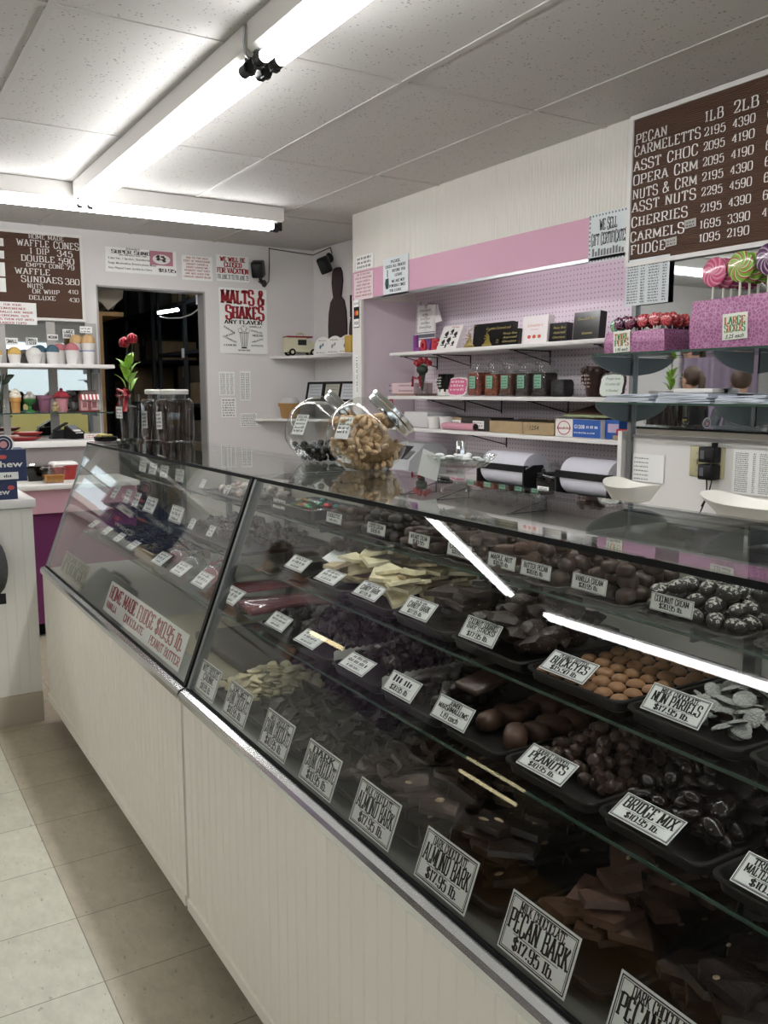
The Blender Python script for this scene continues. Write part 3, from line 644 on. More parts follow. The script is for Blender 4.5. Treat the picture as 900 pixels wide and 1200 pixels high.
for y, n, p, lab in ((2.39, '~', '~', 'tiny card at the green foil sweets on the top shelf'), (2.04, 'FUDGETTE', '~', 'tiny top shelf card reading FUDGETTE'), (1.82, 'COFFEE CREAM', '$20.95 lb.', 'tiny top shelf card reading COFFEE CREAM'),
    (1.63, 'WALNUT CREAM', '$20.95', 'tiny top shelf card beside the caramel card'), (1.475, 'CARAMEL', '$20.95 lb.', 'tiny top shelf card reading CARAMEL'), (1.333, 'MAPLE NUT', '$20.95 lb.', 'tiny top shelf card reading MAPLE NUT'), (1.231, 'BUTTER PECAN', '$20.95 lb.', 'tiny top shelf card reading BUTTER PECAN'),
    (1.09, 'VANILLA CREAM', '$20.95 lb.', 'tiny top shelf card reading VANILLA CREAM'), (.908, 'COCONUT CREAM', '$20.95 lb.', 'tiny top shelf card reading COCONUT CREAM'), (.69, 'ORANGE CREAM', '$20.95 lb.', 'tiny top shelf card cut by the picture edge')):
    card(lab, y, CB, .084, .028, 8, [(n, .34, .8), (p, .28, .55)], frame2=False)
# far case cards
for base, rows, w, h in ((AB, ((3.767, 55), (3.55, 55), (3.36, 55), (3.17, 60)), .075, .045), (AB, ((2.84, 55), (2.64, 55), (2.44, 50), (2.205, 52)), .105, .052), (BB, ((3.80, 30), (3.60, 25), (3.47, 25)), .075, .06), (BB, ((3.28, 25), (2.965, 20)), .13, .06), (BB, ((2.80, 30), (2.62, 30)), .05, .038), (CB, ((3.82, 10), (3.68, 15), (3.52, 12), (3.32, 8)), .10, .05), (CB, ((3.07, 30), (2.83, 30)), .045, .034)):
    for i, (y, t) in enumerate(rows):
        wh = {AB: 'lower', BB: 'middle', CB: 'top'}[base]
        o = ['first', 'second', 'third', 'fourth'][i]
        sz = 'wide' if w > .1 else ('small' if w > .07 else 'tiny')
        card('%s %s fine print card on the far case %s shelf, from its end' % (o, sz, wh), y, base, w, h, t, [('~', .2, .7), ('~', .22, .75), ('-',), ('~', .17, .5)], 'white cards in the far glass case')
# ================================================================ what lies on the shelves
def shelfbox(label, x0, x1, y0, y1, z, m='tray', h=.024): tray(label, x0, x1, y0 + .003, y1 - .003, z, h, m=m)
wafers = variants(lambda i: MB().lathe([(.004, -.003), (.0125, -.0032), (.0145, -.001), (.0135, .0012), (.009, .0034), (.002, .0042)], 14), 1, 'wafer', 'cream_choc')
chunk = variants(lambda i: shard(.024, .007, 40+i, 6, .32, .45), 5, 'chocolate_chunk', 'dark_choc'); chunk2 = variants(lambda i: shard(.025, .007, 60+i, 6, .3, .45), 4, 'chocolate_chunk', 'mid_choc')
bark = variants(lambda i: shard(.040, .009, 80+i, 5, .06, .32), 5, 'bark_piece', 'mid_choc'); dbark = variants(lambda i: shard(.042, .009, 90+i, 5, .05, .32), 5, 'bark_piece', 'dark_choc')
pbark = variants(lambda i: shard(.040, .010, 100+i, 4, .03, .16), 4, 'bark_piece', 'milk_choc')
almond = MB().ell((0, 0, 0), (.0085, .0045, .0025), 8, 5).mesh('almond', 'nut'); pecan = MB().ell((0, 0, 0), (.005, .003, .002), 6, 4).mesh('pecan_bit', 'nut')
ZD = .6905
shelfbox('dark tray of pale round wafers on the case deck', .735, 1.22, 1.845, 2.05, ZD)
heap('white_chocolate_wafer', wafers, 'pale round white chocolate wafer in the heap beside the black post', 'candy', 'white chocolate wafers', pile(215, .755, .99, 1.866, 2.03, ZD+.012, .0145, .009, .05, 5), .42)
for i, (a, b, ms, l) in enumerate(((1.64, 1.845, chunk, 'first'), (1.435, 1.64, chunk, 'second'), (1.285, 1.435, chunk2, 'third'))):
    shelfbox('tray of broken dark chunk chocolate, %s along from the pale wafers' % l, .735, 1.22, a, b, ZD)
    heap('chocolate_chunk', ms, 'jagged chunk of dark chocolate in the %s tray after the pale wafers' % l, 'candy', 'chunks in the %s chunk tray' % l, pile(48 if b-a > .17 else 36, .765, 1.02, a+.024, b-.024, ZD+.022, .021, .014, .03, 20+i), .48, 20+i)
for i, (a, b, ms, l, bit) in enumerate(((1.085, 1.285, bark, 'milk chocolate almond bark', (almond, 'almond', .5, .006)), (.885, 1.085, dbark, 'dark chocolate almond bark', (almond, 'almond', .75, .006)), (.68, .885, pbark, 'milk chocolate pecan bark', (pecan, 'pecan_bit', .8, .006)), (.47, .68, dbark, 'dark chocolate pecan bark', (pecan, 'pecan_bit', .7, .006)))):
    shelfbox('tray holding %s behind the chrome sill' % l, .735, 1.22, a, b, ZD)
    heap('bark_piece', ms, 'broken slab of %s lying behind its price card' % l, 'candy', 'pieces of ' + l, pile(36, .78, 1.04, a+.042, b-.042, ZD+.0135, .030, .012, .02, 30+i, mx=True), .17, 30+i, bits=bit)
# lower glass shelf
ZA = .849
clus = variants(lambda i: cluster(.021, 6, i+1), 4, 'chocolate_cluster', 'dark_choc'); clus2 = variants(lambda i: cluster(.022, 6, i+11), 4, 'chocolate_cluster', 'mid_choc')
for i, (a, b, ms, l) in enumerate(((1.80, 2.0, clus, 'nearest the black corner post'), (1.605, 1.80, clus, 'second from the black corner post'), (1.405, 1.605, clus, 'third from the black corner post'))):
    shelfbox('lower shelf tray of dark clusters %s' % l, .848, 1.20, a, b, ZA)
    heap('chocolate_cluster', ms, 'knobbly dark chocolate cluster in the lower shelf tray %s' % l, 'candy', 'clusters in the tray ' + l, pile(46 if i else 26, .91, 1.10, a+.03, b-.03, ZA+.014, .021, .026, .035 if i else .0, 50+i), .4, 50+i)
for i, y in enumerate((1.603, 1.403)):
    m = MB(); n = 40
    m.loft([[(.862 + .33*k/n, y - .0005, ZA + .020), (.862 + .33*k/n, y - .0005, ZA + .042 + .0035*(k % 2)), (.862 + .33*k/n, y + .0005, ZA + .042 + .0035*(k % 2)), (.862 + .33*k/n, y + .0005, ZA + .020)] for k in range(n+1)])
    solo('wax_paper_divider', m, mat('wax_paper', '#c9c4bc', .6), 'serrated wax paper edge standing between dark trays, %s' % ('beside the nut card' if i else 'beside the flat lying card'), 'divider')
shelfbox('lower shelf tray of dark sticks behind the $20.95 card', .848, 1.20, 1.20, 1.405, ZA)
stick = variants(lambda i: MB().rbox(-.009, .009, -.03, .03, -.008, .008, .004), 1, 'chocolate_stick', 'dark_choc')
heap('chocolate_stick', stick, 'short dark chocolate stick in the tray behind the $20.95 card', 'candy', 'dark chocolate sticks', [(x, y, ZA + .016 + .016*l) for l in (0, 1, 2) for x in (.915, .937, .959, .981, 1.003, 1.025) for y in (1.262, 1.34)], .12, 7)
solo('chocolate_slab', MB().rbox(-.05, .05, -.032, .032, -.006, .006, .004), 'mid_choc', 'flat dark chocolate slab leaning on the sticks behind the jumbo card', 'candy', None, at(.965, 1.205, ZA+.078, 0, -.2))
shelfbox('lower shelf tray of jumbo marshmallows behind the 1.19 card', .848, 1.20, 1.025, 1.198, ZA)
marsh = MB().ell((0, 0, 0), (.021, .034, .020), 14, 9, e=.72).mesh('chocolate_marshmallow', 'milk_choc')
heap('chocolate_marshmallow', [marsh], 'fat chocolate coated marshmallow in the row behind the 1.19 card', 'candy', 'jumbo marshmallows', [(.920 + .043*k, 1.068 - .004*(k % 2), ZA + .026) for k in range(6)] + [(.930 + .043*k, 1.148, ZA + .026) for k in range(6)], .06, 9)
shelfbox('lower shelf tray of double dipped peanuts', .848, 1.20, .822, 1.025, ZA)
pnut = variants(lambda i: lump(.0105, .3, 70+i, 2, (1, 1, .95), 1.6), 3, 'chocolate_peanut', 'mid_choc')
heap('chocolate_peanut', pnut, 'small round chocolate dipped peanut in the heap behind the PEANUTS card', 'candy', 'double dipped peanuts', pile(215, .905, 1.10, .842, 1.005, ZA+.008, .0105, .016, .05, 60), .6, 60)
shelfbox('lower shelf tray of shiny bridge mix', .848, 1.20, .634, .822, ZA)
bm_ = variants(lambda i: lump((.0125, .016, .0145, .0135)[i], .12, 80+i, 2, ((1, 1, .9), (1.25, .8, .7), (1, 1, .62), (1.1, .85, .85))[i], 1.2), 4, 'bridge_mix_piece', 'gloss_choc')
heap('bridge_mix_piece', bm_, 'glossy bridge mix chocolate in the heap behind the BRIDGE MIX card', 'candy', 'bridge mix pieces', pile(150, .908, 1.10, .655, .80, ZA+.010, .0145, .018, .045, 61), .7, 61)
shelfbox('lower shelf tray of malted milk balls by the picture edge', .848, 1.20, .43, .634, ZA)
malt = lump(.0135, .03, 5, 2).mesh('malted_milk_ball', 'gloss_choc')
heap('malted_milk_ball', [malt], 'shiny round malted milk ball behind the TRIPLE DIPPED card', 'candy', 'malted milk balls', pile(74, .908, 1.09, .45, .615, ZA+.009, .0135, .022, .03, 62), .7, 62)
# middle glass shelf
ZB = .963
shelfbox('middle shelf tray of cocoa truffles nearest the black post', .952, 1.26, 1.94, 2.09, ZB)
truf = variants(lambda i: lump(.017, .25, 90+i, 2, (1, 1, .9)), 3, 'truffle', mat('cocoa', '#4b4034', .8, bump=.4, bscale=150))
heap('truffle', truf, 'matt brown cocoa truffle heaped above the white candy bark', 'candy', 'cocoa truffles', pile(54, 1.10, 1.25, 1.95, 2.13, ZB+.026, .016, .026, .045, 64), .6, 64)
solo('paper_wrap', MB().prism([(0, 0), (.20, .0), (.16, .13), (.02, .10)], 0, .002, 0, at(1.06, 1.925, ZB+.03, .2, -.25, .1)), 'paper', 'loose white wax paper sheet beside the cocoa truffles', 'paper')
wb = variants(lambda i: shard(.036, .008, 120+i, 5, .12, .35), 4, 'candy_bark_piece', 'cream_choc'); tb = variants(lambda i: shard(.036, .008, 130+i, 5, .12, .35), 3, 'candy_bark_piece', 'tan_bark')
for i, (a, b, ms, l) in enumerate(((1.73, 1.935, wb[:2] + tb[:2], 'farther tray of white candy bark'), (1.525, 1.73, wb + tb[:1], 'tray of white candy bark nearest the viewer'))):
    shelfbox('middle shelf %s' % l, .952, 1.25, a, b, ZB)
    heap('candy_bark_piece', ms, 'pale broken piece of candy bark in the %s' % l, 'candy', 'pieces in the ' + l, pile(34, 1.025, 1.22, a+.042, b-.042, ZB+.015, .028, .011, .02, 66+i, mx=True), .2, 66+i)
shelfbox('middle shelf tray of dark nutty candy bark', .952, 1.25, 1.315, 1.525, ZB)
nutty = mat('nutty_choc', '#352722', .45); flaked('nutty_bark', '#33261f', '#a08f7d', 120, .70)
heap('candy_bark_piece', variants(lambda i: shard(.036, .010, 140+i, 5, .1, .35), 4, 'candy_bark_piece', 'nutty_bark'), 'dark nut flecked piece of candy bark behind the coconut squares tray', 'candy', 'dark nutty candy bark', pile(27, 1.025, 1.22, 1.36, 1.48, ZB+.015, .028, .012, .02, 70, mx=True), .2, 70)
shelfbox('middle shelf tray of coconut hay stacks', .952, 1.25, 1.095, 1.315, ZB)
hay = variants(lambda i: lump(.027, .45, 150+i, 2, (1.1, 1, .62), 3.), 4, 'coconut_haystack', 'coconut_choc')
heap('coconut_haystack', hay, 'rough coconut hay stack square behind the COCONUT SQUARES card', 'candy', 'coconut hay stacks', pile(46, 1.01, 1.205, 1.127, 1.283, ZB+.014, .025, .026, .025, 71), .35, 71)
shelfbox('middle shelf tray of buckeyes in neat rows', .952, 1.25, .872, 1.095, ZB)
be = MB(); pr = [(.003, -.011), (.013, -.0105), (.0165, -.004), (.0165, .001)]; be.lathe(pr, 14, 0, None, True, (True, False)); be.lathe([(.0155, .001), (.0150, .004), (.011, .0085), (.006, .0105), (.001, .0112)], 14, 1, None, True, (False, True))
be = be.mesh('buckeye', ['dark_choc', 'peanut_butter'])
heap('buckeye', [be], 'round buckeye, tan peanut butter top in chocolate, on its tray', 'candy', 'peanut butter buckeyes', [(.982 + .0365*i, .900 + .0335*j + .006*(i % 2), ZB + .0155) for i in range(7) for j in range(6)], .08, 72, .93, 1.05)
shelfbox('middle shelf tray of non pariels with white sprinkles', .952, 1.25, .665, .872, ZB); shelfbox('middle shelf tray of sprinkled sweets, cut by the picture edge', .952, 1.25, .455, .665, ZB)
npar = MB(); npar.lathe([(.002, -.003), (.0165, -.0028), (.0178, -.0005)], 14, 0, None, True, (True, False)); npar.lathe([(.0178, -.0005), (.0165, .0018), (.009, .0042), (.001, .005)], 14, 1, None, True, (False, True)); npar = npar.mesh('nonpareil', ['dark_choc', 'sprinkle'])
heap('nonpareil', [npar], 'chocolate disc with white sprinkles behind the NON PARIELS card', 'candy', 'non pariels', pile(84, .99, 1.23, .69, .848, ZB+.012, .0160, .010, .035, 73), .8, 73, .82, .98)
heap('nonpareil', [npar], 'sprinkled chocolate disc in the tray cut by the picture edge', 'candy', 'edge tray of non pariels', pile(52, .99, 1.22, .48, .645, ZB+.012, .0160, .010, .03, 74), .8, 74, .82, .98)
# top glass shelf: cream centres
ZCc = 1.081
def cream(sx, sy, sz, e, m, n='cream_chocolate', seed=1): 
    a = MB().ell((0, 0, 0), (sx, sy, sz), 14, 9, e=e); 
    for p in a.v: p *= 1 + .06*noise.noise(p*60 + Vector((seed, 0, 0)))
    return a.mesh(n, m)
rows = (('fudgette', 1.945, 2.135, cream(.014, .026, .012, .8, 'mid_choc')), ('coffee cream', 1.735, 1.925, cream(.016, .022, .0135, .85, 'dark_choc')), ('walnut cream', 1.555, 1.735, cream(.015, .027, .012, .7, 'mid_choc')), ('caramel', 1.405, 1.545, cream(.013, .030, .012, .6, 'mid_choc')), ('maple nut', 1.275, 1.40, cream(.012, .040, .012, .65, 'milk_choc')),
        ('butter pecan', 1.165, 1.275, cream(.017, .019, .015, .9, 'mid_choc')), ('vanilla cream', 1.0, 1.155, cream(.016, .018, .014, .7, 'mid_choc')), ('coconut cream', .78, .985, cream(.0145, .0185, .0125, .9, 'coconut_top')), ('orange cream', .50, .765, cream(.016, .018, .013, .8, 'dark_choc')))
for i, (nm, a, b, me) in enumerate(rows):
    tray('thin tray under the %s chocolates on the top shelf' % nm, 1.094, 1.275, a, b, ZCc, .008, m='tray_clear')
    sy = max(v.co.y for v in me.vertices); sx = max(v.co.x for v in me.vertices); sz = max(v.co.z for v in me.vertices); pts = []
    ny = max(1, int((b - a - .01)/(sy*2.06))); nx = int(.16/(sx*2.1)); q = random.Random(i)
    for l in range(3):
        for ix in range(nx - (l > 1)):
            for iy in range(ny - (l > 1 and ny > 2)):
                if l == 2 and q.random() < .35: continue
                pts.append((1.094 + .028 + sx*2.1*(ix + .5*(l % 2)) + sx + q.uniform(-.002, .002) - .012, a + .008 + sy + sy*2.06*iy + (sy*.5 if l % 2 and ny > 2 else 0) + q.uniform(-.002, .002), ZCc + .005 + sz + l*sz*1.62))
    pts = [p for p in pts if p[0] < 1.27 and p[1] < b - sy*.6]
    heap('cream_chocolate', [me], '%s chocolate stacked on the top shelf behind its card' % nm, 'candy', nm + ' chocolates', pts, .13 if nm not in ('vanilla cream', 'butter pecan', 'coconut cream') else .3, i)
# foil sweets past the corner post
foils = [mat('foil_%s' % n, c, .25, .85) for n, c in (('green', '#2f8a5a'), ('gold', '#c9a24a'), ('red', '#a52a32'), ('teal', '#1f6a68'), ('silver', '#c9ccd0'))]
tray('dark box of foil wrapped sweets on the top shelf past the corner post', 1.094, 1.27, 2.17, 2.47, ZCc, .035)
fm = [MB().ell((0, 0, 0), (.011, .016, .008), 8, 5, e=.8).mesh('foil_sweet', f) for f in foils]
fp = pile(70, 1.11, 1.255, 2.19, 2.45, ZCc+.006, .014, .016, .03, 80)
for k, f in enumerate(('green', 'gold', 'red', 'teal', 'silver')):
    heap('foil_sweet', [fm[k]], '%s foil wrapped sweet in the box past the corner post' % f, 'candy', f + ' foil sweets', fp[k::5], .4, 80+k)
# ---- far case
stones = [mat('pebble_%d' % i, c, .35) for i, c in enumerate(('#8d8580', '#a68f86', '#6d6765', '#b8aca4'))]
sm = [lump(.014, .25, 200+i, 2, (1.15, 1, .8)).mesh('candy_pebble', s) for i, s in enumerate(stones)]
heap('candy_pebble', sm, 'grey or pinkish candy pebble heaped on the far case\'s top shelf', 'candy', 'candy pebbles', pile(84, 1.10, 1.27, 2.56, 3.02, ZCc+.012, .014, .02, .04, 81), .6, 81); tray('tray of candy pebbles on the far case\'s top shelf', 1.094, 1.28, 2.52, 3.06, ZCc, .012)
heap('chocolate_cluster', clus, 'dark chocolate cluster heaped on the far case\'s middle shelf', 'candy', 'clusters on the far middle shelf', pile(84, .985, 1.25, 2.40, 2.98, ZB+.01, .022, .026, .04, 82), .5, 82); tray('tray of dark clusters on the far case\'s middle shelf', .955, 1.275, 2.36, 3.02, ZB, .015)
solo('kraft_box', MB().box(0, .012, 0, .22, 0, .03).box(.2, .212, 0, .22, 0, .03).box(.012, .2, 0, .01, 0, .03).box(.012, .2, .21, .22, 0, .03).box(0, .212, 0, .22, -.004, 0), 'kraft', 'shallow kraft box of dark twists on the far case\'s lower shelf', 'box', None, at(.875, 2.96, ZA+.005))
tw = variants(lambda i: MB().tube([(.026*math.cos(a*.9), .016*math.sin(a*1.1 + i), .004*math.sin(a*3)) for a in [k*.55 for k in range(11)]], .0045, 6), 3, 'chocolate_pretzel', 'dark_choc')
heap('chocolate_pretzel', tw, 'looped dark chocolate pretzel on the far case\'s lower shelf', 'candy', 'chocolate pretzels', pile(60, .90, 1.12, 2.985, 3.16, ZA+.012, .024, .010, .04, 83) + pile(60, .89, 1.12, 3.24, 3.62, ZA+.012, .024, .010, .04, 84), .5, 83)
tray('tray of pretzels on the far case\'s lower shelf', .860, 1.2, 3.2, 3.66, ZA, .012)
wheel = MB().tube([((.008 + .0011*k)*math.cos(k*.5), (.008 + .0011*k)*math.sin(k*.5), 0) for k in range(48)], .0035, 6).mesh('licorice_coil', 'black')
heap('licorice_coil', [wheel], 'coiled black licorice wheel lying beside the pretzels', 'candy', 'licorice wheels', [(.97, 3.70, ZA+.012), (1.09, 3.76, ZA+.012), (.99, 3.72, ZA+.027)], .1, 3, .8, .9)
for i, (y, c, l) in enumerate(((2.86, '#7a2f3a', 'red'), (2.70, '#3d4f49', 'green'), (2.52, '#8a3340', 'crimson'))):
    t = thing('candy_bag', 'clear bag of sweets tied with %s ribbon on the far lower shelf' % l, 'candy bag', (.935, y, ZA+.001), 'tied candy bags')
    b = MB().ell((0, 0, .036), (.042, .055, .036), 14, 10, e=.8); b.lathe([(.012, .068), (.008, .075), (.018, .10)], 10, 0, None, True, (False, False)); part('bag', b, 'jar_glass', t)
    part('sweets', MB().ell((0, 0, .032), (.036, .048, .029), 12, 8), mat('bag_%s' % l, c, .4, var=.5, vscale=90, bump=.5, bscale=120), t)
    part('ribbon', MB().lathe([(.0105, .070), (.0105, .077)], 10).tube([(.009, 0, .074), (.03, .012, .09), (.03, -.004, .07)], .002, 5).tube([(.009, 0, .074), (.02, -.025, .086), (.03, -.02, .066)], .002, 5), mat('rib_%s' % l, c, .35), t)
for i, (y, c, l) in enumerate(((2.36, '#8a4a4e', 'pink licorice'), (2.15, '#94555a', 'pink taffy'))):
    t = thing('clamshell_pack', 'long clear plastic pack of %s across the lower shelf' % l, 'candy pack', (.868, y-.075, ZA+.001), 'clear candy packs')
    part('shell', MB().rbox(0, .33, 0, .15, 0, .042, .01), 'jar_glass', t)
    m = MB()
    for k in range(6): m.tube([(.012, .02 + .022*k, .017), (.16, .022 + .022*k, .021), (.32, .02 + .022*k, .017)], .009, 8)
    part('licorice_rope', m, mat('rope_%d' % i, c, .4, var=.2), t)
solo('backing_board', MB().box(.80, 1.22, 2.10, 2.82, .6905, .694), mat('parchment', '#a59a80', .7, var=.1), 'brown parchment board under the fudge on the far case deck', 'board')
solo('fudge_slab', MB().rbox(.86, 1.20, 2.12, 2.50, .6945, .722, .008), mat('fudge', '#3b2d2a', .6, bump=.15, bscale=30), 'thick dark fudge slab on parchment behind the fudge banner', 'fudge')
# signs leaning inside the front glass
def leaning(nm, label, cat, y, z, w, h, paper, build, group=None):
    x = gx(z) + .014; M = frame((x, y, z), (0, -1, 0), (.3533, 0, .9355)); t = thing(nm, label, cat, M, group)
    part('paper', MB().box(-w/2, w/2, 0, h, -.0006, .0006), paper, t); build(t); return t
def b1(t):
    m = MB(); slab(m, 'HOME MADE FUDGE $10.95 lb.', 0, .050, .042, .75, z=.001, thick=1.5, thin=.5); slab(m, 'VANILLA', -.315, .016, .022, .12, z=.001, thick=1.5, thin=.5); slab(m, 'CHOCOLATE', -.055, .016, .022, .21, z=.001, thick=1.5, thin=.5); slab(m, 'PEANUT BUTTER', .255, .012, .024, .27, z=.001, thick=1.5, thin=.5)
    part('lettering', m, 'red_ink', t)
leaning('fudge_sign', 'long white banner with red HOME MADE FUDGE lettering inside the glass', 'sign', 2.602, .703, .80, .104, 'paper', b1)
def b2(t):
    m = MB(); slab(m, 'SUGAR FREE', 0, .058, .024, .36, z=.001, thick=1.6, thin=.6); slab(m, 'FUDGE', 0, .012, .040, .36, z=.001, thick=1.6, thin=.6); part('lettering', m, mat('olive_ink', '#2c2a1e', .7), t)
leaning('fudge_sign', 'khaki SUGAR FREE FUDGE sign near the end of the far case', 'sign', 3.52, .712, .41, .088, mat('khaki', '#8d8a72', .6), b2)
# ================================================================ on top of the cases
ZG = ZTOP + .0065
mat('cashew', '#d6b48c', .5, var=.12, vscale=60); mat('leaf', '#8ab83c', .45, var=.3, vscale=30); mat('rose_red', '#8e1420', .35); mat('ribbon_red', '#96202a', .3); mat('vase_black', '#151516', .2); mat('licorice', '#3f2c27', .4)
def penny_jar(label, M, fill, lab_text, special):
    """tilted round counter jar: flat base, flat slanted sides, chrome lid on the upper slope"""
    t = thing('candy_jar', label, 'jar', M, 'tilted glass candy jars')
    def body(s, cut):
        m = MB(); m.ell((0, 0, 0), (.126*s, .112*s, .118*s), 40, 28)
        lidn = Vector((.62, -.30, .66)).normalized()
        for n, d in cut + [(lidn, .082*s)]:
            n = Vector(n).normalized()
            for p in m.v:
                k = p.dot(n) - d
                if k > 0: p -= n*k
        return m, lidn
    cut = [((0, 0, -1), .098), ((-.75, 0, -.66), .102), ((-.4, -.95, 0), .098), ((.4, .95, 0), .098), ((.8, 0, -.6), .112)]
    b, ln = body(1., cut); b.shift((0, 0, .098)); part('jar', b, 'jar_glass', t)
    Z = Matrix.Translation(Vector((0, 0, .098)) + ln*.083) @ Vector((0, 0, 1)).rotation_difference(ln).to_matrix().to_4x4()
    part('lid', MB().lathe([(.070, -.004), (.079, -.002), (.081, .006), (.080, .016), (.084, .020), (.084, .030), (.078, .034), (.02, .036), (.002, .036)], 32, 0, Z), 'chrome', t, 'chrome lid ring')
    g = MB(); g.loft([[(x, y, z) for x, y in ((-.028, 0), (.028, 0), (.028, .068), (-.028, .068))] for z in (0, .0012)])
    card_M = frame((-.112, -.040, .095), (.25, -1, .0), (.42, .05, .9))
    tg = bpy.data.objects.new('tag', g.mesh('tag', 'paper')); COL.objects.link(tg); tg.parent = t; tg.matrix_basis = card_M
    m = MB()
    if special: slab(m, 'SPECIAL', 0, .056, .009, .046, z=.0016)
    yy = .047 if special else .055
    for k in range(4 if special else 4): scrib(m, -.022, .022, yy - .0125*k, .008 if k != 1 else .006, z=.0016, seed=k + (5 if special else 0))
    l = bpy.data.objects.new('lettering', m.mesh('lettering', 'red_ink' if special and False else 'ink')); COL.objects.link(l); l.parent = tg
    return t, cut, ln
J1 = Matrix.Translation((1.235, 2.09, ZG)) @ Matrix.Scale(.94, 4)
t, cut, ln = penny_jar('tilted glass jar full of cashews with chrome lid on the case top', J1, None, '', False)
cash = MB(); pts = [(.0085*math.cos(a), .0105*math.sin(a), 0) for a in [rad(-82 + 16.4*k) for k in range(11)]]
cash.tube(pts, .005, 8, rs=[.003, .0058, .0074, .0080, .0080, .0076, .0072, .0068, .0062, .0052, .0026]); cash = cash.mesh('cashew', 'cashew')
q = random.Random(4); n = 0; tries = 0; occ = []
fillz = lambda x, y: .040 - .10*x - .2*y
while n < 240 and tries < 60000:
    tries += 1
    v = Vector((q.gauss(0, 1), q.gauss(0, 1), q.gauss(0, 1))).normalized(); p = Vector((v.x*.117, v.y*.101, v.z*.117))
    if q.random() < .25: p = Vector((q.uniform(-.11, .11), q.uniform(-.09, .09), 0)); p.z = fillz(p.x, p.y)
    ok = True
    for nn, d in cut:
        nn = Vector(nn).normalized(); k = p.dot(nn) - (d - .013)
        if k > 0: p -= nn*k
    if p.z > fillz(p.x, p.y) + .002 or (p.x/.114)**2 + (p.y/.098)**2 + (p.z/.108)**2 > .95: continue
    if p.dot(ln) > .074: continue
    if any((p - o).length_squared < .0140**2 for o in occ): continue
    occ.append(p.copy())
    solo('cashew', cash, None, 'curved pale brown cashew inside the tilted jar', 'nut', 'cashews in the tilted jar', J1 @ Matrix.Translation(p + Vector((0, 0, .098))) @ tumble(q, 1.2)); n += 1
m = MB(); m.ell((0, 0, 0), (.100, .086, .094), 24, 16)
for nn, d in cut + [(ln, .066)]:
    nn = Vector(nn).normalized()
    for p in m.v:
        k = p.dot(nn) - (d - .022)
        if k > 0: p -= nn*k
for p in m.v: p.z = min(p.z, fillz(p.x, p.y) - .006)
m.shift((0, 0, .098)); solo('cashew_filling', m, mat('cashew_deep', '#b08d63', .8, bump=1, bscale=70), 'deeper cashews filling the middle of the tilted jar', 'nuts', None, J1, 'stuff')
J2 = Matrix.Translation((1.24, 2.365, ZG)) @ Matrix.Scale(.94, 4)
penny_jar('tilted glass jar of dark sweets with SPECIAL tag, behind the cashews', J2, None, '', True)
q = random.Random(8); occ = []; n = tries = 0; db = lump(.011, .12, 3, 2).mesh('dark_sweet', 'gloss_choc')
while n < 64 and tries < 20000:
    tries += 1
    p = Vector((q.uniform(-.11, .11), q.uniform(-.1, .1), q.uniform(-.1, -.02)))
    for nn, d in cut:
        nn = Vector(nn).normalized(); k = p.dot(nn) - (d - .014)
        if k > 0: p -= nn*k
    if (p.x/.112)**2 + (p.y/.096)**2 + (p.z/.112)**2 > 1 or p.z > -.035 - .1*p.y: continue
    if any((p - o).length_squared < .019**2 for o in occ): continue
    occ.append(p.copy()); n += 1
    solo('dark_sweet', db, None, 'dark round sweet in the jar behind the cashews', 'candy', 'dark sweets in the jar', J2 @ Matrix.Translation(p + Vector((0, 0, .098))) @ tumble(q, 1))
# two square jars of licorice sticks
for i, (x, y, l, tx) in enumerate(((1.215, 3.70, 'clear square jar of dark licorice sticks, in front', .0), (1.195, 3.845, 'clear square jar of dark licorice sticks, behind the other', .0))):
    t = thing('licorice_jar', l, 'jar', at(x, y, ZG, .04), 'licorice jars with white lids')
    m = MB(); m.rbox(-.068, .068, -.068, .068, 0, .185, .022, n=4); m.loft([[(.050*math.cos(2*PI*k/24), .050*math.sin(2*PI*k/24), z) for k in range(24)] for z in (.180, .208)], 0, True)
    part('jar', m, 'jar_glass', t)
    part('lid', MB().lathe([(.060, .204), (.062, .207), (.062, .222), (.058, .225), (.002, .225)], 28), 'white', t, 'white screw lid')
    b = thing('tag_holder', None, None); bpy.data.objects.remove(b)
    w_ = MB(); w_.box(-.034, .034, 0, .075, 0, .0012); M = frame((-.070, -.004, .055), (0, -1, .05), (0, .05, 1))
    tg = bpy.data.objects.new('tag', w_.mesh('tag', 'paper')); COL.objects.link(tg); tg.parent = t; tg.matrix_basis = M
    mm = MB()
    for k in range(4): scrib(mm, -.027, .027, .058 - .016*k, .010, z=.002, seed=i*9+k)
    ll = bpy.data.objects.new('lettering', mm.mesh('lettering', 'ink')); COL.objects.link(ll); ll.parent = tg
    st = MB().cyl((0, 0, 0), (0, 0, 1), .0068, 7).mesh('licorice_stick', 'licorice'); q = random.Random(i)
    for k in range(27):
        a, b2 = q.uniform(-.052, .052), q.uniform(-.052, .052); M = at(x, y, ZG + .004, .04) @ Matrix.Translation((a, b2, 0)) @ Matrix.Rotation(q.uniform(-.05, .05), 4, 'X') @ Matrix.Rotation(q.uniform(-.05, .05), 4, 'Y')
        solo('licorice_stick', st, None, 'thin dark licorice stick standing in the %s square jar' % ('front' if i == 0 else 'rear'), 'candy', 'licorice sticks in the %s jar' % ('front' if i == 0 else 'rear'), M @ Matrix.Diagonal((1, 1, q.uniform(.15, .178), 1)))
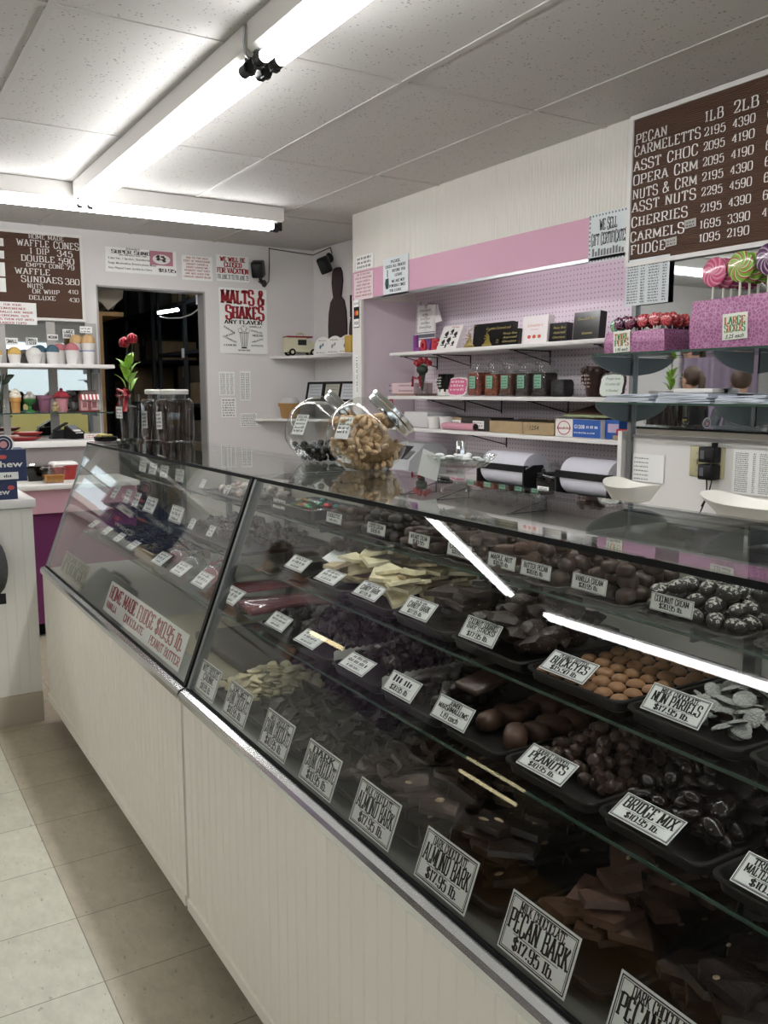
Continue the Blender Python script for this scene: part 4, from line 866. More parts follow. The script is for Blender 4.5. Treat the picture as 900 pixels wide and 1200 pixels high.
# vase with foil roses
t = thing('rose_vase', 'tall clear vase with red bow, green leaves and two foil roses', 'vase', (1.065, 3.86, ZG))
m = MB(); m.lathe([(.045, 0), (.046, .006), (.036, .012), (.040, .1), (.044, .205)], 24, 0, None, True, (True, False)); part('vase', m, 'jar_glass', t)
part('filling', MB().lathe([(.028, .014), (.034, .10), (.036, .15), (.001, .16)], 16), mat('dark_beans', '#2c2523', .6, bump=.6, bscale=200), t)
def leaf(m, p, d, up, l, w):
    p, d, up = Vector(p), Vector(d).normalized(), Vector(up).normalized(); s = d.cross(up).normalized(); L = []
    for k in range(7):
        u = k/6; c = p + d*l*u + up*(.25*l*math.sin(u*2.2)); ww = w*math.sin(PI*(u**.8)*.98 + .02)
        L.append([c - s*ww + up*ww*.3, c, c + s*ww + up*ww*.3, c + up*.0015])
    m.loft(L, 0, True)
m = MB(); q = random.Random(2)
for k in range(9):
    a = k*2.4 + .5; leaf(m, (.01*math.cos(a), .01*math.sin(a), .215 + .014*k), (math.cos(a)*1., math.sin(a)*1., .85), (-math.cos(a), -math.sin(a), .9), .078, .020)
part('leaves', m, 'leaf', t); m = MB()
for dx, dy, h in ((0, 0, .41), (.018, -.02, .425)): m.tube([(0, 0, .02), (dx*.4, dy*.4, .25), (dx, dy, h)], .0022, 6)
part('stem', m, mat('stem_dark', '#2d3a1c', .6), t)
def rose(m, c, r):
    m.ell(c, (r*.8, r*.8, r), 12, 8)
    for k in range(5):
        a = k*1.257; m.ell((c[0] + r*.42*math.cos(a), c[1] + r*.42*math.sin(a), c[2] - r*.1), (r*.62, r*.62, r*.85), 10, 7)
for k, c in enumerate(((-.005, .022, .43), (.018, -.02, .445))): part('rose', (lambda m: (rose(m, c, .024), m)[1])(MB()), mat('foil_rose', '#8f1c2b', .25, .5), t)
m = MB()
for sx in (-1, 1):
    m.tube([(0, 0, .205), (-.03, sx*.055, .225), (-.035, sx*.075, .200), (-.02, sx*.04, .192), (0, 0, .205)], .011, 8, flat=.5)
    m.tube([(-.01, 0, .205), (-.03, sx*.05, .17), (-.04, sx*.075, .13)], .010, 8, flat=.25)
m.ell((-.012, 0, .205), (.018, .016, .015), 10, 6); part('bow', m, 'ribbon_red', t)
m = MB(); m.box(-.028, .028, 0, .05, 0, .001); tg = bpy.data.objects.new('tag', m.mesh('tag', 'paper')); COL.objects.link(tg); tg.parent = t; tg.matrix_basis = frame((-.047, -.012, .10), (.2, -1, 0), (0, 0, 1))
m = MB(); [scrib(m, -.022, .022, .035 - .014*k, .008, z=.0015, seed=k) for k in range(3)]; ll = bpy.data.objects.new('lettering', m.mesh('lettering', 'ink')); COL.objects.link(ll); ll.parent = tg
t = thing('sample_dish', 'small black dish of yellow wrapped sweets beside the rose vase', 'dish', (.955, 3.855, ZG))
part('dish', MB().lathe([(.030, 0), (.046, .004), (.052, .022), (.048, .022), (.042, .008), (.002, .006)], 20), 'black_gloss', t)
m = MB(); q = random.Random(3)
for k in range(9): m.ell((q.uniform(-.026, .026), q.uniform(-.026, .026), .017 + q.uniform(0, .014)), (.015, .009, .007), 8, 5, 0, Matrix.Rotation(0, 4, 'Z'))
part('sweets', m, mat('yellow_wrap', '#b9a763', .35), t)
# cut-glass stand with mints
t = thing('cake_stand', 'footed cut glass dish with silver knob on the case top', 'dish', (1.155, 1.545, ZG))
m = MB(); m.lathe([(.046, 0), (.044, .004), (.020, .010), (.010, .018), (.013, .024), (.009, .030), (.012, .040), (.03, .047), (.055, .052)], 32); 
L = []
for r, z in ((.055, .052), (.066, .060), (.078, .078), (.074, .078), (.062, .064), (.05, .056), (.002, .054)): L.append([(r*(1 + .035*math.cos(k*PI/2)*(z > .055))*math.cos(2*PI*k/48), r*(1 + .035*math.cos(k*PI/2)*(z > .055))*math.sin(2*PI*k/48), z) for k in range(48)])
m.loft(L, 0, False); part('dish', m, 'jar_glass', t)
m = MB(); q = random.Random(6)
for k in range(26): a = q.uniform(0, 6.3); d = q.uniform(0, .052); m.ell((d*math.cos(a), d*math.sin(a), .066 + q.uniform(0, .010)), (.012, .010, .005), 8, 5)
part('mints', m, mat('mint_white', '#dfe0e2', .5), t); part('knob', MB().lathe([(.006, .076), (.012, .079), (.011, .104), (.009, .107), (.001, .108)], 16), 'chrome', t)
solo('napkin', MB().prism([(0, 0), (.058, -.004), (.06, .05), (.004, .06)], 0, .0012, 0, frame((1.09, 1.62, ZG + .03), (.25, -1, -.12), (.12, 0, 1))), 'paper', 'white napkin leaning against the cut glass dish', 'napkin')
# scale pans on their scales behind the case
mat('scoop', '#dedbd2', .4)
def scale_pan(label, x, y, z, L, W, tip):
    t = thing('kitchen_scale', label, 'scale', (x, y, 0), 'counter scales with white pans')
    m = MB(); N = 28
    def ring(s, zz, lift):
        o = []
        for k in range(N):
            a = 2*PI*k/N; cx, sy = sp(math.cos(a), .7), sp(math.sin(a), .8); o.append((W*s*cx, L*s*sy, zz + lift*max(0, sy*tip)**3 + lift*.4*max(0, -sy*tip)**3))
        return o
    m.loft([ring(.45, .002, 0), ring(.66, .006, 0), ring(.98, .032, .014), ring(1., .036, .016), ring(.97, .034, .014), ring(.64, .010, 0), ring(.3, .007, 0)], 0, True)
    m.shift((0, 0, z)); part('pan', m, 'scoop', t)
    part('post', MB().cyl((0, 0, 1.04), (0, 0, z + .004), .013, 12), 'steel', t)
    part('body', MB().rbox(-.10, .10, -.12, .12, .962, 1.045, .02, n=3), 'white', t)
scale_pan('kitchen scale with tilted white pan, beside the paper rolls', 1.45, 1.318, 1.210, .058, .055, 1)
scale_pan('kitchen scale with wide white pan, nearest the viewer', 1.45, .995, 1.204, .125, .065, 1)
b = MB(); b.box(1.335, 1.62, .30, 1.55, .925, .96); b.box(1.36, 1.60, .34, .37, 0, .925); b.box(1.36, 1.60, 1.48, 1.51, 0, .925); b.box(1.36, 1.6, .37, 1.48, .4, .42); solo('service_bench', b, 'white', 'narrow white bench behind the glass case, under the scales', 'bench')

# ================================================================ recessed pegboard shelves
mat('shelf_white', '#e3e1de', .4)
def wall_shelf(label, zt, y0, y1, brs, x0=2.93):
    t = thing('pegboard_shelf', label, 'shelf', (3.09, (y0+y1)/2, zt), 'white shelves on the pegboard')
    part('board', MB().rbox(x0, 3.244, y0, y1, zt - .020, zt, .003), 'shelf_white', t, world=True)
    for y in brs:
        m = MB().tube([(3.243, y, zt - .024), (2.96, y, zt - .024)], .003, 6).tube([(2.99, y, zt - .026), (3.238, y, zt - .085), (3.243, y, zt - .085)], .003, 6).tube([(3.241, y, zt - .022), (3.241, y, zt - .10)], .0035, 6); part('bracket', m, 'black', t, world=True)
wall_shelf('white shelf high on the pegboard holding boxes and LOVE letters', 1.690, 2.66, 4.68, (2.95, 3.55, 4.25, 4.6))
wall_shelf('white shelf mid pegboard with candy jars and black mug', 1.424, 2.66, 4.70, (2.71, 3.4, 3.95, 4.3))
wall_shelf('white shelf low on the pegboard holding cartons and paper cups', 1.232, 2.66, 4.70, (2.8, 3.9))
c = thing('back_counter', 'white work counter under the pegboard shelves', 'counter', (2.85, 3.75, 0))
part('worktop', MB().box(2.45, 3.243, 2.63, 4.83, .915, .95), 'white_gloss', c, world=True); part('cabinet', MB().box(2.50, 3.243, 2.64, 4.82, .02, .915), 'white', c, world=True)
for k in range(4): part('cabinet_door', MB().box(2.488, 2.499, 2.66 + .54*k, 3.18 + .54*k, .10, .88), 'cream_wall', c, world=True)

def on_wall_M(y, z, x=2.9): return frame((x, y, z), (0, -1, 0), (0, 0, 1))
def upright(nm, label, cat, y0, y1, z, h, x, th, m, faces=(), lean=8, group=None, pname='cover', top=None):
    """box or book standing on a shelf, its face to the shop; faces = [(ink, fn)]"""
    a = rad(lean); w = y0 - y1
    M = frame((x + math.sin(a)*0, (y0+y1)/2, z + .001 + th*math.sin(a)*0), (0, -1, 0), (math.sin(a), 0, math.cos(a)))
    t = thing(nm, label, cat, M, group)
    part(pname, MB().box(-w/2, w/2, 0, h, -th, 0), m, t)
    for i, (ink, fn) in enumerate(faces):
        q = MB(); fn(q, w, h); part('lettering' if i == 0 else 'print', q, ink, t)
    return t
Z1, Z2, Z3 = 1.691, 1.425, 1.233
gold = mat('gold_print', '#9d9157', .4, .4); gold_foil = mat('gold_ribbon', '#a39347', .35, .5)
# tea towel on a peg
t = thing('tea_towel', 'white tea towel with chocolate saying, hanging from a peg', 'towel', frame((3.17, 4.62, 1.735), (0, -1, 0), (0, 0, 1)))
m = MB(); N = 10
m.loft([[(-.105 + .2*k/N, y, .004*math.sin(k*1.3)) for k in range(N+1)] + [(-.105 + .2*k/N, y, .004*math.sin(k*1.3) - .006) for k in range(N, -1, -1)] for y in (0, .255)]); part('cloth', m, 'paper', t)
part('fold', MB().loft([[(.095, .14, 0), (.135, .15, -.02), (.095, .255, -.012)], [(.095, .14, -.006), (.135, .15, -.026), (.095, .255, -.018)]]), 'paper', t)
m = MB()
for y, h in ((.055, .022), (.042, .006), (.085, .004)): m.box(-.105, .095, y, y+h, .0045, .006)
part('stripe', m, mat('grey_stripe', '#5d5f66', .8), t); m = MB()
for k, s in enumerate(('Chocolate', 'is the', 'Duct Tape', 'that Fixes', 'Everything')): bfont(m, s, -.005, .218 - .026*k, .014, (.12, .06, .11, .10, .13)[k], z=.0065, shear=.25)
part('lettering', m, 'ink', t)
solo('peg_hook', MB().tube([(3.245, 4.60, 2.00), (3.17, 4.60, 2.0), (3.15, 4.60, 1.985), (3.155, 4.60, 1.97)], .004, 6).ell((3.155, 4.66, 2.005), (.012, .012, .012), 8, 6), 'steel', 'small steel peg hook holding the tea towel', 'hook')
# LOVE
LV = [('L', '#7b3b82', .075), ('O', '#b8303c', .062), ('V', '#6d3a80', .060), ('E', '#b8303c', .060)]
y = 4.53
for ch, c, w in LV:
    h = .10 if ch == 'L' else .072
    cu = bpy.data.curves.new('l', 'FONT'); cu.body = ch; cu.size = 1; cu.extrude = .16; cu.offset = .05; cu.bevel_depth = .02; cu.resolution_u = 3
    o = bpy.data.objects.new('l', cu); COL.objects.link(o); me = bpy.data.meshes.new_from_object(o.evaluated_get(bpy.context.evaluated_depsgraph_get())); bpy.data.objects.remove(o)
    xs = [v.co.x for v in me.vertices]; ys = [v.co.y for v in me.vertices]
    for v in me.vertices: v.co = Vector(((v.co.x - min(xs))/(max(xs) - min(xs))*w*.92, (v.co.y - min(ys))/(max(ys) - min(ys))*h, v.co.z*.06))
    me.materials.clear(); me.materials.append(mat('letter_' + ch, c, .5)); me.name = 'standing_letter'
    solo('standing_letter', me, None, '%s letter %s of the word LOVE on the high pegboard shelf' % ({'L': 'tall purple', 'O': 'red', 'V': 'purple', 'E': 'red'}[ch], ch), 'letter', 'LOVE shelf letters', frame((3.02, y, Z1 + .001), (0, -1, 0), (0, 0, 1))); y -= w
def fb(q, w, h):
    slab(q, 'FOR SALE', .03, h*.90, h*.055, w*.4, 1, z=.001)
    for i, (a, b, s) in enumerate(((-.04, .10, .022), (.01, .115, .018), (.05, .095, .020), (-.05, .05, .020), (0, .06, .024), (.05, .04, .016), (-.015, .025, .012))): q.add([(a + s*math.cos(k*1.05)*.9, b + s*math.sin(k*1.05)*(.6 + .4*(k % 2)), .001) for k in range(6)], [tuple(range(6))]); rect_line(q, a - s*.9, a + s*.9, b - s*1.1, b - s*.8, .003, z=.001)
t = upright('leaning_plaque', 'white box plaque with black cartoon drawings, leaning beside LOVE letters', 'plaque', 4.27, 4.08, Z1, .15, 3.00, .03, 'white', [(['ink', 'red_ink'], fb)], 22, pname='panel')
def bx1(q, w, h):
    bfont(q, 'Gourmet Caramels and', .05, h*.72, .016, w*.62, z=.001, shear=.3); bfont(q, 'Nuts', .08, h*.50, .014, z=.001, shear=.3); bfont(q, 'Chocolates', .09, h*.16, .022, w*.3, z=.001, shear=.3)
upright('chocolate_box', 'wide black chocolate box with gold script and pale bow', 'gift box', 4.00, 3.66, Z1, .135, 3.06, .035, 'black_gloss', [(gold, bx1)], 6, 'black gift boxes on the high shelf', 'carton')
def bx2(q, w, h): [bfont(q, s, .01, h*(.70 - .24*k), .012, w*.7, z=.001, shear=.3) for k, s in enumerate(('Fancy Box', 'Assorted', 'Chocolates'))]
upright('chocolate_box', 'low black chocolate box in front of the wide one', 'gift box', 3.72, 3.555, Z1, .088, 3.02, .03, 'black_gloss', [(gold, bx2)], 6, 'black gift boxes on the high shelf', 'carton')
def bow(label, y, x, s):
    m = MB()
    for k in range(9): a = k*.7; m.tube([(0, 0, .05*s), (-.012, .028*s*math.cos(a), (.05 + .03*math.sin(a))*s), (-.006, .012*s*math.cos(a + .5), (.05 + .012*math.sin(a))*s)], .0022, 5)
    for k in range(7): m.tube([(0, 0, .05*s), (-.010, (k - 3)*.010*s, .02*s), (-.012, (k - 3)*.016*s, .004)], .0022, 5)
    m.ell((-.012, 0, .008*s), (.012, .05*s, .008*s), 12, 6); m.tube([(0, -.05*s, .115*s), (-.01, 0, .09*s), (-.006, 0, .05*s)], .0015, 5)
    solo('ribbon_bow', m, gold_foil, label, 'bow', None, Matrix.Translation((x, y, Z1 + .002)))
bow('pale gold ribbon bow before the wide black box', 3.945, 3.005, 1.05); bow('dull gold ribbon bow before the low black box', 3.765, 2.99, .85)
def bx3(q, w, h):
    bfont(q, "Schneider's", 0, h*.62, .016, w*.62, 0, z=.001, shear=.3); bfont(q, 'candies', .0, h*.50, .008, w*.3, 0, z=.001)
    for k in (-1, 0, 1): q.add([(k*w*.2 + w*.07*math.cos(j*.52), h*.27 + h*.065*math.sin(j*.52), .001) for j in range(12)], [tuple(range(12))], 1)
upright('chocolate_box', 'white chocolate box printed with three orange sweets', 'gift box', 3.553, 3.36, Z1, .145, 3.04, .04, 'white', [([mat('orange_script', '#c98a7a', .6), mat('orange_print', '#c2562e', .6)], bx3)], 5, None, 'carton')
upright('chocolate_box', 'small black chocolate box right after the white box', 'gift box', 3.345, 3.22, Z1, .098, 3.04, .04, 'black_gloss', [(gold, bx2)], 5, 'black gift boxes on the high shelf', 'carton')
upright('chocolate_box', 'tall black chocolate box standing alone near the lollipops', 'gift box', 3.165, 2.995, Z1, .137, 3.03, .045, 'black_gloss', [(gold, lambda q, w, h: (bfont(q, 'Chocolate Box', 0, h*.72, .012, w*.7, z=.001, shear=.3), bfont(q, 'Gourmet', .01, h*.22, .012, w*.4, z=.001, shear=.3)))], 5, 'black gift boxes on the high shelf', 'carton')
# middle shelf
for k in range(2):
    t = thing('book', '%s of two flat pink boxes stacked at the niche end' % ('upper' if k else 'lower'), 'box', (3.06, 4.62, Z2 + .001 + .013 + .033*k), 'flat pink boxes')
    part('cover', MB().box(-.07, .07, -.13, .13, 0, .032), mat('pale_pink', '#cdb4b8', .6), t); m = MB()
    M = frame((-.0708, .02, .006), (0, -1, 0), (0, 0, 1)); scrib(m, -.02, .14, .006, .010, 0, M, seed=k); scrib(m, -.14, -.09, .006, .010, 0, M, seed=k+3); part('lettering', m, 'ink', t)
solo('flat_box', MB().box(2.98, 3.14, 4.46, 4.69, Z2 + .0005, Z2 + .0135), mat('brown_card', '#8c7466', .7), 'thin brown flat box under the two pink boxes', 'box')
t = thing('small_vase', 'small glass pitcher of red roses with red bow on the middle shelf', 'vase', (2.99, 4.40, Z2 + .001)); m = MB(); m.lathe([(.022, 0), (.034, .02), (.030, .06), (.020, .085), (.027, .10)], 18, 0, None, True, (True, False)); m.tube([(.0, -.028, .085), (.0, -.055, .08), (0, -.055, .04), (0, -.033, .03)], .004, 6); part('pitcher', m, 'jar_glass', t)
for k, (a, b, c) in enumerate(((-.01, .05, .20), (0, .02, .215), (-.015, -.01, .205), (0, -.04, .21), (.01, -.06, .195), (-.01, .03, .19))): part('rose', (lambda m: (rose(m, (a, b, c), .018), m)[1])(MB()), 'rose_red', t)
m = MB()
for k in range(7): m.tube([(0, 0, .03), (0, (.06 - .02*k)*.5, .13), (0, .06 - .02*k, .19)], .004, 5)
m.ell((0, 0, .155), (.03, .05, .03), 10, 6); part('leaves', m, mat('dark_leaf', '#1d2b1c', .6), t)
m = MB(); [m.tube([(-.03, .0, .10), (-.045, s*.035, .115 - .01*k), (-.04, s*.045, .085 - .03*k)], .008, 6, flat=.4) for s in (-1, 1) for k in (0, 1)]; part('bow', m, 'ribbon_red', t)
t = thing('mug', 'black mug with white drip base on the middle shelf', 'mug', (2.985, 4.145, Z2 + .001)); part('cup', MB().lathe([(.040, 0), (.042, .004), (.048, .125), (.045, .125), (.040, .01), (.002, .008)], 24), 'black_gloss', t); part('handle', MB().tube([(0, .045, .10), (0, .075, .11), (0, .088, .075), (0, .070, .04), (0, .043, .035)], .0065, 8), 'black_gloss', t)
m = MB()
for k in range(24): a = 2*PI*k/24; h = .022 + .018*abs(math.sin(k*2.1)); m.loft([[(.0435*math.cos(a+d), .0435*math.sin(a+d), z) for d in (-.12, .12)] + [(.046*math.cos(a+d), .046*math.sin(a+d), z) for d in (.12, -.12)] for z in (.001, h)])
part('drip_glaze', m, 'white', t); m = MB()
for k in range(4): scrib(m, -.022, .022, .10 - .016*k, .009, 0, frame((-.0495, 0, 0), (0, -1, 0), (0, 0, 1)), seed=k)
part('lettering', m, 'white', t)
t = thing('wavy_plaque', 'pink plaque with wavy white edge leaning beside the black mug', 'plaque', frame((2.965, 4.02, Z2 + .001), (0, -1, 0), (.2, 0, 1)))
def wavy(w, h, e): 
    P = []
    for k in range(64):
        a = 2*PI*k/64; P.append((sp(math.cos(a), .45)*w*(1 + e*math.sin(k*1.57)), h + sp(math.sin(a), .45)*h*(1 + e*math.cos(k*1.57))))
    return P
part('edge', MB().prism(wavy(.09, .053, .05), -.01, 0), 'white', t); part('panel', MB().prism([(x*.9, (y - .053)*.86 + .053) for x, y in wavy(.09, .053, .05)], 0, .002), mat('hot_pink', '#c25a80', .5), t)
m = MB(); [scrib(m, -.065, .065, .075 - .022*k, .014, z=.0025, seed=k*3) for k in range(3)]; part('lettering', m, 'white', t)
for i, (a, b) in enumerate(((3.905, 3.785), (3.775, 3.65), (3.655, 3.545), (3.54, 3.425), (3.425, 3.31))):
    cs = ('#8a4436', '#8f4a2c', '#5a3326', '#2f2320', '#271d1b')[i]
    t = thing('candy_jar', 'clear jar of %s with green label, %s of five from the pink plaque' % (('pink red sweets', 'orange red sweets', 'brown sweets', 'dark chocolates', 'near black sweets')[i], ('first', 'second', 'third', 'fourth', 'last')[i]), 'jar', (2.995 + .012*i, (a+b)/2, Z2 + .001), 'square jars on the middle shelf')
    m = MB(); m.rbox(-.052, .052, -.054, .054, 0, .14, .012, n=3); m.lathe([(.042, .138), (.046, .146), (.044, .155)], 20, 0, None, True, (False, False)); part('jar', m, 'jar_glass', t)
    m = MB(); m.lathe([(.050, .156), (.054, .160), (.054, .170), (.044, .186), (.030, .192), (.018, .196), (.022, .206), (.012, .212), (.001, .213)], 22); part('lid', m, 'jar_glass', t, 'clear domed lid')
    part('sweets', MB().rbox(-.046, .046, -.048, .048, .003, .118 if i else .128, .010), mat('jar_fill_%d' % i, cs, .5, bump=1., bscale=110, var=.6, vscale=70), t)
    tg = part('sticker', MB().box(-.026, .026, .042, .108, 0, .001), mat('mint_label', '#7cae93', .6), t); tg.matrix_basis = frame((-.0532, -.005, 0), (0, -1, 0), (0, 0, 1))
    m = MB(); [scrib(m, -.020, .020, .092 - .015*k, .009, z=.0016, seed=k + i*5) for k in range(4)]; ll = part('lettering', m, mat('dark_green', '#25463a', .7), tg)
solo('sweet_bag', MB().rbox(-.04, .04, -.055, .045, 0, .085, .018), mat('bag_black', '#1c1b1d', .45, bump=.8, bscale=90), 'dark bag of black sweets after the last square jar', 'bag', None, Matrix.Translation((3.06, 3.262, Z2 + .001)))
t = thing('candy_pot', 'dark brown chocolate pot with dripping rim, hanging tag text', 'pot', (2.98, 2.955, Z2 + .001)); part('pot', MB().lathe([(.036, 0), (.040, .01), (.050, .11), (.056, .118), (.056, .135), (.050, .14), (.002, .14)], 24), mat('choc_brown', '#2f1a16', .35), t); part('handle', MB().tube([(0, .05, .11), (0, .078, .105), (0, .08, .07), (0, .046, .05)], .009, 8), 'choc_brown', t)
m = MB(); [m.ell((.054*math.cos(k*.52), .054*math.sin(k*.52), .130 - .006*(k % 3)), (.016, .016, .014), 8, 6) for k in range(12)]; part('drips', m, 'choc_brown', t)
m = MB(); [scrib(m, -.028, .028, .095 - .017*k, .008, 0, frame((-.0515, 0, 0), (0, -1, 0), (-.08, 0, 1)), seed=k) for k in range(4)]; part('lettering', m, mat('pale_script', '#c9b7ae', .7), t)
t = thing('saying_plaque', 'cream plaque about falling in chocolate, dripping dark edge, on the middle shelf', 'plaque', frame((2.945, 2.825, Z2 + .001), (0, -1, 0), (.18, 0, 1)))
part('panel', MB().prism(wavy(.072, .055, .03), -.012, 0), 'choc_brown', t); part('face', MB().prism([(x*.94, (y-.055)*.9 + .052) for x, y in wavy(.072, .055, .02)], 0, .0015), mat('mint_cream', '#d3ddd2', .5), t)
m = MB(); bfont(m, 'Forget love', .004, .078, .012, .085, z=.002, shear=.3); bfont(m, "I'd rather fall", .006, .053, .012, .09, z=.002, shear=.3); bfont(m, 'in Chocolate!', .008, .024, .012, .075, z=.002, shear=.3); part('lettering', m, 'ink', t)
# low shelf
solo('towel_box', MB().rbox(2.96, 3.18, 4.30, 4.56, Z3 + .001, Z3 + .095, .01), mat('grey_white', '#c8c6c6', .5), 'plain grey white carton at the far end of the low shelf', 'box')
for i, y in enumerate((4.245, 4.125)):
    t = thing('paper_cup', 'white paper cup on the low shelf, %s' % ('beside the grey carton' if i == 0 else 'beside the pink roll'), 'cup', (2.975, y, Z3 + .001), 'white paper cups'); part('cup', MB().lathe([(.032, 0), (.043, .066), (.046, .068), (.044, .071), (.041, .066), (.030, .004), (.002, .004)], 22), 'white', t)
t = thing('low_carton', 'long dark low carton with white labels behind the pink roll', 'box', (3.05, 3.92, Z3 + .001)); part('carton', MB().box(-.06, .10, -.19, .19, 0, .072), mat('dark_card', '#2a2624', .6), t)
M = frame((-.061, 0, 0), (0, -1, 0), (0, 0, 1)); part('end_panel', MB().box(-.19, -.08, 0, .07, 0, .001, M=M), 'kraft', t)
for a in (-.185, .03): 
    m = MB().box(a, a + .10, .012, .055, .001, .002, M=M); l = part('sticker', m, 'paper', t); m = MB(); [scrib(m, a + .01, a + .09, .040 - .015*k, .009, 0, M, .0026, k) for k in range(2)]; part('lettering', m, 'ink', l)
t = thing('plastic_roll', 'pink plastic wrap roll lying at the low shelf edge', 'roll', (2.953, 3.97, Z3 + .022)); part('wrap', MB().cyl((0, -.15, 0), (0, .15, 0), .0205, 20), mat('wrap_pink', '#c98f9d', .4), t); part('core', MB().lathe([(.019, 0), (.0195, .003), (.012, .003), (.0115, -.002), (.001, -.002)], 18, 0, frame((0, -.15, 0), (1, 0, 0), (0, 0, -1))), 'dark_card', t)
for i, (a, b, l) in enumerate(((3.705, 3.435, 'kraft carton tray nearest the pink roll'), (3.43, 3.20, 'kraft carton tray with pencilled number beside the foil box'))):
    t = thing('kraft_carton', l, 'box', (3.05, (a+b)/2, Z3 + .001), 'kraft carton trays'); w_ = (a-b)/2; m = MB(); m.box(-.09, -.085, -w_, w_, 0, .062); m.box(.12, .125, -w_, w_, 0, .07); m.box(-.085, .12, -w_, -w_+.005, 0, .062); m.box(-.085, .12, w_-.005, w_, 0, .062); m.box(-.085, .12, -w_+.005, w_-.005, 0, .004); part('tray', m, 'kraft', t)
    if i: m = MB(); bfont(m, '1254', -.03, .024, .022, .07, 0, frame((-.0905, 0, 0), (0, -1, 0), (0, 0, 1)), z=.0005, shear=.3); part('lettering', m, 'ink', t)
    m = MB(); m.box(-.07, .10, -w_+.02, w_-.02, .005, .066 if not i else .05); part('lining', m, 'dark_card', t)
t = thing('foil_carton', 'white and blue foil wrap carton with red logo on the low shelf', 'box', (3.03, 3.035, Z3 + .001)); part('carton', MB().box(-.075, .12, -.15, .15, 0, .085), 'white', t); M = frame((-.0755, 0, 0), (0, -1, 0), (0, 0, 1))
part('blue_panel', MB().box(-.03, .15, .002, .085, 0, .0006, M=M), mat('carton_blue', '#2456a4', .5), t)
m = MB(); [m.add([(-.09 + r*math.cos(k*.314)*1.3, .043 + r*math.sin(k*.314), .0008) for r in (.030, .034) for k in range(20)], [(k, (k+1) % 20, 20 + (k+1) % 20, 20+k) for k in range(20)], 0, False, M)]; bfont(m, 'handi-foil', -.09, .036, .013, .092, 0, M, z=.001, bold=.01); part('lettering', m, 'red_ink', t)
m = MB(); bfont(m, 'G120B', .015, .043, .018, .07, 0, M, z=.001, bold=.02); scrib(m, .06, .14, .045, .014, 0, M, .001, 4); scrib(m, -.02, .12, .02, .008, 0, M, .001, 5); part('print', m, 'white', t)
t = thing('tea_carton', 'narrow blue carton at the low shelf end', 'box', (3.03, 2.838, Z3 + .001)); part('carton', MB().box(-.05, .10, -.042, .042, 0, .088), 'carton_blue', t); m = MB().box(-.025, .04, .03, .07, 0, .001, M=frame((-.0502, 0, 0), (0, -1, 0), (0, 0, 1))); part('sticker', m, mat('lilac', '#b8a8c4', .6), t)
solo('small_red_box', MB().rbox(2.955, 2.975, 2.70, 2.79, Z3 + .022, Z3 + .05, .003), 'red_ink', 'little red box on a tan slab at the low shelf end', 'box'); solo('tan_slab', MB().rbox(2.945, 3.04, 2.69, 2.80, Z3 + .001, Z3 + .021, .003), 'kraft', 'tan cardboard slab under the little red box', 'slab')
t = thing('carton_lid', 'open brown cardboard lid leaning over the foil carton', 'lid', (3.12, 2.97, Z3 + .088)); part('flap', MB().box(-.12, .10, -.20, .20, .042, .046, M=Matrix.Rotation(rad(-12), 4, 'Y')), mat('lid_brown', '#5c4638', .7), t); part('edge', MB().box(-.125, -.12, -.20, .20, .036, .046, M=Matrix.Rotation(rad(-12), 4, 'Y')), mat('lid_green', '#9aa67f', .6), t); part('riser', MB().box(.07, .10, -.19, .19, -.088, .035), 'lid_brown', t)
# work counter: paper cutters, black jar, till
for y0, y1, l in ((3.70, 3.315, 'paper roll cutter nearest the cut glass dish'), (3.09, 2.745, 'paper roll cutter beside the white post')):
    t = thing('paper_cutter', l, 'paper roll', (2.97, (y0+y1)/2, .951), 'white paper roll cutters'); w_ = (y0-y1)/2
    part('paper_roll', MB().cyl((0, -w_+.02, .10), (0, w_-.02, .10), .088, 36), mat('roll_paper', '#cfcfd8', .6), t)
    part('cutter_bar', MB().box(-.098, -.088, -w_, w_, .095, .125).box(-.095, -.07, -w_, w_, .122, .128), 'black', t)
    for s in (-1, 1): part('end_bracket', MB().prism([(-.10, 0), (.09, 0), (.07, .06), (.03, .13), (-.03, .13), (-.10, .10)], 0, .008, 0, frame((0, s*(w_-.006) + .004, 0), (1, 0, 0), (0, 0, 1))), 'stand_black', t)
    part('foot', MB().box(-.09, .09, -w_+.01, w_-.01, 0, .008), 'stand_black', t)
t = thing('black_jar', 'dark glass jar with clear lid between the two paper rolls', 'jar', (2.97, 3.20, .951)); part('jar', MB().rbox(-.07, .07, -.075, .075, 0, .10, .02, n=3), 'smoke_plastic', t); part('contents', MB().rbox(-.064, .064, -.068, .068, .003, .085, .018), 'black_matte', t); part('lid', MB().lathe([(.056, .10), (.062, .106), (.062, .118), (.045, .132), (.022, .14), (.024, .15), (.001, .155)], 24), 'jar_glass', t)
m = MB().box(-.04, .04, .014, .036, 0, .001, M=frame((-.0715, 0, 0), (0, -1, 0), (0, 0, 1))); s_ = part('sticker', m, 'paper', t); m = MB(); slab(m, 'CHOCOLATE', 0, .019, .011, .06, 0, frame((-.0715, 0, 0), (0, -1, 0), (0, 0, 1)), z=.0016); part('lettering', m, 'ink', s_)
t = thing('cash_register', 'light grey rounded till at the far end of the work counter', 'till', (2.98, 4.46, .951)); part('body', MB().loft([[(x, y, z) for x, z in ((-.15, 0), (.14, 0), (.14, .15), (.09, .19), (-.02, .185), (-.13, .09))] for y in (-.14, .14)]), mat('till_grey', '#a9acae', .4), t); part('screen', MB().box(-.003, .11, -.05, .10, 0, .003, M=frame((-.126, .0, .095), (.72, 0, .62), (0, 1, 0))), 'stand_black', t); part('keypad', MB().box(0, .07, -.11, -.06, 0, .004, M=frame((-.126, 0, .095), (.72, 0, .62), (0, 1, 0))), 'grey_metal', t)
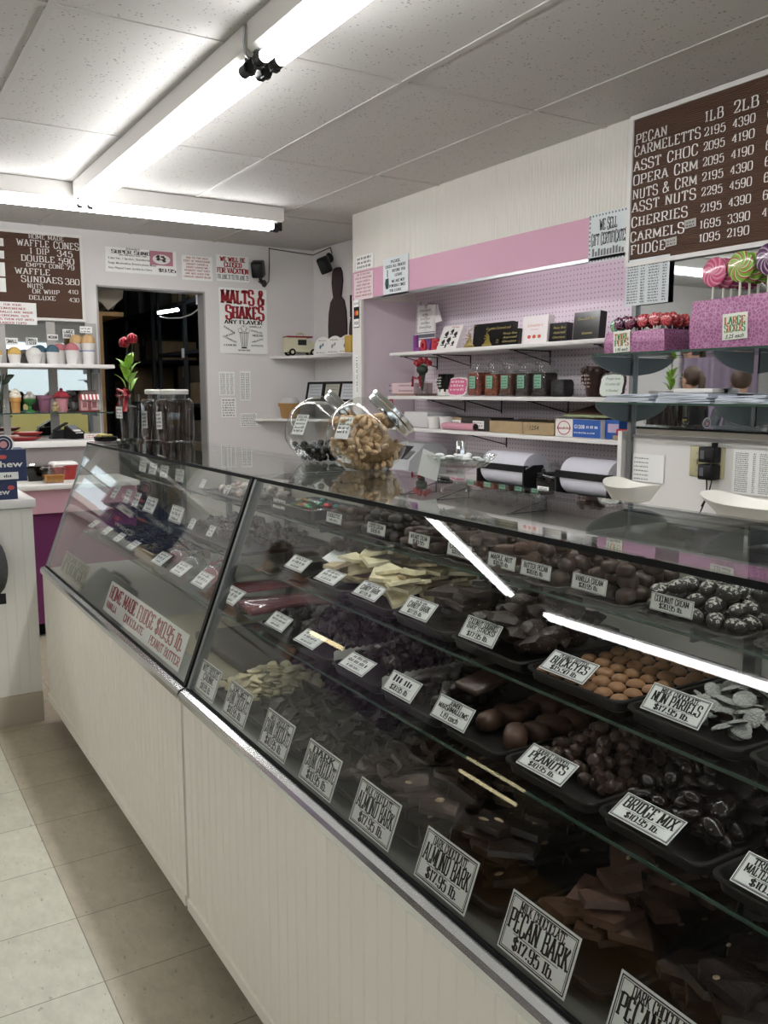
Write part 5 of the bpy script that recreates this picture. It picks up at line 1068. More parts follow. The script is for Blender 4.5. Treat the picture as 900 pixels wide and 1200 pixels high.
t = thing('soap_bottle', 'small white pump bottle with red top by the niche end', 'bottle', (2.94, 4.66, Z3 + .001)); part('bottle', MB().lathe([(.02, 0), (.024, .01), (.024, .09), (.010, .11), (.010, .12)], 16), 'white', t); part('pump', MB().lathe([(.012, .12), (.012, .14), (.005, .142), (.005, .165)], 12).tube([(0, 0, .165), (-.03, 0, .163)], .005, 6), 'red_ink', t)
# ================================================================ letter boards
def WR(y, z, x=2.82): return frame((x, y, z), (0, -1, 0), (0, 0, 1))       # on the wall facing the counter
def WB(x, z, y=6.343): return frame((x, y, z), (1, 0, 0), (0, 0, 1))        # on the back wall
def felt_mat():
    m = MATS['felt']; nt = m.node_tree; b = nt.nodes['Principled BSDF']; N = nt.nodes.new; L = nt.links.new
    tc = N('ShaderNodeTexCoord'); s = N('ShaderNodeSeparateXYZ'); L(tc.outputs['Object'], s.inputs[0]); k = N('ShaderNodeMath'); k.operation = 'MULTIPLY'; k.inputs[1].default_value = 2*PI/.0075; L(s.outputs[1], k.inputs[0])
    si = N('ShaderNodeMath'); si.operation = 'SINE'; L(k.outputs[0], si.inputs[0]); bp = N('ShaderNodeBump'); bp.inputs['Strength'].default_value = .6; bp.inputs['Distance'].default_value = .003; L(si.outputs[0], bp.inputs['Height']); L(bp.outputs[0], b.inputs['Normal'])
felt_mat()
def letter_board(label, M, x0, x1, y0, y1, fr, rows):
    t = thing('menu_board', label, 'menu board', M, 'brown letter boards')
    part('felt_panel', MB().box(x0, x1, y0, y1, 0, .012), 'felt', t)
    f = MB()
    for a, b, c, d in ((x0-fr, x1+fr, y1, y1+fr), (x0-fr, x1+fr, y0-fr, y0), (x0-fr, x0, y0, y1), (x1, x1+fr, y0, y1)): f.box(a, b, c, d, 0, .02)
    part('frame', f, 'white', t); m = MB()
    for s, cx, y, h, w in rows: m = MB(); slab(m, s, cx, y, h, w, z=.0135, thick=.95, thin=.5, serif=.45, gap=.9); part('lettering', m, 'white_letter', t)
    return t
# price board: local x = 2.61 - Y, local y = z - 2.0
yy = lambda Y: 2.61 - Y
rows = [('PECAN', yy(2.520), .443, .036, .157), ('CARMELETTS', yy(2.443), .397, .036, .322), ('ASST CHOC', yy(2.447), .339, .036, .314), ('OPERA CRM', yy(2.445), .284, .036, .316), ('NUTS & CRM', yy(2.446), .229, .036, .316), ('ASST NUTS', yy(2.448), .178, .036, .315), ('CHERRIES', yy(2.466), .119, .036, .281), ('CARMELS', yy(2.474), .061, .036, .271), ('FUDGE', yy(2.515), .009, .037, .178),
        ('1LB', yy(2.225), .445, .038, .082), ('2LB', yy(2.09), .445, .038, .102), ('3LB', yy(1.955), .445, .038, .102)]
for (a, b, c), z in zip((('2195', '4390', '6585'), ('2095', '4190', '6285'), ('2095', '4190', '6285'), ('2195', '4390', '6585'), ('2295', '4590', '6885'), ('2195', '4390', '6585'), ('1695', '3390', '4985'), ('1095', '2190', '')), (.395, .343, .288, .234, .180, .121, .062, .012)):
    for s, Y in ((a, 2.219), (b, 2.096), (c, 1.955)):
        if s: rows.append((s, yy(Y), z, .028, .092))
letter_board('big brown letter board of candy prices by the pound', WR(2.61, 2.0, 2.819), 0, 1.30, -.022, .538, .018, rows)
for Y, z, l in ((2.307, 2.088, 'CARMELS'), (2.395, 2.032, 'FUDGE')):
    t = thing('board_sticker', 'tiny grey sticker on the price board after %s' % l, 'sticker', frame((2.803, Y, z), (0, -1, .06), (0, 0, 1)), 'price board stickers'); part('paper', MB().box(-.027, .027, -.016, .016, 0, .001), mat('sticker_grey', '#b9b4ae', .6), t); m = MB(); scrib(m, -.02, .02, .001, .008, z=.0015); scrib(m, -.02, .02, -.011, .008, z=.0015, seed=2); part('lettering', m, 'ink', t)
x0 = 1.2; XB_ = lambda X: X - x0
rows = [('HOME MADE', XB_(1.235), .466, .026, .224), ('WAFFLE CONES', XB_(1.246), .414, .042, .398), ('1 DIP', XB_(1.186), .366, .038, .123), ('345', XB_(1.350), .364, .036, .10), ('DOUBLE', XB_(1.175), .317, .038, .213), ('590', XB_(1.358), .315, .036, .102), ('EMPTY CONE', XB_(1.218), .281, .025, .242), ('79', XB_(1.384), .279, .027, .05), ('WAFFLE', XB_(1.137), .231, .038, .22), ('SUNDAES', XB_(1.194), .181, .038, .264), ('380', XB_(1.391), .180, .036, .093), ('NUTS', XB_(1.148), .143, .027, .098), ('OR WHIP', XB_(1.216), .108, .027, .173), ('410', XB_(1.393), .118, .025, .065), ('DELUXE', XB_(1.19), .066, .027, .171), ('430', XB_(1.398), .064, .025, .066)]
letter_board('brown letter board listing waffle cones over the cone shelf', WB(x0, 2.0, 6.347), -1.0, .25, -.052, .494, .018, rows)
for z, h in ((2.425, .05), (2.345, .05), (2.25, .09), (2.15, .09)):
    solo('price_tile', MB().box(.90, .965, z - h/2, z + h/2, 0, .001, M=frame((0, 6.333, 0), (1, 0, 0), (0, 0, 1))), 'paper', 'white paper slip on the waffle cone board, %s' % {2.425: 'topmost of four', 2.345: 'second from the top', 2.25: 'third from the top', 2.15: 'lowest of four'}[z], 'paper slip')

# ================================================================ paper signs on the walls
def psign(label, M, w, h, fn, paper='paper', cat='sign', nm='paper_sign', th=.001, group=None):
    """fn(put) draws by put(ink)->MB"""
    t = thing(nm, label, cat, M, group); part('paper', MB().box(-w/2, w/2, -h/2, h/2, 0, th), paper, t)
    inks = {}
    fn(lambda ink: inks.setdefault(ink, MB()), th + .0008)
    for i, (k, m) in enumerate(inks.items()): part('lettering' if i == 0 else 'print', m, k, t)
    return t
def s_super(P, z):
    m = P('ink'); bfont(m, "Schneider's", -.06, .073, .016, .10, z=z, shear=.35, bold=.01); slab(m, 'SUPER SUNDAE', -.045, .045, .022, .33, z=z, thick=1.5, thin=.5); slab(m, 'BIG ENOUGH FOR TWO', -.06, .031, .009, .20, z=z)
    for i, (s, w) in enumerate((('2 dips Van., 1 dip choc., Strawberries, Hot', .34), ('Fudge, Marshmallow, Brownie pieces, Mixed', .34), ('Nuts, Whipped Cream, Sprinkles & a Cherry', .31))): bfont(m, s, -.235, .004 - .033*i, .014, w, z=z, align='l', bold=.012)
    slab(m, '$9.95', .185, -.062, .022, .125, z=z, thick=1.4)
t = psign('white SUPER SUNDAE $9.95 strip with dessert photo over the doorway', WB(1.878, 2.372), .51, .17, s_super)
M = Matrix.Translation((.145, .03, .0015)); part('photo_print', MB().box(-.085, .085, -.048, .052, 0, .001, M=M), mat('photo_pink', '#b87b86', .5), t)
m = MB(); m.add([(.065*math.cos(k*.26), -.005 + .034*math.sin(k*.26), .002) for k in range(24)], [tuple(range(24))], 0, False, M); part('plate_print', m, 'white', t)
m = MB(); q = random.Random(1); [m.add([(cx + r*math.cos(k*.8), cy + r*.8*math.sin(k*.8), .0026) for k in range(8)], [tuple(range(8))], 0, False, M) for cx, cy, r in [(q.uniform(-.035, .035), q.uniform(-.018, .016), q.uniform(.006, .013)) for _ in range(16)]]; part('dessert_print', m, mat('dessert_brown', '#4a332c', .6), t)
def s_due(P, z, w=.2, n=.014, dz=.027):
    m = P('red_ink')
    for i, (s, k) in enumerate((('DUE TO THE HIGH', .78), ('COST OF PROCESSING', .95), ('CREDIT CARDS &', .78), ('DEBIT CARDS WE', .78), ('REQUEST THAT THEY', .9), ('ARE NOT USED FOR', .86), ('ORDERS UNDER $5.00', .95))): slab(m, s, 0, .066 - dz*i, n, w*k, z=z)
psign('small red print notice about card costs over the doorway', WB(2.292, 2.355), .235, .175, lambda P, z: s_due(P, z, .215, .012, .0225))
def s_vac(P, z):
    m = P('red_ink'); slab(m, 'WE WILL BE', 0, .052, .032, .20, z=z, thick=1.8, thin=.7); slab(m, 'CLOSED', 0, .012, .032, .14, z=z, thick=1.8, thin=.7); slab(m, 'FOR VACATION', 0, -.033, .036, .25, z=z, thick=1.8, thin=.7)
    slab(P('ink'), 'FRI JUNE 21 to FRI JUNE 29'.replace('to', 'TO'), 0, -.078, .032, .25, z=z)
psign('notice with red letters that the shop will be closed for vacation', WB(2.572, 2.371), .262, .19, s_vac)
def s_malt(P, z):
    m = P('red_ink'); slab(m, 'MALTS &', 0, .130, .098, .35, z=z, thick=2., thin=.7); slab(m, 'SHAKES', .012, .018, .092, .31, z=z, thick=2., thin=.7)
    k = P('ink'); slab(k, 'ANY FLAVOR', 0, -.022, .028, .31, z=z, thick=1.4)
    # drawn milk shake glass
    for i in range(5):
        x = -.034 + .017*i; k.loft([[(x*1.0, -.085, z), (x + .004, -.085, z)], [(x*.55, -.195, z), (x*.55 + .004, -.195, z)]], closed=False)
    rect_line(k, -.038, .038, -.090, -.084, .002, z=z); k.add([(-.026, -.205, z), (.026, -.205, z), (.018, -.195, z), (-.018, -.195, z)], [(0, 1, 2, 3)])
    for cx, cy, r in ((-.03, -.07, .018), (0, -.055, .024), (.03, -.068, .018)):
        for a in range(16): 
            b, c = a*.3927, (a+1)*.3927; k.quad((cx + r*math.cos(b), cy + r*math.sin(b), z), (cx + r*math.cos(c), cy + r*math.sin(c), z), (cx + (r-.002)*math.cos(c), cy + (r-.002)*math.sin(c), z), (cx + (r-.002)*math.cos(b), cy + (r-.002)*math.sin(b), z))
    k.add([(.004*math.cos(j), -.04 + .004*math.sin(j), z) for j in range(6)], [tuple(range(6))])
    slab(k, 'MOCHA', .115, -.112, .016, .085, z=z)
    for i, (x, y, a, s) in enumerate(((-.12, -.072, -.5, 'BANANA'), (-.12, -.112, .3, 'CHERRY'), (-.11, -.148, -.4, 'STRAWBERRY'), (-.115, -.188, 0, 'LEMON'), (.095, -.045, 0, 'VANILLA'), (.105, -.082, -.2, 'CHOCOLATE'), (.115, -.148, .3, 'PINEAPPLE'), (.11, -.188, 0, 'BUTTERSCOTCH'), (0, -.225, 0, 'AND MANY MORE'))): slab(k, s, 0, 0, .012, .10, 0, Matrix.Translation((x, y, 0)) @ Matrix.Rotation(a, 4, 'Z'), z=z)
psign('tall MALTS & SHAKES poster in red letters beside the doorway', WB(2.650, 1.985), .392, .49, s_malt)
def lists(label, M, w, h, cols, n, seed, paper='paper', nm='notice_sign', hh=None, lead=None):
    def fn(P, z):
        m = P('ink'); d = h*.9/n
        for i in range(n):
            for c0, c1 in cols: scrib(m, c0*w, c1*w, h*.44 - d*(i + .8), hh or d*.6, z=z, seed=seed + i)
    return psign(label, M, w, h, fn, paper, 'notice', nm)
lists('tall narrow price list taped to the back wall below the malts poster', WB(2.502, 1.512), .125, .18, ((-.42, -.1), (-.02, .15), (.22, .42)), 14, 1)
lists('receipt sheet taped under the narrow price list', WB(2.512, 1.33), .12, .15, ((-.42, .42),), 7, 2)
lists('faint narrow column of figures taped beside the price list', WB(2.653, 1.495), .088, .225, ((-.4, -.05), (.05, .4)), 15, 3)
lists('small square notice lowest on the back wall', WB(2.676, 1.232), .14, .105, ((-.45, .45),), 7, 4)
# on the bulkhead and pink valance
lists('little blurred white sign topmost at the bulkhead corner', WR(4.80, 2.252), .215, .085, ((-.4, .4),), 3, 5, hh=.017)
psign('pale notice in red print about card costs on the pink valance', WR(4.81, 2.108), .235, .165, lambda P, z: s_due(P, z, .21, .010, .0215), mat('pinkish_paper', '#e6d9dc', .7))
def s_check(P, z):
    m = P('ink')
    for s, x, y, w in (('PLEASE', .0, .078, .10), ('CHECK ALL ORDERS', .0, .052, .22), ('BEFORE YOU', .035, .025, .14), ('LEAVE', .035, -.002, .08), ('WE ARE NOT', .03, -.036, .14), ('RESPONSIBLE ONCE', 0, -.062, .22), ('YOU LEAVE', 0, -.089, .13)): slab(m, s, x, y, .015, w, z=z, thick=1.5)
    g = P(mat('dark_green2', '#2c4a44', .6)); g.quad((-.093, .0, z), (-.083, .0, z), (-.083, .042, z), (-.093, .042, z)); g.add([(-.11, -.01, z), (-.075, -.005, z), (-.072, -.045, z), (-.082, -.062, z), (-.102, -.062, z), (-.116, -.04, z)], [(0, 5, 4, 3, 2, 1)]); P('ink').quad((-.105, -.068, z), (-.079, -.068, z), (-.079, -.060, z), (-.105, -.060, z))
psign('pale PLEASE CHECK ALL ORDERS sign with pointing hand on the valance', WR(4.436, 2.128), .275, .222, s_check, 'paper_blue')
def s_gift(P, z):
    g = P(mat('dot_grey', '#77787c', .7)); m = P('ink')
    for i in range(13):
        for s in (-1, 1): g.quad((-.112 + .0185*i - .004, s*.094 - .004, z), (-.112 + .0185*i + .004, s*.094 - .004, z), (-.112 + .0185*i + .004, s*.094 + .004, z), (-.112 + .0185*i - .004, s*.094 + .004, z))
    for i in range(10):
        for s in (-1, 1): g.quad((s*.112 - .004, -.082 + .0185*i - .004, z), (s*.112 + .004, -.082 + .0185*i - .004, z), (s*.112 + .004, -.082 + .0185*i + .004, z), (s*.112 - .004, -.082 + .0185*i + .004, z))
    slab(m, 'WE SELL', -.005, .030, .045, .10, z=z, thick=1.4); slab(m, 'GIFT CERTIFICATES', 0, -.030, .046, .205, z=z, thick=1.4)
    q = random.Random(2)
    for i in range(11): g.quad((-.095 + .017*i, -.076, z), (-.083 + .017*i, -.076, z), (-.083 + .017*i, -.076 + q.uniform(.018, .034), z), (-.095 + .017*i, -.076 + q.uniform(.018, .034), z))
psign('WE SELL GIFT CERTIFICATES sign with dotted border beside the price board', WR(2.742, 2.108), .236, .206, s_gift, 'paper_blue')
lists('long price sheet hanging below the big price board', WR(2.513, 1.895, 2.806), .226, .185, ((-.45, -.2), (-.14, -.04), (.04, .28), (.36, .45)), 15, 6, 'paper_blue')
lists('handwritten note sheet on the white wall under the mirror', WR(2.478, 1.135), .165, .115, ((-.44, .02),), 6, 7, hh=.006)
lists('printed price list on the white wall, cut by the picture edge', WR(1.975, 1.155), .195, .165, ((-.44, -.16), (-.06, .0), (.08, .34)), 20, 8)
t = thing('sticker_sign', 'strip of payment card stickers on the white niche edge', 'sticker', frame((2.8205, 4.90, 1.955), (0, -1, 0), (0, 0, 1))); part('paper', MB().box(-.035, .035, -.10, .08, 0, .001), 'black', t)
m = MB(); m.box(-.032, .032, .03, .075, .001, .0016); m.box(-.032, .032, -.095, -.045, .001, .0016); part('label', m, 'paper', t)
for cx, c, n in ((-.012, '#b5302a', 'red'), (.012, '#d9902f', 'orange')): part('disc_print', MB().add([(cx + .016*math.cos(k*.5236), -.008 + .016*math.sin(k*.5236), .0017 + .0003*(cx > 0)) for k in range(12)], [tuple(range(12))]), mat('disc_' + n, c, .5), t)
m = MB(); bfont(m, 'VISA', 0, -.08, .020, .05, z=.002, shear=.3, bold=.02); bfont(m, 'DISCOVER', 0, .045, .012, .055, z=.002, bold=.01); part('lettering', m, mat('navy', '#1d2a55', .5), t)
lists('narrow strip of print pasted low on the white niche edge', frame((2.8205, 4.90, 1.56), (0, 0, 1), (0, 1, 0)), .25, .03, ((-.45, .45),), 1, 9, hh=.014)
# switch plate with two black power adapters
t = thing('switch_plate', 'ivory switch and socket plate on the white wall', 'switch', WR(2.195, 1.178, 2.8245)); part('plate', MB().rbox(-.075, .085, -.058, .062, 0, .006, .004), mat('ivory', '#b7b08c', .4), t)
part('toggle', MB().box(-.045, -.033, -.008, .012, .006, .016), 'ivory', t); part('screw', MB().cyl((-.039, .036, .005), (-.039, .036, .0075), .004, 8).cyl((-.039, -.032, .005), (-.039, -.032, .0075), .004, 8), 'steel', t)
for z, l in ((1.212, 'upper'), (1.146, 'lower')):
    t = thing('power_adapter', 'black plug-in power adapter, %s of the two at the ivory plate' % l, 'adapter', WR(2.158, z, 2.816), 'black power adapters'); part('casing', MB().rbox(-.036, .036, -.030, .030, .0, .045, .006), 'black', t); part('label', MB().box(-.026, -.008, -.016, .016, .045, .0455), mat('grey_label', '#55565a', .5), t)
    if l == 'upper': part('plug_clip', MB().box(.012, .026, .028, .046, .01, .03), 'black', t)
    m = MB(); o = -.01 if l == 'lower' else .03
    m.tube([(o, -.030 if l == 'lower' else -.03, .02), (o + .005, -.10, .02), (o - .03, -.17, .015), (o - .06, -.21, .02), (o - .11, -.24, .03)] if l == 'lower' else [(o, -.02, .053), (o + .008, -.10, .053), (o - .01, -.15, .045), (o - .05, -.20, .03)], .0028, 6); part('cord', m, 'black', t)

# ================================================================ mirror with glass shelves, lollipops
t = thing('shop_mirror', 'wide wall mirror behind the glass shelves and lollipops', 'mirror', WR(2.575, 1.27, 2.822)); part('mirror_glass', MB().box(0, 1.55, .0, .70, -.001, .0015), 'mirror', t); part('bottom_channel', MB().box(0, 1.55, -.008, .004, -.001, .008), 'steel', t)
part('shelf_rail', MB().box(-.012, .010, -.20, .70, .002, .016), 'grey_metal', t, 'upright metal shelf rail')
for zt, l, d in ((1.600, 'upper glass shelf on the mirror carrying the lollipop boxes', .245), (1.408, 'lower glass shelf on the mirror carrying folded paper', .215)):
    t = thing('glass_shelf', l, 'shelf', (2.70, 2.0, zt), 'glass shelves on the mirror'); m = MB(); m.box(2.82-d, 2.804, 1.05, 2.575, zt-.008, zt); m.box(2.818-d, 2.82-d, 1.05, 2.575, zt-.008, zt, 1); part('glass', m, ['shelf_glass', 'shelf_edge'], t, world=True)
    for y in (2.578, 2.0, 1.3):
        P = [(2.804, zt-.009), (2.822-d, zt-.009), (2.822-d, zt-.018)] + [(2.804 - d*.90*math.cos(a), zt - .02 - .062*math.sin(a)**1.5) for a in [rad(10 + 10*k) for k in range(8)]] + [(2.804, zt-.085)]
        part('bracket', MB().prism(P, 0, .006, 0, frame((0, y+.003, 0), (1, 0, 0), (0, 0, 1))), mat('bracket_grey', '#5a5f60', .3, .4), t, world=True)
def wrap_mat():
    m = mat('pink_wrap', '#b0689a', .4, .15); nt = m.node_tree; b = nt.nodes['Principled BSDF']; N = nt.nodes.new; L = nt.links.new
    tc = N('ShaderNodeTexCoord'); v = N('ShaderNodeTexVoronoi'); v.feature = 'DISTANCE_TO_EDGE'; v.inputs['Scale'].default_value = 75; L(tc.outputs['Object'], v.inputs['Vector'])
    r = N('ShaderNodeValToRGB'); r.color_ramp.elements[0].position = .0; r.color_ramp.elements[0].color = lin('#b587a6'); r.color_ramp.elements[1].position = .14; r.color_ramp.elements[1].color = lin('#93557f'); L(v.outputs['Distance'], r.inputs[0]); L(r.outputs[0], b.inputs['Base Color'])
    n = N('ShaderNodeTexNoise'); n.inputs['Scale'].default_value = 40; L(tc.outputs['Object'], n.inputs['Vector']); bp = N('ShaderNodeBump'); bp.inputs['Strength'].default_value = .4; bp.inputs['Distance'].default_value = .008; L(n.outputs['Fac'], bp.inputs['Height']); L(bp.outputs[0], b.inputs['Normal'])
wrap_mat()
def wrapped_box(label, y0, y1, xa, xb, z, h, tagy, tw, th, t1, t2, price, slant):
    t = thing('lollipop_box', label, 'box', (xa, (y0+y1)/2, z), 'pink wrapped lollipop boxes'); w_ = (y0-y1)/2; d = xb - xa; m = MB()
    m.loft([[(0, w_, 0), (0, -w_, 0), (d, -w_, 0), (d, w_, 0)], [(-.004, w_+.002, h*.5), (-.004, -w_-.002, h*.5), (d, -w_-.002, h*.5), (d, w_+.002, h*.5)], [(0, w_-.006, h), (0, -w_+.006, h + slant), (d, -w_+.006, h + slant), (d, w_-.006, h)]], cap=(True, False)); part('wrapping', m, 'pink_wrap', t)
    M = frame((-.0062, tagy, max(h*.42, th/2 + .002)), (0, -1, .04), (0, 0, 1)); tg = part('tag', MB().box(-tw/2, tw/2, -th/2, th/2, 0, .001, M=M), mat('tag_cream', '#dfe3d6', .6), t); a, b2, c = MB(), MB(), MB()
    for s, y, mm in ((t1, th*.10, (a, b2)), (t2, -th*.20, (b2, a))):
        n = len(s); 
        for i, ch in enumerate(s): slab(mm[i % 2], ch, -tw*.42 + tw*.84*(i+.5)/n, y, th*.27, tw*.74/n, 0, M, z=.0018, thick=1.7)
    bfont(c, price, 0, -th*.44, th*.15, tw*.75, 0, M, z=.0018, shear=.3, bold=.015)
    part('lettering', a, mat('tag_orange', '#b5652c', .6), tg); part('lettering', b2, mat('tag_green', '#3b8a4c', .6), tg); part('lettering', c, 'ink', tg)
    return t
wrapped_box('low pink wrapped box of twirl pops with 1.95 each tag', 2.535, 2.235, 2.604, 2.77, 1.601, .078, .055, .085, .082, 'TWIRL', 'POPS', '1.95 each', .004)
wrapped_box('large pink wrapped box of giant suckers with 3.25 each tag', 2.118, 1.56, 2.60, 2.78, 1.601, .166, .09, .098, .088, 'LARGE', 'SUCKERS', '3.25 each', .012)
_SW = {}
def swirl(c1, c2, c3, turns=6, tw=.9):
    k = (c1, c2, c3)
    if k in _SW: return _SW[k]
    m = bpy.data.materials.new('swirl'); m.use_nodes = True; nt = m.node_tree; b = nt.nodes['Principled BSDF']; b.inputs['Roughness'].default_value = .2; b.inputs['Coat Weight'].default_value = .6; N = nt.nodes.new; L = nt.links.new
    tc = N('ShaderNodeTexCoord'); s = N('ShaderNodeSeparateXYZ'); L(tc.outputs['Object'], s.inputs[0])
    def mt(op, *a):
        n = N('ShaderNodeMath'); n.operation = op
        for i, q in enumerate(a):
            if isinstance(q, (int, float)): n.inputs[i].default_value = q
            else: L(q, n.inputs[i])
        return n.outputs[0]
    an = mt('ARCTAN2', s.outputs[2], s.outputs[1]); r = mt('SQRT', mt('ADD', mt('MULTIPLY', s.outputs[1], s.outputs[1]), mt('MULTIPLY', s.outputs[2], s.outputs[2])))
    f = mt('FRACT', mt('ADD', mt('MULTIPLY', an, turns/(2*PI)), mt('MULTIPLY', r, tw/.02)))
    cr = N('ShaderNodeValToRGB'); cr.color_ramp.interpolation = 'EASE'; e = cr.color_ramp.elements; e[0].position = 0; e[0].color = lin(c1); e[1].position = .42; e[1].color = lin(c1)
    for p, c in ((.5, c2), (.62, c2), (.70, c3), (.86, c3), (.95, c1)): x = e.new(p); x.color = lin(c)
    L(f, cr.inputs[0]); L(cr.outputs[0], b.inputs['Base Color']); _SW[k] = m
    return m
disc_s = MB(); disc_s.lathe([(.002, -.008), (.018, -.0075), (.0245, -.003), (.0255, 0), (.0245, .003), (.018, .0075), (.002, .008)], 24, 0, Matrix.Rotation(PI/2, 4, 'Y'))
disc_l = MB(); disc_l.lathe([(.002, -.010), (.042, -.009), (.0505, -.004), (.052, 0), (.0505, .004), (.042, .009), (.002, .010)], 36, 0, Matrix.Rotation(PI/2, 4, 'Y'))
stick_s = MB().cyl((0, 0, -.085), (0, 0, -.022), .0022, 7).mesh('stick', 'white'); stick_l = MB().cyl((0, 0, -.16), (0, 0, -.05), .0042, 8).mesh('stick', mat('stick_cream', '#d8d3c6', .5))
def pops(rows, disc, stick, group, lab, sc=1.):
    for cols, cl, pl in rows:
        me = disc.mesh('candy', swirl(*cols, turns=7 if disc is disc_s else 9)); 
        for i, p in enumerate(pl):
            q = random.Random(i + int(p[1]*1000)); 0
            wh = ('in front', 'second in its row', 'third in its row', 'fourth in its row', 'fifth in its row', 'sixth in its row')[i]
            t = thing('lollipop', '%s %s, %s' % (cl, lab, wh), 'lollipop', at(p[0], p[1], p[2], q.uniform(-.1, .1), q.uniform(-.03, .03), 0), group)
            c = part('candy', me, None, t); c.matrix_basis = Matrix.Rotation(q.uniform(0, 6), 4, 'X'); part('stick', stick, None, t)
PU, RD = ('#3d1f3a', '#a07a92', '#6d2740'), ('#b03a45', '#d97a7c', '#c24a52')
pops(((('#4aa0a8', '#d6d27a', '#7fbf6a'), 'teal and yellow small', [(2.66, 2.535, 1.712), (2.69, 2.53, 1.715)]), (PU, 'dark purple small', [(2.625, 2.485, 1.716), (2.655, 2.475, 1.722), (2.69, 2.49, 1.718)]), (('#4a2436', '#a8627a', '#7a2d48'), 'plum and pink small', [(2.622, 2.425, 1.716), (2.655, 2.415, 1.72), (2.69, 2.43, 1.714)]), (RD, 'red small', [(2.62, 2.36, 1.719), (2.65, 2.37, 1.722), (2.68, 2.365, 1.716)]),
    (('#b8434e', '#e2a09c', '#c95a5f'), 'pale red small', [(2.622, 2.305, 1.722), (2.655, 2.31, 1.724), (2.69, 2.30, 1.72)]), (('#a8323c', '#cf6a6a', '#b8434a'), 'deep red small', [(2.63, 2.255, 1.718), (2.66, 2.25, 1.722), (2.695, 2.255, 1.715), (2.725, 2.25, 1.718)])), disc_s, stick_s, 'twirl pops', 'twirl pop')
pops(((('#c05078', '#e2a0b4', '#d0708f'), 'pink and white giant', [(2.635, 2.055, 1.866), (2.66, 2.035, 1.862), (2.685, 2.02, 1.86), (2.71, 2.0, 1.858), (2.735, 1.985, 1.857)]), (('#7fae3e', '#c7d79a', '#b04a58'), 'green and red giant', [(2.63, 1.945, 1.872), (2.66, 1.93, 1.868), (2.69, 1.915, 1.866), (2.72, 1.90, 1.866)]), (('#4b3054', '#c9b6c4', '#7a4a78'), 'purple giant', [(2.63, 1.838, 1.885), (2.66, 1.825, 1.88), (2.69, 1.81, 1.878), (2.72, 1.80, 1.876)])), disc_l, stick_l, 'giant suckers', 'swirl sucker')
for k, (a, b, h) in enumerate(((2.545, 2.29, .030), (2.28, 2.03, .036), (2.015, 1.80, .028))):
    m = MB(); q = random.Random(k)
    for i in range(6):
        L = [[(x, y + q.uniform(-.004, .004), h*(i + e)/6 + .003*math.sin(y*40 + i)) for x, y in ((-.09 + .006*math.sin(i*2), a - .004*i), (-.088 + .005*math.cos(i*3), (a+b)/2), (-.09 + .006*math.sin(i*2.7), b + .006*(i % 3)), (.07, b + .005), (.07, a - .005))] for e in (0.02, .9)]
        m.loft(L)
    solo('folded_paper', m, mat('tissue', '#cfd6e0', .7), 'stack of pale blue folded paper on the lower glass shelf, %s' % ('beside the metal rail', 'middle stack', 'stack nearest the viewer')[k], 'paper', 'stacks of folded paper', Matrix.Translation((2.705, 0, 1.409)))
solo('white_carton', MB().rbox(2.74, 2.81, 2.12, 2.30, 1.4455, 1.462, .004), 'white', 'flat white carton lying on the folded paper at the mirror', 'box')
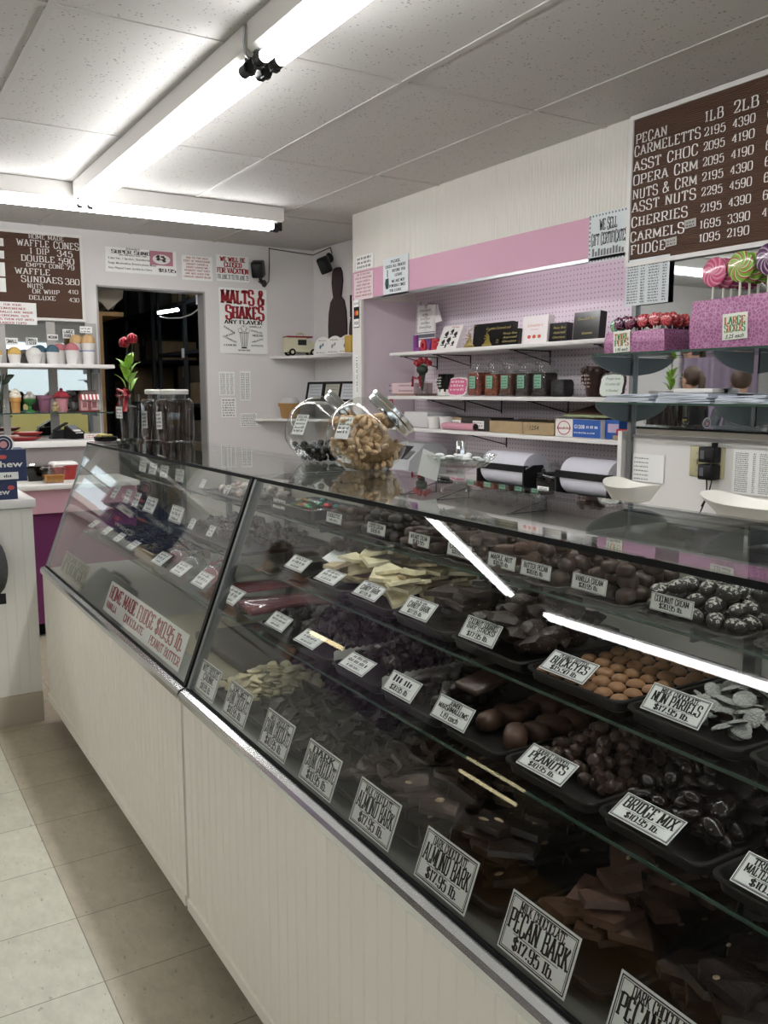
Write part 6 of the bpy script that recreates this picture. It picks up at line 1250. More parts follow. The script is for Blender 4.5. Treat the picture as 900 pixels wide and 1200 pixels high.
# ================================================================ cone counter and back bar
t = thing('front_counter', 'white ribbed counter with tan base beside the far glass case', 'counter', (-.8, 4.15, 0))
pr = [(-2.2, 3.945), (-2.2, 4.40), (.655, 4.40), (.655, 3.945)]
m = MB(); m.loft([[(x, y, .135) for x, y in pr], [(x, y, .955) for x, y in pr]]); part('cabinet', m, 'bead_hi', t, world=True)
m = MB(); n = 66
for k in range(n): x = -2.19 + 2.84*k/n; m.box(x + .003, x + .040, 3.9425, 3.9455, .137, .953)
part('ribbed_panel', m, 'bead_hi', t, world=True)
part('base_trim', MB().box(-2.2, .655, 3.938, 4.40, 0, .135), 'tan_base', t, world=True)
part('worktop', MB().rbox(-2.22, .667, 3.93, 4.42, .957, .995, .004), 'white', t, world=True)
navy = mat('box_navy', '#1e2a52', .4)
for z, h, y, x1, l in ((.996, .075, 4.02, .60, 'lower'), (1.072, .135, 4.02, .642, 'upper')):
    t = thing('candy_carton', 'navy blue chew candy carton, %s of two stacked on the ribbed counter' % l, 'carton', (x1, y, z), 'navy chew cartons'); part('carton', MB().box(-.36, 0, -.07, .08, 0, h), navy, t); M = frame((-.18, -.0705, 0), (1, 0, 0), (0, 0, 1))
    m = MB(); 
    if h > .1: bfont(m, 'French Chew', .02, .062, .026, .29, 0, M, z=.0006, bold=.02); 
    else: bfont(m, 'Chew', .10, .022, .024, .1, 0, M, z=.0006, bold=.02)
    part('lettering', m, 'white', t)
    m = MB(); q = random.Random(4)
    if h > .1:
        for cx, cy in ((.085, .105), (.02, .034)): m.add([(cx + .017*math.cos(k*.5)*(1 + .3*(k % 2)), cy + .009*math.sin(k*.5), .0007) for k in range(12)], [tuple(range(12))], 0, False, M)
    else: m.add([(.155 + .014*math.cos(k*.5), .05 + .010*math.sin(k*.5), .0007) for k in range(12)], [tuple(range(12))], 0, False, M)
    part('swirl_print', m, mat('coral', '#c4564f', .5), t)
    if h > .1:
        g = part('sticker', MB().box(.065, .145, .010, .040, .0005, .0015, M=M), 'paper', t); m = MB(); scrib(m, .088, .125, .018, .013, 0, M, .002); part('lettering', m, 'ink', g)
        m = MB(); M2 = frame((-.085, -.055, h + .022), (1, 0, 0), (0, -.1, 1)); 
        for r, z0, mm in ((.042, 0, None),): m.add([(r*math.cos(k*.21), r*math.sin(k*.21), 0) for k in range(30)], [tuple(range(30))], 0, False, M2)
        part('round_topper', MB().prism([(.042*math.cos(k*.21), .042*math.sin(k*.21)) for k in range(30)], -.002, 0, 0, M2), 'white', t)
        for r, z0, c in ((.036, .0008, navy), (.027, .0014, MATS['white']), (.024, .002, navy), (.015, .0026, mat('logo_pink', '#d99a9c', .5))): part('round_print', MB().add([(r*math.cos(k*.21), r*math.sin(k*.21), z0) for k in range(30)], [tuple(range(30))], 0, False, M2), c, t)
    else:
        m = MB(); 
        for k in range(9): m.box(.0004, .001, -.065 + .016*k, -.057 + .016*k, .004 + .02*(k % 2), .05 + .02*(k % 2))
        part('white_print', m, 'white', t)
t = thing('pink_counter', 'pink fronted serving counter with white top behind the ribbed counter', 'counter', (.6, 5.5, 0))
part('worktop', MB().rbox(-.25, 1.50, 5.27, 5.78, .885, .915, .004), 'white', t, world=True); part('front_panel', MB().box(-.24, 1.49, 5.30, 5.33, .745, .885), 'pink_panel', t, world=True); part('lower_panel', MB().box(-.24, 1.49, 5.34, 5.36, .08, .745), 'magenta', t, world=True); part('side_panel', MB().box(1.46, 1.49, 5.36, 5.76, 0, .885), 'pink_panel', t, world=True); part('base', MB().box(-.24, 1.46, 5.4, 5.76, 0, .08), 'black_matte', t, world=True)
t = thing('back_bar', 'raised white back bar against the mirrored back wall', 'counter', (.6, 6.05, 0)); part('worktop', MB().rbox(-.25, 1.53, 5.782, 6.33, 1.10, 1.14, .004), 'white_gloss', t, world=True); part('cabinet', MB().box(-.24, 1.52, 5.80, 6.33, 0, 1.10), mat('bar_front', '#8a8280', .6), t, world=True)
tub = lambda label, x, y, z, w, l, h, c, lid, grp='plastic tubs on the pink counter': None
def tubx(label, x, y, z, w, l, h, c, lidm, fillm=None):
    t = thing('food_tub', label, 'tub', (x, y, z), 'plastic tubs on the pink counter'); rr = lambda k, zz: [(sx*w*k/2*(1 if i % 2 else .86), sy*l*k/2*(.86 if i % 2 else 1), zz) for sx, sy, i in ((1, 1, 0), (1, 1, 1), (1, -1, 1), (1, -1, 0), (-1, -1, 0), (-1, -1, 1), (-1, 1, 1), (-1, 1, 0))][::-1]
    part('tub', MB().loft([rr(.78, 0), rr(.95, h*.9), rr(1, h*.9), rr(1, h), rr(.93, h), rr(.76, .004)], 0, False), c, t)
    if fillm: part('contents', MB().loft([rr(.74, .005), rr(.86, h*.6)]), fillm, t)
    part('lid', MB().loft([rr(1.02, h), rr(1.03, h + .006), rr(.9, h + .018), rr(.5, h + .02)], 0, False), lidm, t)
tubx('clear tub of orange sweets at the front of the pink counter', 1.02, 5.38, .916, .13, .11, .075, 'jar_glass', 'jar_glass', mat('orange_sweets', '#c8801f', .4, var=.2, vscale=60))
tubx('red tub with white lid behind the orange sweets', 1.115, 5.56, .916, .15, .13, .09, mat('tub_red', '#9c2a2a', .4), 'white')
tubx('clear tub of dark sweets on the pink counter', .955, 5.56, .916, .13, .12, .09, 'smoke_plastic', 'jar_glass', 'black_matte')
for k, (x, y, z, s, l) in enumerate(((.97, 5.93, 1.141, 1.1, 'lowest'), (.985, 5.93, 1.171, 1, 'middle'), (.95, 6.10, 1.141, 1.2, 'rear'))):
    t = thing('red_plate', 'red rimmed dish with paper on the back bar, %s one' % l, 'dish', (x, y, z), 'red dishes on the back bar'); part('dish', MB().lathe([(.05*s, 0), (.075*s, .012), (.088*s, .022), (.084*s, .024), (.07*s, .014), (.002, .006)], 24), 'tub_red', t); part('paper', MB().lathe([(.066*s, .0145), (.06*s, .024), (.03*s, .028), (.001, .028)], 14), mat('pale_rose', '#d9c2bb', .7), t)
t = thing('card_terminal', 'black card payment terminal on the back bar', 'terminal', at(1.28, 5.98, 1.141, .5), None); part('body', MB().loft([[(x, y, z) for x, z in ((-.05, 0), (.05, 0), (.045, .045), (-.04, .085))] for y in (-.045, .045)], M=Matrix.Rotation(-PI/2, 4, 'Z')), 'black', t); part('screen', MB().box(-.032, .032, -.012, .04, 0, .003, M=frame((0, 0, .068), (1, 0, 0), (0, .8, .5))), mat('screen_grey', '#7b8388', .2), t); part('keypad', MB().box(-.03, .03, -.058, -.018, 0, .003, M=frame((0, .0, .068), (1, 0, 0), (0, .8, .5))), 'white', t); part('stand', MB().lathe([(.05, 0), (.05, .008), (.02, .02)], 16), 'black', t)
t = thing('receipt_printer', 'small black printer with raised lid beside the card terminal', 'printer', at(1.19, 6.06, 1.141)); part('body', MB().loft([[(x, y, z) for x, z in ((-.05, 0), (.06, 0), (.06, .06), (-.02, .05))] for y in (-.05, .05)]), 'black', t); part('lid', MB().box(-.05, .05, -.05, .05, 0, .006, M=at(.02, 0, .075, 0, -.55)), 'black', t)
t = thing('sweet_carton', 'low red and white carton on the back bar beside the terminal', 'carton', (1.40, 5.99, 1.141)); part('carton', MB().box(-.065, .065, -.05, .05, 0, .03), 'white', t); m = MB(); [scrib(m, -.055, .055, .004 + .012*k, .009, 0, frame((0, -.0505, 0), (1, 0, 0), (0, 0, 1)), seed=k) for k in range(2)]; part('lettering', m, 'red_ink', t)
# mirrored wall panels, shelf of paper cups, glass shelf of cookie jars
t = thing('bar_mirror', 'mirrored panels with grey bars on the back wall over the cone shelf', 'mirror', (.9, 6.345, 1.15)); part('mirror_glass', MB().box(-.4, 1.46, 6.336, 6.346, 1.145, 1.922), 'mirror', t, world=True)
for a, b in ((-.40, -.36), (.25, .30), (.60, .65), (.90, .943), (1.203, 1.26), (1.462, 1.535)): part('upright', MB().box(a, b, 6.328, 6.349, 1.142, 1.922), mat('mullion', '#a9a6a2', .5), t, world=True)
t = thing('cup_shelf', 'white wooden shelf of paper cups below the waffle cone board', 'shelf', (.6, 6.2, 1.62)); part('board', MB().rbox(-.6, 1.585, 6.06, 6.326, 1.607, 1.632, .003), 'shelf_white', t, world=True)
for x in (1.49, .6): part('bracket', MB().box(x-.006, x+.006, 6.12, 6.326, 1.575, 1.606).box(x-.006, x+.006, 6.30, 6.326, 1.46, 1.575), 'grey_metal', t, world=True)
t = thing('jar_shelf', 'glass shelf of ceramic jars under the cup shelf', 'shelf', (.6, 6.2, 1.31)); m = MB(); m.box(-.6, 1.56, 6.05, 6.326, 1.305, 1.313); m.box(-.6, 1.56, 6.048, 6.05, 1.305, 1.313, 1); part('glass', m, ['shelf_glass', 'shelf_edge'], t, world=True)
for x in (1.47, .62): part('bracket', MB().box(x-.008, x+.008, 6.10, 6.326, 1.285, 1.304).box(x-.008, x+.008, 6.295, 6.326, 1.17, 1.285), 'grey_metal', t, world=True)
scoops = (('yellow', '#c7a45c', .045, .05, .855), ('yellow', '#c2a05a', .05, .055, .967), ('white', '#d4d3cf', .058, .055, 1.086), ('teal', '#3d5a68', .05, .075, 1.205), ('rosy', '#b06a72', .054, .09, 1.33))
for i, (l, c, r, h, x) in enumerate(scoops):
    for j in (0, 1):
        if i < 3 and j: continue
        t = thing('ice_cream_cup', '%s scoop in a white paper cup on the cup shelf%s' % (l if i else 'ochre', ', behind its twin' if j else (', before its twin' if i > 2 else '')), 'paper cup', (x - .065*j, 6.17 + .07*j, 1.633), 'sample cups on the shelf'); part('cup', MB().lathe([(r*.62, 0), (r*.85, h), (r*.89, h+.003), (r*.84, h+.003), (.001, h)], 20), 'white', t)
        part('scoop', MB().lathe([(r*.86, h+.001), (r*.88, h+.010), (r*.76, h+.03), (r*.5, h+.045), (r*.2, h+.052), (.001, h+.053)], 20), mat('scoop_' + l, c, .8, bump=.5, bscale=90), t)
for j in (0, 1):
    t = thing('ice_cream_cup', 'tall blue printed cup with tan scoop on the cup shelf, %s' % ('rear one' if j else 'front one'), 'paper cup', (1.44 - .06*j, 6.17 + .075*j, 1.633), 'sample cups on the shelf'); part('cup', MB().lathe([(.034, 0), (.045, .14), (.047, .143), (.044, .143), (.001, .14)], 22), 'white', t); part('blue_print', MB().lathe([(.0352, .02), (.0415, .095)], 22, 0, None, True, (False, False)), mat('cup_blue', '#5d6fb0', .5, var=.7, vscale=25), t)
    part('scoop', MB().lathe([(.044, .142), (.046, .155), (.040, .185), (.025, .20), (.001, .205)], 20), mat('scoop_tan', '#c4a274', .8, bump=.5, bscale=90), t)
for x0, x1, z0, z1, l1, l2, l in ((.94, 1.018, 1.762, 1.807, 'SMALL', None, 'SMALL'), (1.069, 1.143, 1.76, 1.812, 'SMALL', '1 SCOOP', 'SMALL 1 SCOOP'), (1.207, 1.277, 1.80, 1.838, 'MEDIUM', None, 'MEDIUM'), (1.309, 1.386, 1.815, 1.876, 'LARGE', 'DOUBLE', 'LARGE'), (1.425, 1.508, 1.855, 1.90, '~', '~', 'unreadable print')):
    def f(P, z, l1=l1, l2=l2, w=x1-x0, h=z1-z0):
        m = P('ink')
        for k, s in enumerate((l1, l2) if l2 else (l1,)):
            hh = h*(.32 if l2 else .5); y = (h*.06 if k == 0 else -h*.36) if l2 else -hh/2
            if s == '~': scrib(m, -w*.42, w*.42, y, hh*.7, z=z, seed=k)
            else: slab(m, s, 0, y, hh, w*.8, z=z, thick=1.6)
    psign('little cup size sign reading %s on the bar mirror' % l, WB((x0+x1)/2, (z0+z1)/2, 6.326), x1-x0, z1-z0, f)
def s_conv(P, z):
    m = P('red_ink')
    for i, (s, w) in enumerate((('FOR YOUR', .4), ('CONVENIENCE', .62), ('ICE BALLS ARE MADE', .95), ('IN ORIGINAL SIZE', .75), ('CUPS THEN PUT INTO', .95), ('LARGER CUPS!', .62))): slab(m, s, 0, .048 - .0235*i, .013, .27*w, z=z)
psign('white sign in red print about ice balls, hung on the waffle cone board', WB(.995, 1.968, 6.318), .30, .145, s_conv)
# ceramic jars on the glass shelf
ZJ = 1.314
t = thing('cookie_jar', 'ceramic ice cream cone jar with white whipped top', 'cookie jar', (.957, 6.17, ZJ), 'ceramic jars on the glass shelf'); part('cone', MB().lathe([(.026, 0), (.030, .07), (.036, .072), (.037, .098), (.001, .098)], 20), mat('cone_tan', '#b98a4c', .5), t)
part('swirl', MB().lathe([(.036, .098), (.040, .108), (.033, .118), (.034, .126), (.026, .136), (.026, .142), (.014, .150), (.004, .158)], 20), mat('swirl_cream', '#dcd7c6', .5, var=.15, vscale=80), t)
t = thing('cookie_jar', 'green footed sundae jar with black and white scoops', 'cookie jar', (1.045, 6.17, ZJ), 'ceramic jars on the glass shelf'); part('dish', MB().lathe([(.035, 0), (.034, .008), (.012, .02), (.012, .042), (.036, .062), (.044, .088), (.001, .09)], 22), mat('sundae_green', '#2f6a35', .25), t); m = MB(); [m.ell((a, b, c), (.021, .021, .021), 12, 8) for a, b, c in ((-.018, 0, .10), (.018, -.005, .10), (0, 0, .118))]; part('scoops', m, mat('scoop_mix', '#a8a29b', .4, var=.85, vscale=22), t)
t = thing('flower_pot', 'dusty purple flower pot on the glass shelf', 'pot', (1.14, 6.18, ZJ), 'ceramic jars on the glass shelf'); part('pot', MB().lathe([(.030, 0), (.040, .085), (.047, .087), (.048, .112), (.043, .112), (.036, .02), (.001, .015)], 22), mat('plum_pot', '#7d5266', .5), t)
t = thing('bear_figurine', 'tiny tan bear figurine before the purple pot', 'figurine', (1.196, 6.12, ZJ)); m = MB(); m.ell((0, 0, .022), (.019, .016, .022), 12, 8); m.ell((0, -.004, .053), (.015, .014, .014), 12, 8); m.ell((-.011, 0, .066), (.005, .004, .005), 8, 6); m.ell((.011, 0, .066), (.005, .004, .005), 8, 6); m.ell((0, -.017, .05), (.006, .005, .005), 8, 6); [m.ell((s*.013, -.014, .008), (.007, .009, .007), 8, 6) for s in (-1, 1)]; [m.ell((s*.018, -.008, .028), (.006, .008, .012), 8, 6) for s in (-1, 1)]; part('body', m, mat('bear_tan', '#a89468', .6), t)
t = thing('cookie_jar', 'pink milkshake jar with red drip and cherry', 'cookie jar', (1.25, 6.18, ZJ), 'ceramic jars on the glass shelf'); part('glass_cup', MB().lathe([(.034, 0), (.036, .006), (.044, .095), (.001, .098)], 22), mat('shake_pink', '#c08890', .3), t); part('topping', MB().lathe([(.046, .093), (.060, .10), (.052, .112), (.040, .125), (.026, .137), (.010, .144), (.001, .145)], 22), mat('shake_red', '#8f2f3a', .3, var=.6, vscale=30), t); part('cherry', MB().ell((.0, 0, .150), (.012, .012, .012), 12, 8), mat('cherry_red', '#5a1018', .2), t)
t = thing('cookie_jar', 'dark stand mixer shaped jar leaning between the pink jars', 'cookie jar', (1.338, 6.268, ZJ), 'ceramic jars on the glass shelf'); m = MB(); m.rbox(-.028, .028, -.05, .045, 0, .016, .01); m.rbox(-.016, .016, .01, .042, .014, .10, .01); m.ell((0, -.005, .118), (.024, .058, .024), 14, 9); part('body', m, mat('mixer_dark', '#3a3434', .3), t); part('bowl', MB().lathe([(.016, .016), (.030, .03), (.034, .065), (.001, .06)], 18, 0, Matrix.Translation((0, -.026, 0))), 'steel', t)
t = thing('cookie_jar', 'pink candy shop jar with striped awning and dark roof', 'cookie jar', (1.412, 6.13, ZJ), 'ceramic jars on the glass shelf'); part('shop', MB().rbox(-.055, .055, -.04, .04, .008, .11, .006), mat('shop_pink', '#c39a98', .5), t); part('base', MB().rbox(-.064, .064, -.05, .046, 0, .010, .004), mat('shop_red', '#6e2128', .4), t)
part('roof', MB().loft([[(-.060, -.045, .112), (.060, -.045, .112), (.060, .045, .112), (-.060, .045, .112)], [(-.045, -.03, .140), (.045, -.03, .140), (.045, .03, .140), (-.045, .03, .140)]]).box(-.05, .05, -.034, .034, .140, .146), mat('shop_roof', '#4d3634', .5), t)
aw = MB()
for k in range(10): aw.loft([[(-.062 + .0124*k, -.044, .118), (-.062 + .0124*(k+1), -.044, .118), (-.062 + .0124*(k+1), -.062, .084), (-.062 + .0124*k, -.062, .084)], [(-.062 + .0124*k, -.041, .114), (-.062 + .0124*(k+1), -.041, .114), (-.062 + .0124*(k+1), -.059, .080), (-.062 + .0124*k, -.059, .080)]], k % 2)
part('awning', aw, [mat('awning_red', '#b03a40', .5), 'white'], t); m = MB(); m.box(-.011, .011, -.0425, -.040, .012, .072); [m.box(s*.032 - .013, s*.032 + .013, -.0425, -.040, .03, .066) for s in (-1, 1)]; part('door_window', m, mat('shop_win', '#7d4c50', .4, var=.4, vscale=70), t)
t = thing('stem_vase', 'clear vase with dark green stems at the picture edge', 'vase', (.875, 6.17, ZJ)); part('vase', MB().lathe([(.024, 0), (.028, .01), (.032, .14), (.034, .17)], 18, 0, None, True, (True, False)), 'jar_glass', t); m = MB(); [m.tube([(0, 0, .02), (.01*k, .005, .15), (.02*k + .02, 0, .25 + .01*k)], .004, 5) for k in (-1, 0, 1)]; [leaf(m, (.01*k, 0, .15 + .03*k), (.8*k, -.2, .8), (0, -1, .3), .07, .018) for k in (-1, 1, 2)]; part('stem', m, 'dark_leaf', t)

# ================================================================ alcove between the back wall and the shelves
def corner_shelf(label, z, P, brk=None):
    t = thing('corner_shelf', label, 'shelf', (3.1, 6.1, z)); part('board', MB().prism(P, z - .018, z), 'shelf_white', t, world=True); return t
arc = lambda x0, y1: [(x0, 6.348), (x0 + .03, 6.26)] + [(x0 + .03 + (3.20 - x0 - .03)*k/6, 6.26 - (6.26 - y1)*(k/6)**1.5) for k in range(1, 7)] + [(3.258, y1), (3.258, 6.348)]
corner_shelf('white curved corner shelf with the ceramic truck', 1.725, arc(2.86, 5.30))
corner_shelf('lower white corner shelf with the woven basket', 1.243, arc(2.72, 5.60))
corner_shelf('narrow white shelf with three certificate frames', 1.375, [(3.04, 5.05), (3.258, 5.05), (3.258, 6.345), (3.04, 6.345)])
t = thing('truck_jar', 'cream ceramic delivery truck jar with red roof on the corner shelf', 'cookie jar', at(3.055, 6.185, 1.726, -.12)); m = MB(); m.loft([[(-.125, y, z) for y, z in ((-.055, .028), (.055, .028), (.055, .125), (.045, .14), (-.045, .14), (-.055, .125))], [(.035, y, z) for y, z in ((-.055, .028), (.055, .028), (.055, .125), (.045, .14), (-.045, .14), (-.055, .125))]]); m.loft([[(.035, y, z) for y, z in ((-.05, .028), (.05, .028), (.05, .12), (-.05, .12))], [(.075, y, z) for y, z in ((-.05, .028), (.05, .028), (.048, .118), (-.048, .118))], [(.105, y, z) for y, z in ((-.05, .028), (.05, .028), (.048, .075), (-.048, .075))], [(.138, y, z) for y, z in ((-.046, .028), (.046, .028), (.044, .065), (-.044, .065))]]); part('body', m, mat('truck_cream', '#d3cfb2', .35), t)
part('roof', MB().rbox(-.128, .085, -.058, .058, .138, .150, .006), mat('truck_red', '#8e2b2e', .35), t); part('handle', MB().tube([(-.03, 0, .150), (-.025, 0, .168), (.0, 0, .176), (.025, 0, .168), (.03, 0, .150)], .008, 8), 'truck_cream', t); part('windscreen', MB().quad((.0765, -.042, .114), (.0765, .042, .114), (.1065, .042, .079), (.1065, -.042, .079)), mat('dark_glaze', '#2b2f33', .2), t); part('serving_hatch', MB().box(-.04, .03, -.0562, -.0545, .08, .122), 'dark_glaze', t)
for x, y in ((-.085, -.058), (.09, -.055), (-.085, .048), (.09, .045)): w_ = part('wheel', MB().cyl((x, y, .027), (x, y + .012, .027), .027, 20), 'black', t); part('hub', MB().cyl((x, y - .001, .027), (x, y + .013, .027), .013, 14), 'truck_cream', w_)
for k, (x, y) in enumerate(((3.065, 5.87), (3.085, 5.72), (3.10, 5.56))):
    t = thing('oval_plaque', 'white dome topped plaque with a coloured drawing, %s from the truck' % ('first', 'second', 'third')[k], 'plaque', frame((x, y, 1.726), (.5, -.86, 0), (.25, .15, .95)), 'white plaques on the corner shelf'); P = [(-.062, 0), (.062, 0)] + [(.066*math.cos(a), .07 + .07*math.sin(a)) for a in [rad(15*j) for j in range(13)]]; part('panel', MB().prism(P, -.008, 0), 'white', t)
    m = MB(); [m.add([(cx + r*math.cos(j), cy + r*1.8*math.sin(j), .0008) for j in range(6)], [tuple(range(6))]) for cx, cy, r in ((-.01, .06, .010), (.008, .075, .008))]; part('drawing', m, mat('drawing_%d' % k, ('#3b6a7a', '#8a8d90', '#3f7f6f')[k], .6), t); m = MB(); scrib(m, -.035, .035, .105, .008, z=.001, seed=k); scrib(m, -.04, .04, .012, .008, z=.001, seed=k+5); part('lettering', m, 'ink', t)
solo('yellow_box', MB().rbox(3.02, 3.12, 5.33, 5.42, 1.726, 1.84, .004), mat('mustard', '#c2a24a', .5), 'mustard yellow box at the near end of the corner shelf', 'box')
# dark cut-out figures on the side wall
M = frame((3.2575, 6.0, 1.80), (0, -1, 0), (0, 0, 1)); half = [(.15, 0), (.152, .10), (.14, .20), (.11, .28), (.062, .315), (.075, .36), (.088, .43), (.078, .50), (.052, .535), (.0, .54)]
P = [(x, y) for x, y in half] + [(-x, y) for x, y in half[-2::-1]]
solo('hanging_cutout', MB().prism([(x*.95 + .06, y*.97 + .06) for x, y in P], 0, .012, 0, M), mat('cutout_brown', '#2e1d1f', .5), 'dark brown cut-out figure shape on the side wall above the plaques', 'cutout')
solo('hanging_cutout', MB().prism([(x*.55 + .33, y*.5 + .05) for x, y in P], 0, .012, 0, M).box(.262, .272, .20, .36, 0, .012, M=M), 'cutout_brown', 'small dark cut-out beside the niche edge, behind the larger figure', 'cutout')
for k, y in enumerate((6.14, 5.86, 5.60)):
    t = thing('picture_frame', 'black framed certificate on the narrow shelf, %s' % ('beside the back wall', 'middle of three', 'nearest the niche edge')[k], 'picture frame', frame((3.15, y, 1.376), (.12, -1, 0), (.2, 0, 1)), 'framed certificates'); w_, h = .115, .150
    m = MB(); [m.box(a, b, c, d, 0, .016) for a, b, c, d in ((-w_, w_, 0, .016), (-w_, w_, h - .016, h), (-w_, -w_ + .016, .016, h - .016), (w_ - .016, w_, .016, h - .016))]; part('frame', m, 'black', t); part('print', MB().box(-w_ + .014, w_ - .014, .014, h - .014, .002, .006), mat('cert_%d' % k, ('#c3c8cc', '#b9b6a6', '#c7cbd0')[k], .5), t); m = MB(); [scrib(m, -.07, .07, .11 - .024*j, .010, z=.0068, seed=j + k*7) for j in range(4)]; part('lettering', m, mat('grey_ink', '#7d7f80', .7), t)
t = thing('basket', 'tan woven basket of paper filters on the lower corner shelf', 'basket', (2.945, 6.16, 1.244)); part('weave', MB().lathe([(.062, 0), (.070, .05), (.074, .052), (.078, .088), (.090, .090), (.094, .118), (.086, .118), (.07, .01), (.001, .008)], 20, 0), mat('wicker', '#a8814e', .7, bump=.8, bscale=150), t); part('filters', MB().lathe([(.078, .10), (.072, .135), (.05, .158), (.001, .165)], 16), mat('filter_grey', '#c3c1c0', .8), t)
# two small loudspeakers with their wire
for k, (M, l) in enumerate(((frame((2.752, 6.28, 2.375), (.8, -.6, 0), (-.15, -.35, 1)), 'black wall speaker beside the vacation notice'), (frame((3.165, 5.98, 2.40), (.75, -.55, .35), (-.3, -.1, 1)), 'black wall speaker tilted down in the corner'))):
    t = thing('mounted_speaker', l, 'speaker', M, 'black wall speakers'); part('cabinet', MB().rbox(-.045, .045, -.06, .06, -.05, .05, .012), 'stand_black', t); part('grille', MB().rbox(-.038, .038, -.052, .052, .05, .054, .008), 'black', t)
    part('wall_mount', MB().tube([(0, -.05, -.04), (.0, -.10, -.05), (.02, -.12, -.06)], .014, 8).ell((.02, -.125, -.06), (.022, .03, .022), 10, 7) if k == 0 else MB().tube([(0, .0, -.05), (.04, .02, -.075)], .014, 8).ell((.05, .03, -.08), (.028, .04, .02), 10, 7), 'stand_black', t)
solo('speaker_wire', MB().tube([(2.775, 6.335, 2.29), (2.83, 6.335, 2.255), (2.865, 6.338, 2.30), (2.872, 6.34, 2.42), (2.874, 6.342, 2.552)], .004, 5), mat('wire_dark', '#3a3330', .6), 'thin dark wire rising from the speaker beside the notice', 'wire')
solo('corner_wire', MB().tube([(2.874, 6.342, 2.545), (3.05, 6.342, 2.535), (3.252, 6.34, 2.525), (3.253, 6.05, 2.545), (3.254, 6.03, 2.50)], .004, 5), 'wire_dark', 'dark wire running along the corner under the ceiling', 'wire')
solo('shelf_cable', MB().tube([(3.15, 5.28, 1.73), (3.10, 5.27, 1.70), (3.11, 5.26, 1.55), (3.15, 5.25, 1.38)], .005, 6), 'black', 'black cable hanging from the end of the corner shelf', 'cable')

# ================================================================ stockroom racks
def rack(label, x0, x1, y0, y1, zs, top):
    t = thing('storage_rack', label, 'rack', (x0, (y0+y1)/2, 0), 'dark storage racks')
    for x in (x0, x1-.03):
        for y in (y0, (y0+y1)/2, y1-.03): part('post', MB().box(x, x+.03, y, y+.03, 0, top), 'rack', t, world=True)
    for z in zs: part('rack_shelf', MB().box(x0, x1, y0, y1, z-.03, z), 'rack', t, world=True)
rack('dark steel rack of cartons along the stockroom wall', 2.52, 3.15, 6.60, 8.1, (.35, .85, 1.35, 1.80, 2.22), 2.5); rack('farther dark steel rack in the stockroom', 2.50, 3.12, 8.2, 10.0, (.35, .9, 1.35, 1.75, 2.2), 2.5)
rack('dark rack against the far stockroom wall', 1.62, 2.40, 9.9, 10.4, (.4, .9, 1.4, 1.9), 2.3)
q = random.Random(21); k = 0
for (xa, ya, yb, zs) in ((2.53, 6.66, 8.05, (.351, .851, 1.351, 1.801, 2.221)), (2.51, 8.3, 9.9, (.351, .901, 1.351, 1.751, 2.201))):
    for z in zs:
        y = ya
        while y < yb - .25:
            w_ = q.uniform(.26, .42); h = q.uniform(.16, .36) if z < 2.1 else q.uniform(.2, .27)
            if y + w_ > yb: break
            if q.random() < (.65 if z < 2.1 else .97):
                k += 1; t = thing('stock_carton', 'closed carton on the %s rack, shelf at %s height' % ('nearer' if ya < 8 else 'farther', {0: 'ankle', 1: 'waist', 2: 'shoulder', 3: 'eye', 4: 'top'}[zs.index(z)]), 'carton', (xa + .01 + q.uniform(0, .06), y + w_/2, z), 'stockroom cartons on the %s rack at %.2f m' % ('nearer' if ya < 8 else 'farther', z)); part('carton', MB().box(0, .42, -w_/2, w_/2, 0, h), q.choice([MATS['kraft'], MATS['kraft'], mat('card_grey', '#7d7a74', .8), mat('card_dark', '#4c4238', .8)]), t); part('tape', MB().box(-.001, .421, -.025, .025, h*.7, h + .001), mat('tape', '#8d7a58', .4), t)
            y += w_ + q.uniform(.02, .12)
for y, z in ((7.35, 1.80), (7.9, 1.35), (8.9, 1.75), (9.3, 1.35), (8.4, 1.35), (6.95, 2.22)): solo('shelf_tag', MB().box(2.497 if y > 8.1 else 2.517, 2.499 if y > 8.1 else 2.519, y, y + .07, z - .06, z + .02), 'paper', 'small white tag hanging on a dark rack shelf in the stockroom', 'tag', 'rack shelf tags')
solo('sack_ledge', MB().box(1.555, 1.80, 6.58, 7.3, 2.0, 2.03), 'wood', 'wooden ledge high inside the doorway', 'ledge')
m = MB(); q = random.Random(5); L = []
for i in range(9):
    u = i/8; c = Vector((1.70 + .02*math.sin(i), 6.62 + .5*u, 2.185)); L.append([c + Vector((.11*math.cos(a)*(1 + q.uniform(-.22, .22)), 0, .12*math.sin(a)*(1 + q.uniform(-.22, .22)))) for a in [2*PI*j/12 for j in range(12)]])
m.loft(L); solo('paper_sack', m, mat('sack', '#a89f90', .8, var=.2, vscale=8), 'crumpled pale sack on the ledge in the top corner of the doorway', 'sack')

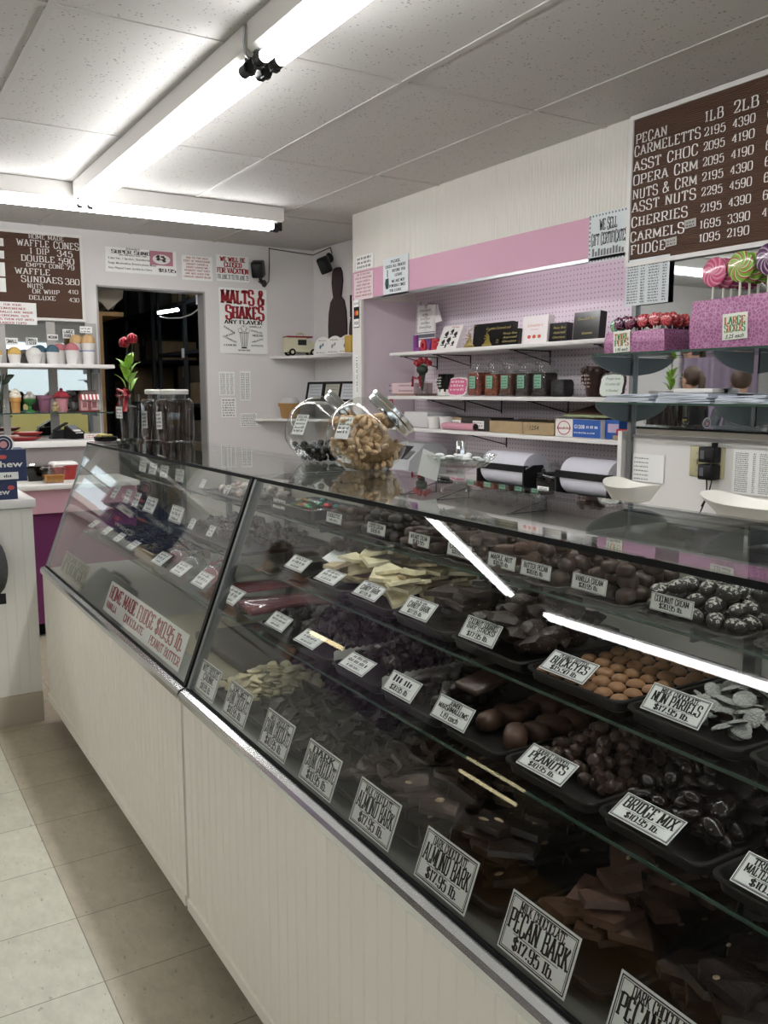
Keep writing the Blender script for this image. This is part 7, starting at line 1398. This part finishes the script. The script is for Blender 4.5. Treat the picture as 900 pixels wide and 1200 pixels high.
# ================================================================ the customers' side
m = MB(); N = 90; L = []
for z in (.1, 2.1): L.append([(-3.3 + 1.3*k/N, 6.30 + .03*math.sin(k*.75) + .012*math.sin(k*1.9), z) for k in range(N+1)] + [(-3.3 + 1.3*k/N, 6.31 + .03*math.sin(k*.75) + .012*math.sin(k*1.9), z) for k in range(N, -1, -1)])
m.loft(L, 0, True)
t = thing('curtain', 'lavender curtain on a rod over the back doorway', 'curtain', (-2.65, 6.3, 0)); part('cloth', m.shift((2.65, -6.3, 0)), mat('lavender', '#a191a6', .8), t); part('rod', MB().cyl((-.72, -.01, 2.12), (.72, -.01, 2.12), .012, 8), 'wood', t)
t = thing('display_cabinet', 'low brown cabinet holding an added warm tube, unseen, for a reflection', 'cabinet', (-2.9, 3.7, 0)); part('body', MB().box(-3.55, -2.6, 2.0, 5.5, 0, .85), 'wood', t, world=True); part('glass_hood', MB().box(-3.55, -2.6, 2.0, 5.5, .851, 1.24), 'window_glass', t, world=True); part('added_tube', MB().cyl((-3.3, 4.64, 1.18), (-3.3, 5.33, 1.18), .014, 8), 'added_warm_tube', t, world=True)  # unseen cabinet and tube, added to reflect as a gold streak in the glass
t = thing('added_streak_lamp', 'added warm tube on two posts, unseen, streaking the case glass', 'lamp', (-.85, 4.17, .996)); part('tube', MB().cyl((0, -.19, .225), (0, .19, .225), .012, 10), 'added_warm_tube', t)  # unseen tube added for a second warm streak on the case front
for y in (-.2, .2): part('post', MB().cyl((0, y, 0), (0, y, .24), .008, 8).lathe([(.03, 0), (.03, .006), (.008, .01)], 12, 0, Matrix.Translation((0, y, 0))), 'black', t)
mat('skin', '#c69a82', .5); mat('hair_brown', '#4a382c', .6, var=.2); mat('shirt_grey', '#5c6063', .85); mat('shirt_black', '#1f2022', .85); mat('jeans', '#39404c', .85); mat('shoe', '#1b1b1c', .6)
def person(label, x, y, rz, H, shirt, arms, hair_len, sleeve):
    """standing figure grown from a skeleton; faces local -y"""
    s = H/1.7; J = {}; E = []; V = []; Rr = []
    def j(n, p, r): J[n] = len(V); V.append(Vector(p)*s); Rr.append((r[0]*s, r[1]*s) if isinstance(r, tuple) else (r*s, r*s))
    def e(*n): E.extend((J[a], J[b]) for a, b in zip(n, n[1:]))
    j('pel', (0, 0, .93), (.15, .11)); j('waist', (0, 0, 1.06), (.135, .10)); j('chest', (0, .01, 1.25), (.16, .11)); j('sh', (0, .01, 1.38), (.11, .08)); j('neck', (0, 0, 1.46), .052); j('jaw', (0, -.012, 1.535), (.062, .07)); j('head', (0, -.005, 1.60), (.076, .09)); j('crown', (0, .005, 1.665), (.060, .07)); e('pel', 'waist', 'chest', 'sh', 'neck', 'jaw', 'head', 'crown')
    for sd, n in ((-1, 'l'), (1, 'r')):
        j('hip'+n, (sd*.09, 0, .86), .085); j('kn'+n, (sd*.095, -.01, .48), .058); j('an'+n, (sd*.095, .015, .08), .04); j('toe'+n, (sd*.11, -.13, .03), .036); e('pel', 'hip'+n, 'kn'+n, 'an'+n, 'toe'+n)
        el, wr, hd = arms[n]
        j('so'+n, (sd*.175, .01, 1.37), .058); j('el'+n, el, .042); j('wr'+n, wr, .030); j('ha'+n, hd, (.040, .022)); e('sh', 'so'+n, 'el'+n, 'wr'+n, 'ha'+n)
        d = (Vector(hd) - Vector(wr)).normalized(); sidev = d.cross(Vector((0, 0, 1)) if abs(d.z) < .8 else Vector((0, 1, 0))).normalized()
        for f in range(4):
            b = Vector(hd) + sidev*(.024*(f - 1.5)/1.5) + d*.02; l = (.05, .062, .058, .045)[f]; j('f%d%s' % (f, n), b + d*l*.5, .0095); j('g%d%s' % (f, n), b + d*l + Vector((0, 0, -.012)), .0085); e('ha'+n, 'f%d%s' % (f, n), 'g%d%s' % (f, n))
        b = Vector(wr) + d*.03 + sidev*.03; j('t'+n, b + d*.02 + sidev*.012, .011); j('u'+n, b + d*.05 + sidev*.018, .009); e('ha'+n, 't'+n, 'u'+n)
    me = bpy.data.meshes.new('sk'); me.from_pydata([tuple(v) for v in V], E, []); o = bpy.data.objects.new('sk', me); COL.objects.link(o)
    md = o.modifiers.new('s', 'SKIN'); md.use_smooth_shade = True; sub = o.modifiers.new('d', 'SUBSURF'); sub.levels = 1; sub.render_levels = 1
    for i, v in enumerate(me.skin_vertices[0].data): v.radius = Rr[i]; v.use_root = (i == 0)
    fin = bpy.data.meshes.new_from_object(o.evaluated_get(bpy.context.evaluated_depsgraph_get())); bpy.data.objects.remove(o)
    fin.name = 'body'; fin.materials.clear()
    for m in ('skin', shirt, 'jeans', 'shoe'): fin.materials.append(MATS[m])
    for p in fin.polygons:
        c = p.center/s; a = abs(c.x)
        if c.z > 1.44 and a < .14: k = 0
        elif c.z < .07: k = 3
        elif c.z < .93 and a < .20: k = 2
        else:
            k = 1
            for n in 'lr':
                el, wr, hd = [Vector(q) for q in arms[n]]
                if min((c - (el.lerp(wr, sleeve + (1 - sleeve)*t_/5))).length for t_ in range(6)) < .055 and a > .1 or (c - hd).length < .12: k = 0
        p.material_index = k
    t = thing('person', label, 'person', at(x, y, 0, rz)); part('body', fin, None, t)
    m = MB(); m.ell((0, .022*s, 1.625*s), (.088*s, .095*s, .095*s), 18, 12)
    for p in m.v:
        if p.y < -.02*s and p.z < 1.66*s: p.y = -.02*s + (p.y + .02*s)*.15; 
    if hair_len: m.tube([(0, .10*s, 1.66*s), (0, .135*s, 1.60*s), (0, .125*s, (1.60 - hair_len*.6)*s), (0, .11*s, (1.60 - hair_len)*s)], .03*s, 10, rs=[.02*s, .032*s, .028*s, .008*s])
    part('hair', m, 'hair_brown', t)
    m = MB(); m.ell((0, -.094*s, 1.575*s), (.012*s, .016*s, .020*s), 8, 6); [m.ell((sd*.078*s, .005*s, 1.585*s), (.010*s, .018*s, .028*s), 8, 6) for sd in (-1, 1)]; part('nose_and_ears', m, 'skin', t)
    for sd in (-1, 1): part('eye', MB().ell((sd*.030*s, -.083*s, 1.605*s), (.012*s, .008*s, .007*s), 8, 6), 'black_gloss', t)
    part('mouth', MB().ell((0, -.080*s, 1.535*s), (.024*s, .008*s, .006*s), 10, 6), mat('lip', '#a0605a', .5), t)
    return t
HANG = {'l': ((-.235, .03, 1.10), (-.24, -.03, .87), (-.235, -.05, .79)), 'r': ((.235, .03, 1.10), (.24, -.03, .87), (.235, -.05, .79))}
REACH = {'l': ((-.21, -.03, 1.12), (-.14, -.26, 1.10), (-.12, -.34, 1.11)), 'r': ((.22, -.02, 1.10), (.16, -.25, 1.05), (.14, -.33, 1.05))}
HIP = {'l': ((-.235, .03, 1.10), (-.24, -.03, .87), (-.235, -.05, .79)), 'r': ((.30, .10, 1.09), (.215, -.05, .94), (.17, -.11, .92))}
person('person with brown ponytail and black top working behind the ribbed counter', -.80, 5.22, rad(182), 1.66, 'shirt_black', REACH, .28, .0)
person('person in grey shirt with short dark hair behind the ribbed counter', -.74, 4.66, rad(-135), 1.63, 'shirt_grey', HANG, 0, .0)
t = thing('hanging_bag', 'dark grey cloth bag hanging on the ribbed counter at the picture edge', 'bag', (.40, 3.925, .60)); m = MB(); L = []
for k in range(9):
    u = k/8; w_ = .10 + .032*math.sin(u*PI)**.6; d = .02 + .075*math.sin(u*PI)**.7; L.append([(w_*sp(math.cos(a), .7), -d*.55 - .012 + d*.5*sp(math.sin(a), .8), .235*u) for a in [2*PI*j/20 for j in range(20)]])
m.loft(L, 0, True); part('bag', m, mat('bag_grey', '#4b4d4c', .8, bump=.7, bscale=120), t); part('handle', MB().tube([(-.05, -.03, .225), (-.045, -.018, .245), (0, -.012, .25), (.045, -.018, .245), (.05, -.03, .225)], .008, 8), 'shirt_black', t)
part('tag', MB().box(.085, .118, -.06, -.056, -.035, .01), 'black', t)
# ================================================================ daylight, camera, output
w = bpy.data.worlds.new('sky'); SC.world = w; w.use_nodes = True
w.node_tree.nodes['Background'].inputs[0].default_value = (.86, .93, 1, 1); w.node_tree.nodes['Background'].inputs[1].default_value = 2.3
for a, b in ((-3.15, -.45), (.15, 1.65), (2.0, 3.9)):
    l = bpy.data.lights.new('window_daylight', 'AREA'); l.shape = 'RECTANGLE'; l.size = b - a; l.size_y = 1.7; l.cycles.is_portal = True
    o = bpy.data.objects.new('window_daylight', l); COL.objects.link(o); o.matrix_world = frame(((a+b)/2, -2.60, 1.4), (1, 0, 0), (0, 0, 1)) @ Matrix.Rotation(PI, 4, 'Y'); o['kind'] = 'helper'
f = 1015.; yaw = rad(31.7); pit = math.atan(141/f)
Fv = Vector((math.sin(yaw)*math.cos(pit), math.cos(yaw)*math.cos(pit), -math.sin(pit))); Rv = Vector((math.cos(yaw), -math.sin(yaw), 0)); Uv = Rv.cross(Fv)
cam = bpy.data.cameras.new('camera'); cam.sensor_fit = 'AUTO'; cam.sensor_width = 36; cam.lens = 36*f/1200; cam.clip_start = .05
co = bpy.data.objects.new('camera', cam); COL.objects.link(co)
M = Matrix.Identity(4)
for i in range(3): M[i][0] = Rv[i]; M[i][1] = Uv[i]; M[i][2] = -Fv[i]; M[i][3] = (0, 0, 1.45)[i]
co.matrix_world = M; SC.camera = co
SC.view_settings.view_transform = 'Standard'; SC.view_settings.look = 'None'; SC.view_settings.gamma = 1; SC.view_settings.use_curve_mapping = False
SC.view_settings.exposure = .2
cy = SC.cycles
cy.use_denoising = True; cy.transparent_max_bounces = 32; cy.max_bounces = 9; cy.diffuse_bounces = 4; cy.glossy_bounces = 4; cy.transmission_bounces = 6; cy.sample_clamp_indirect = 6; cy.caustics_reflective = False; cy.caustics_refractive = False
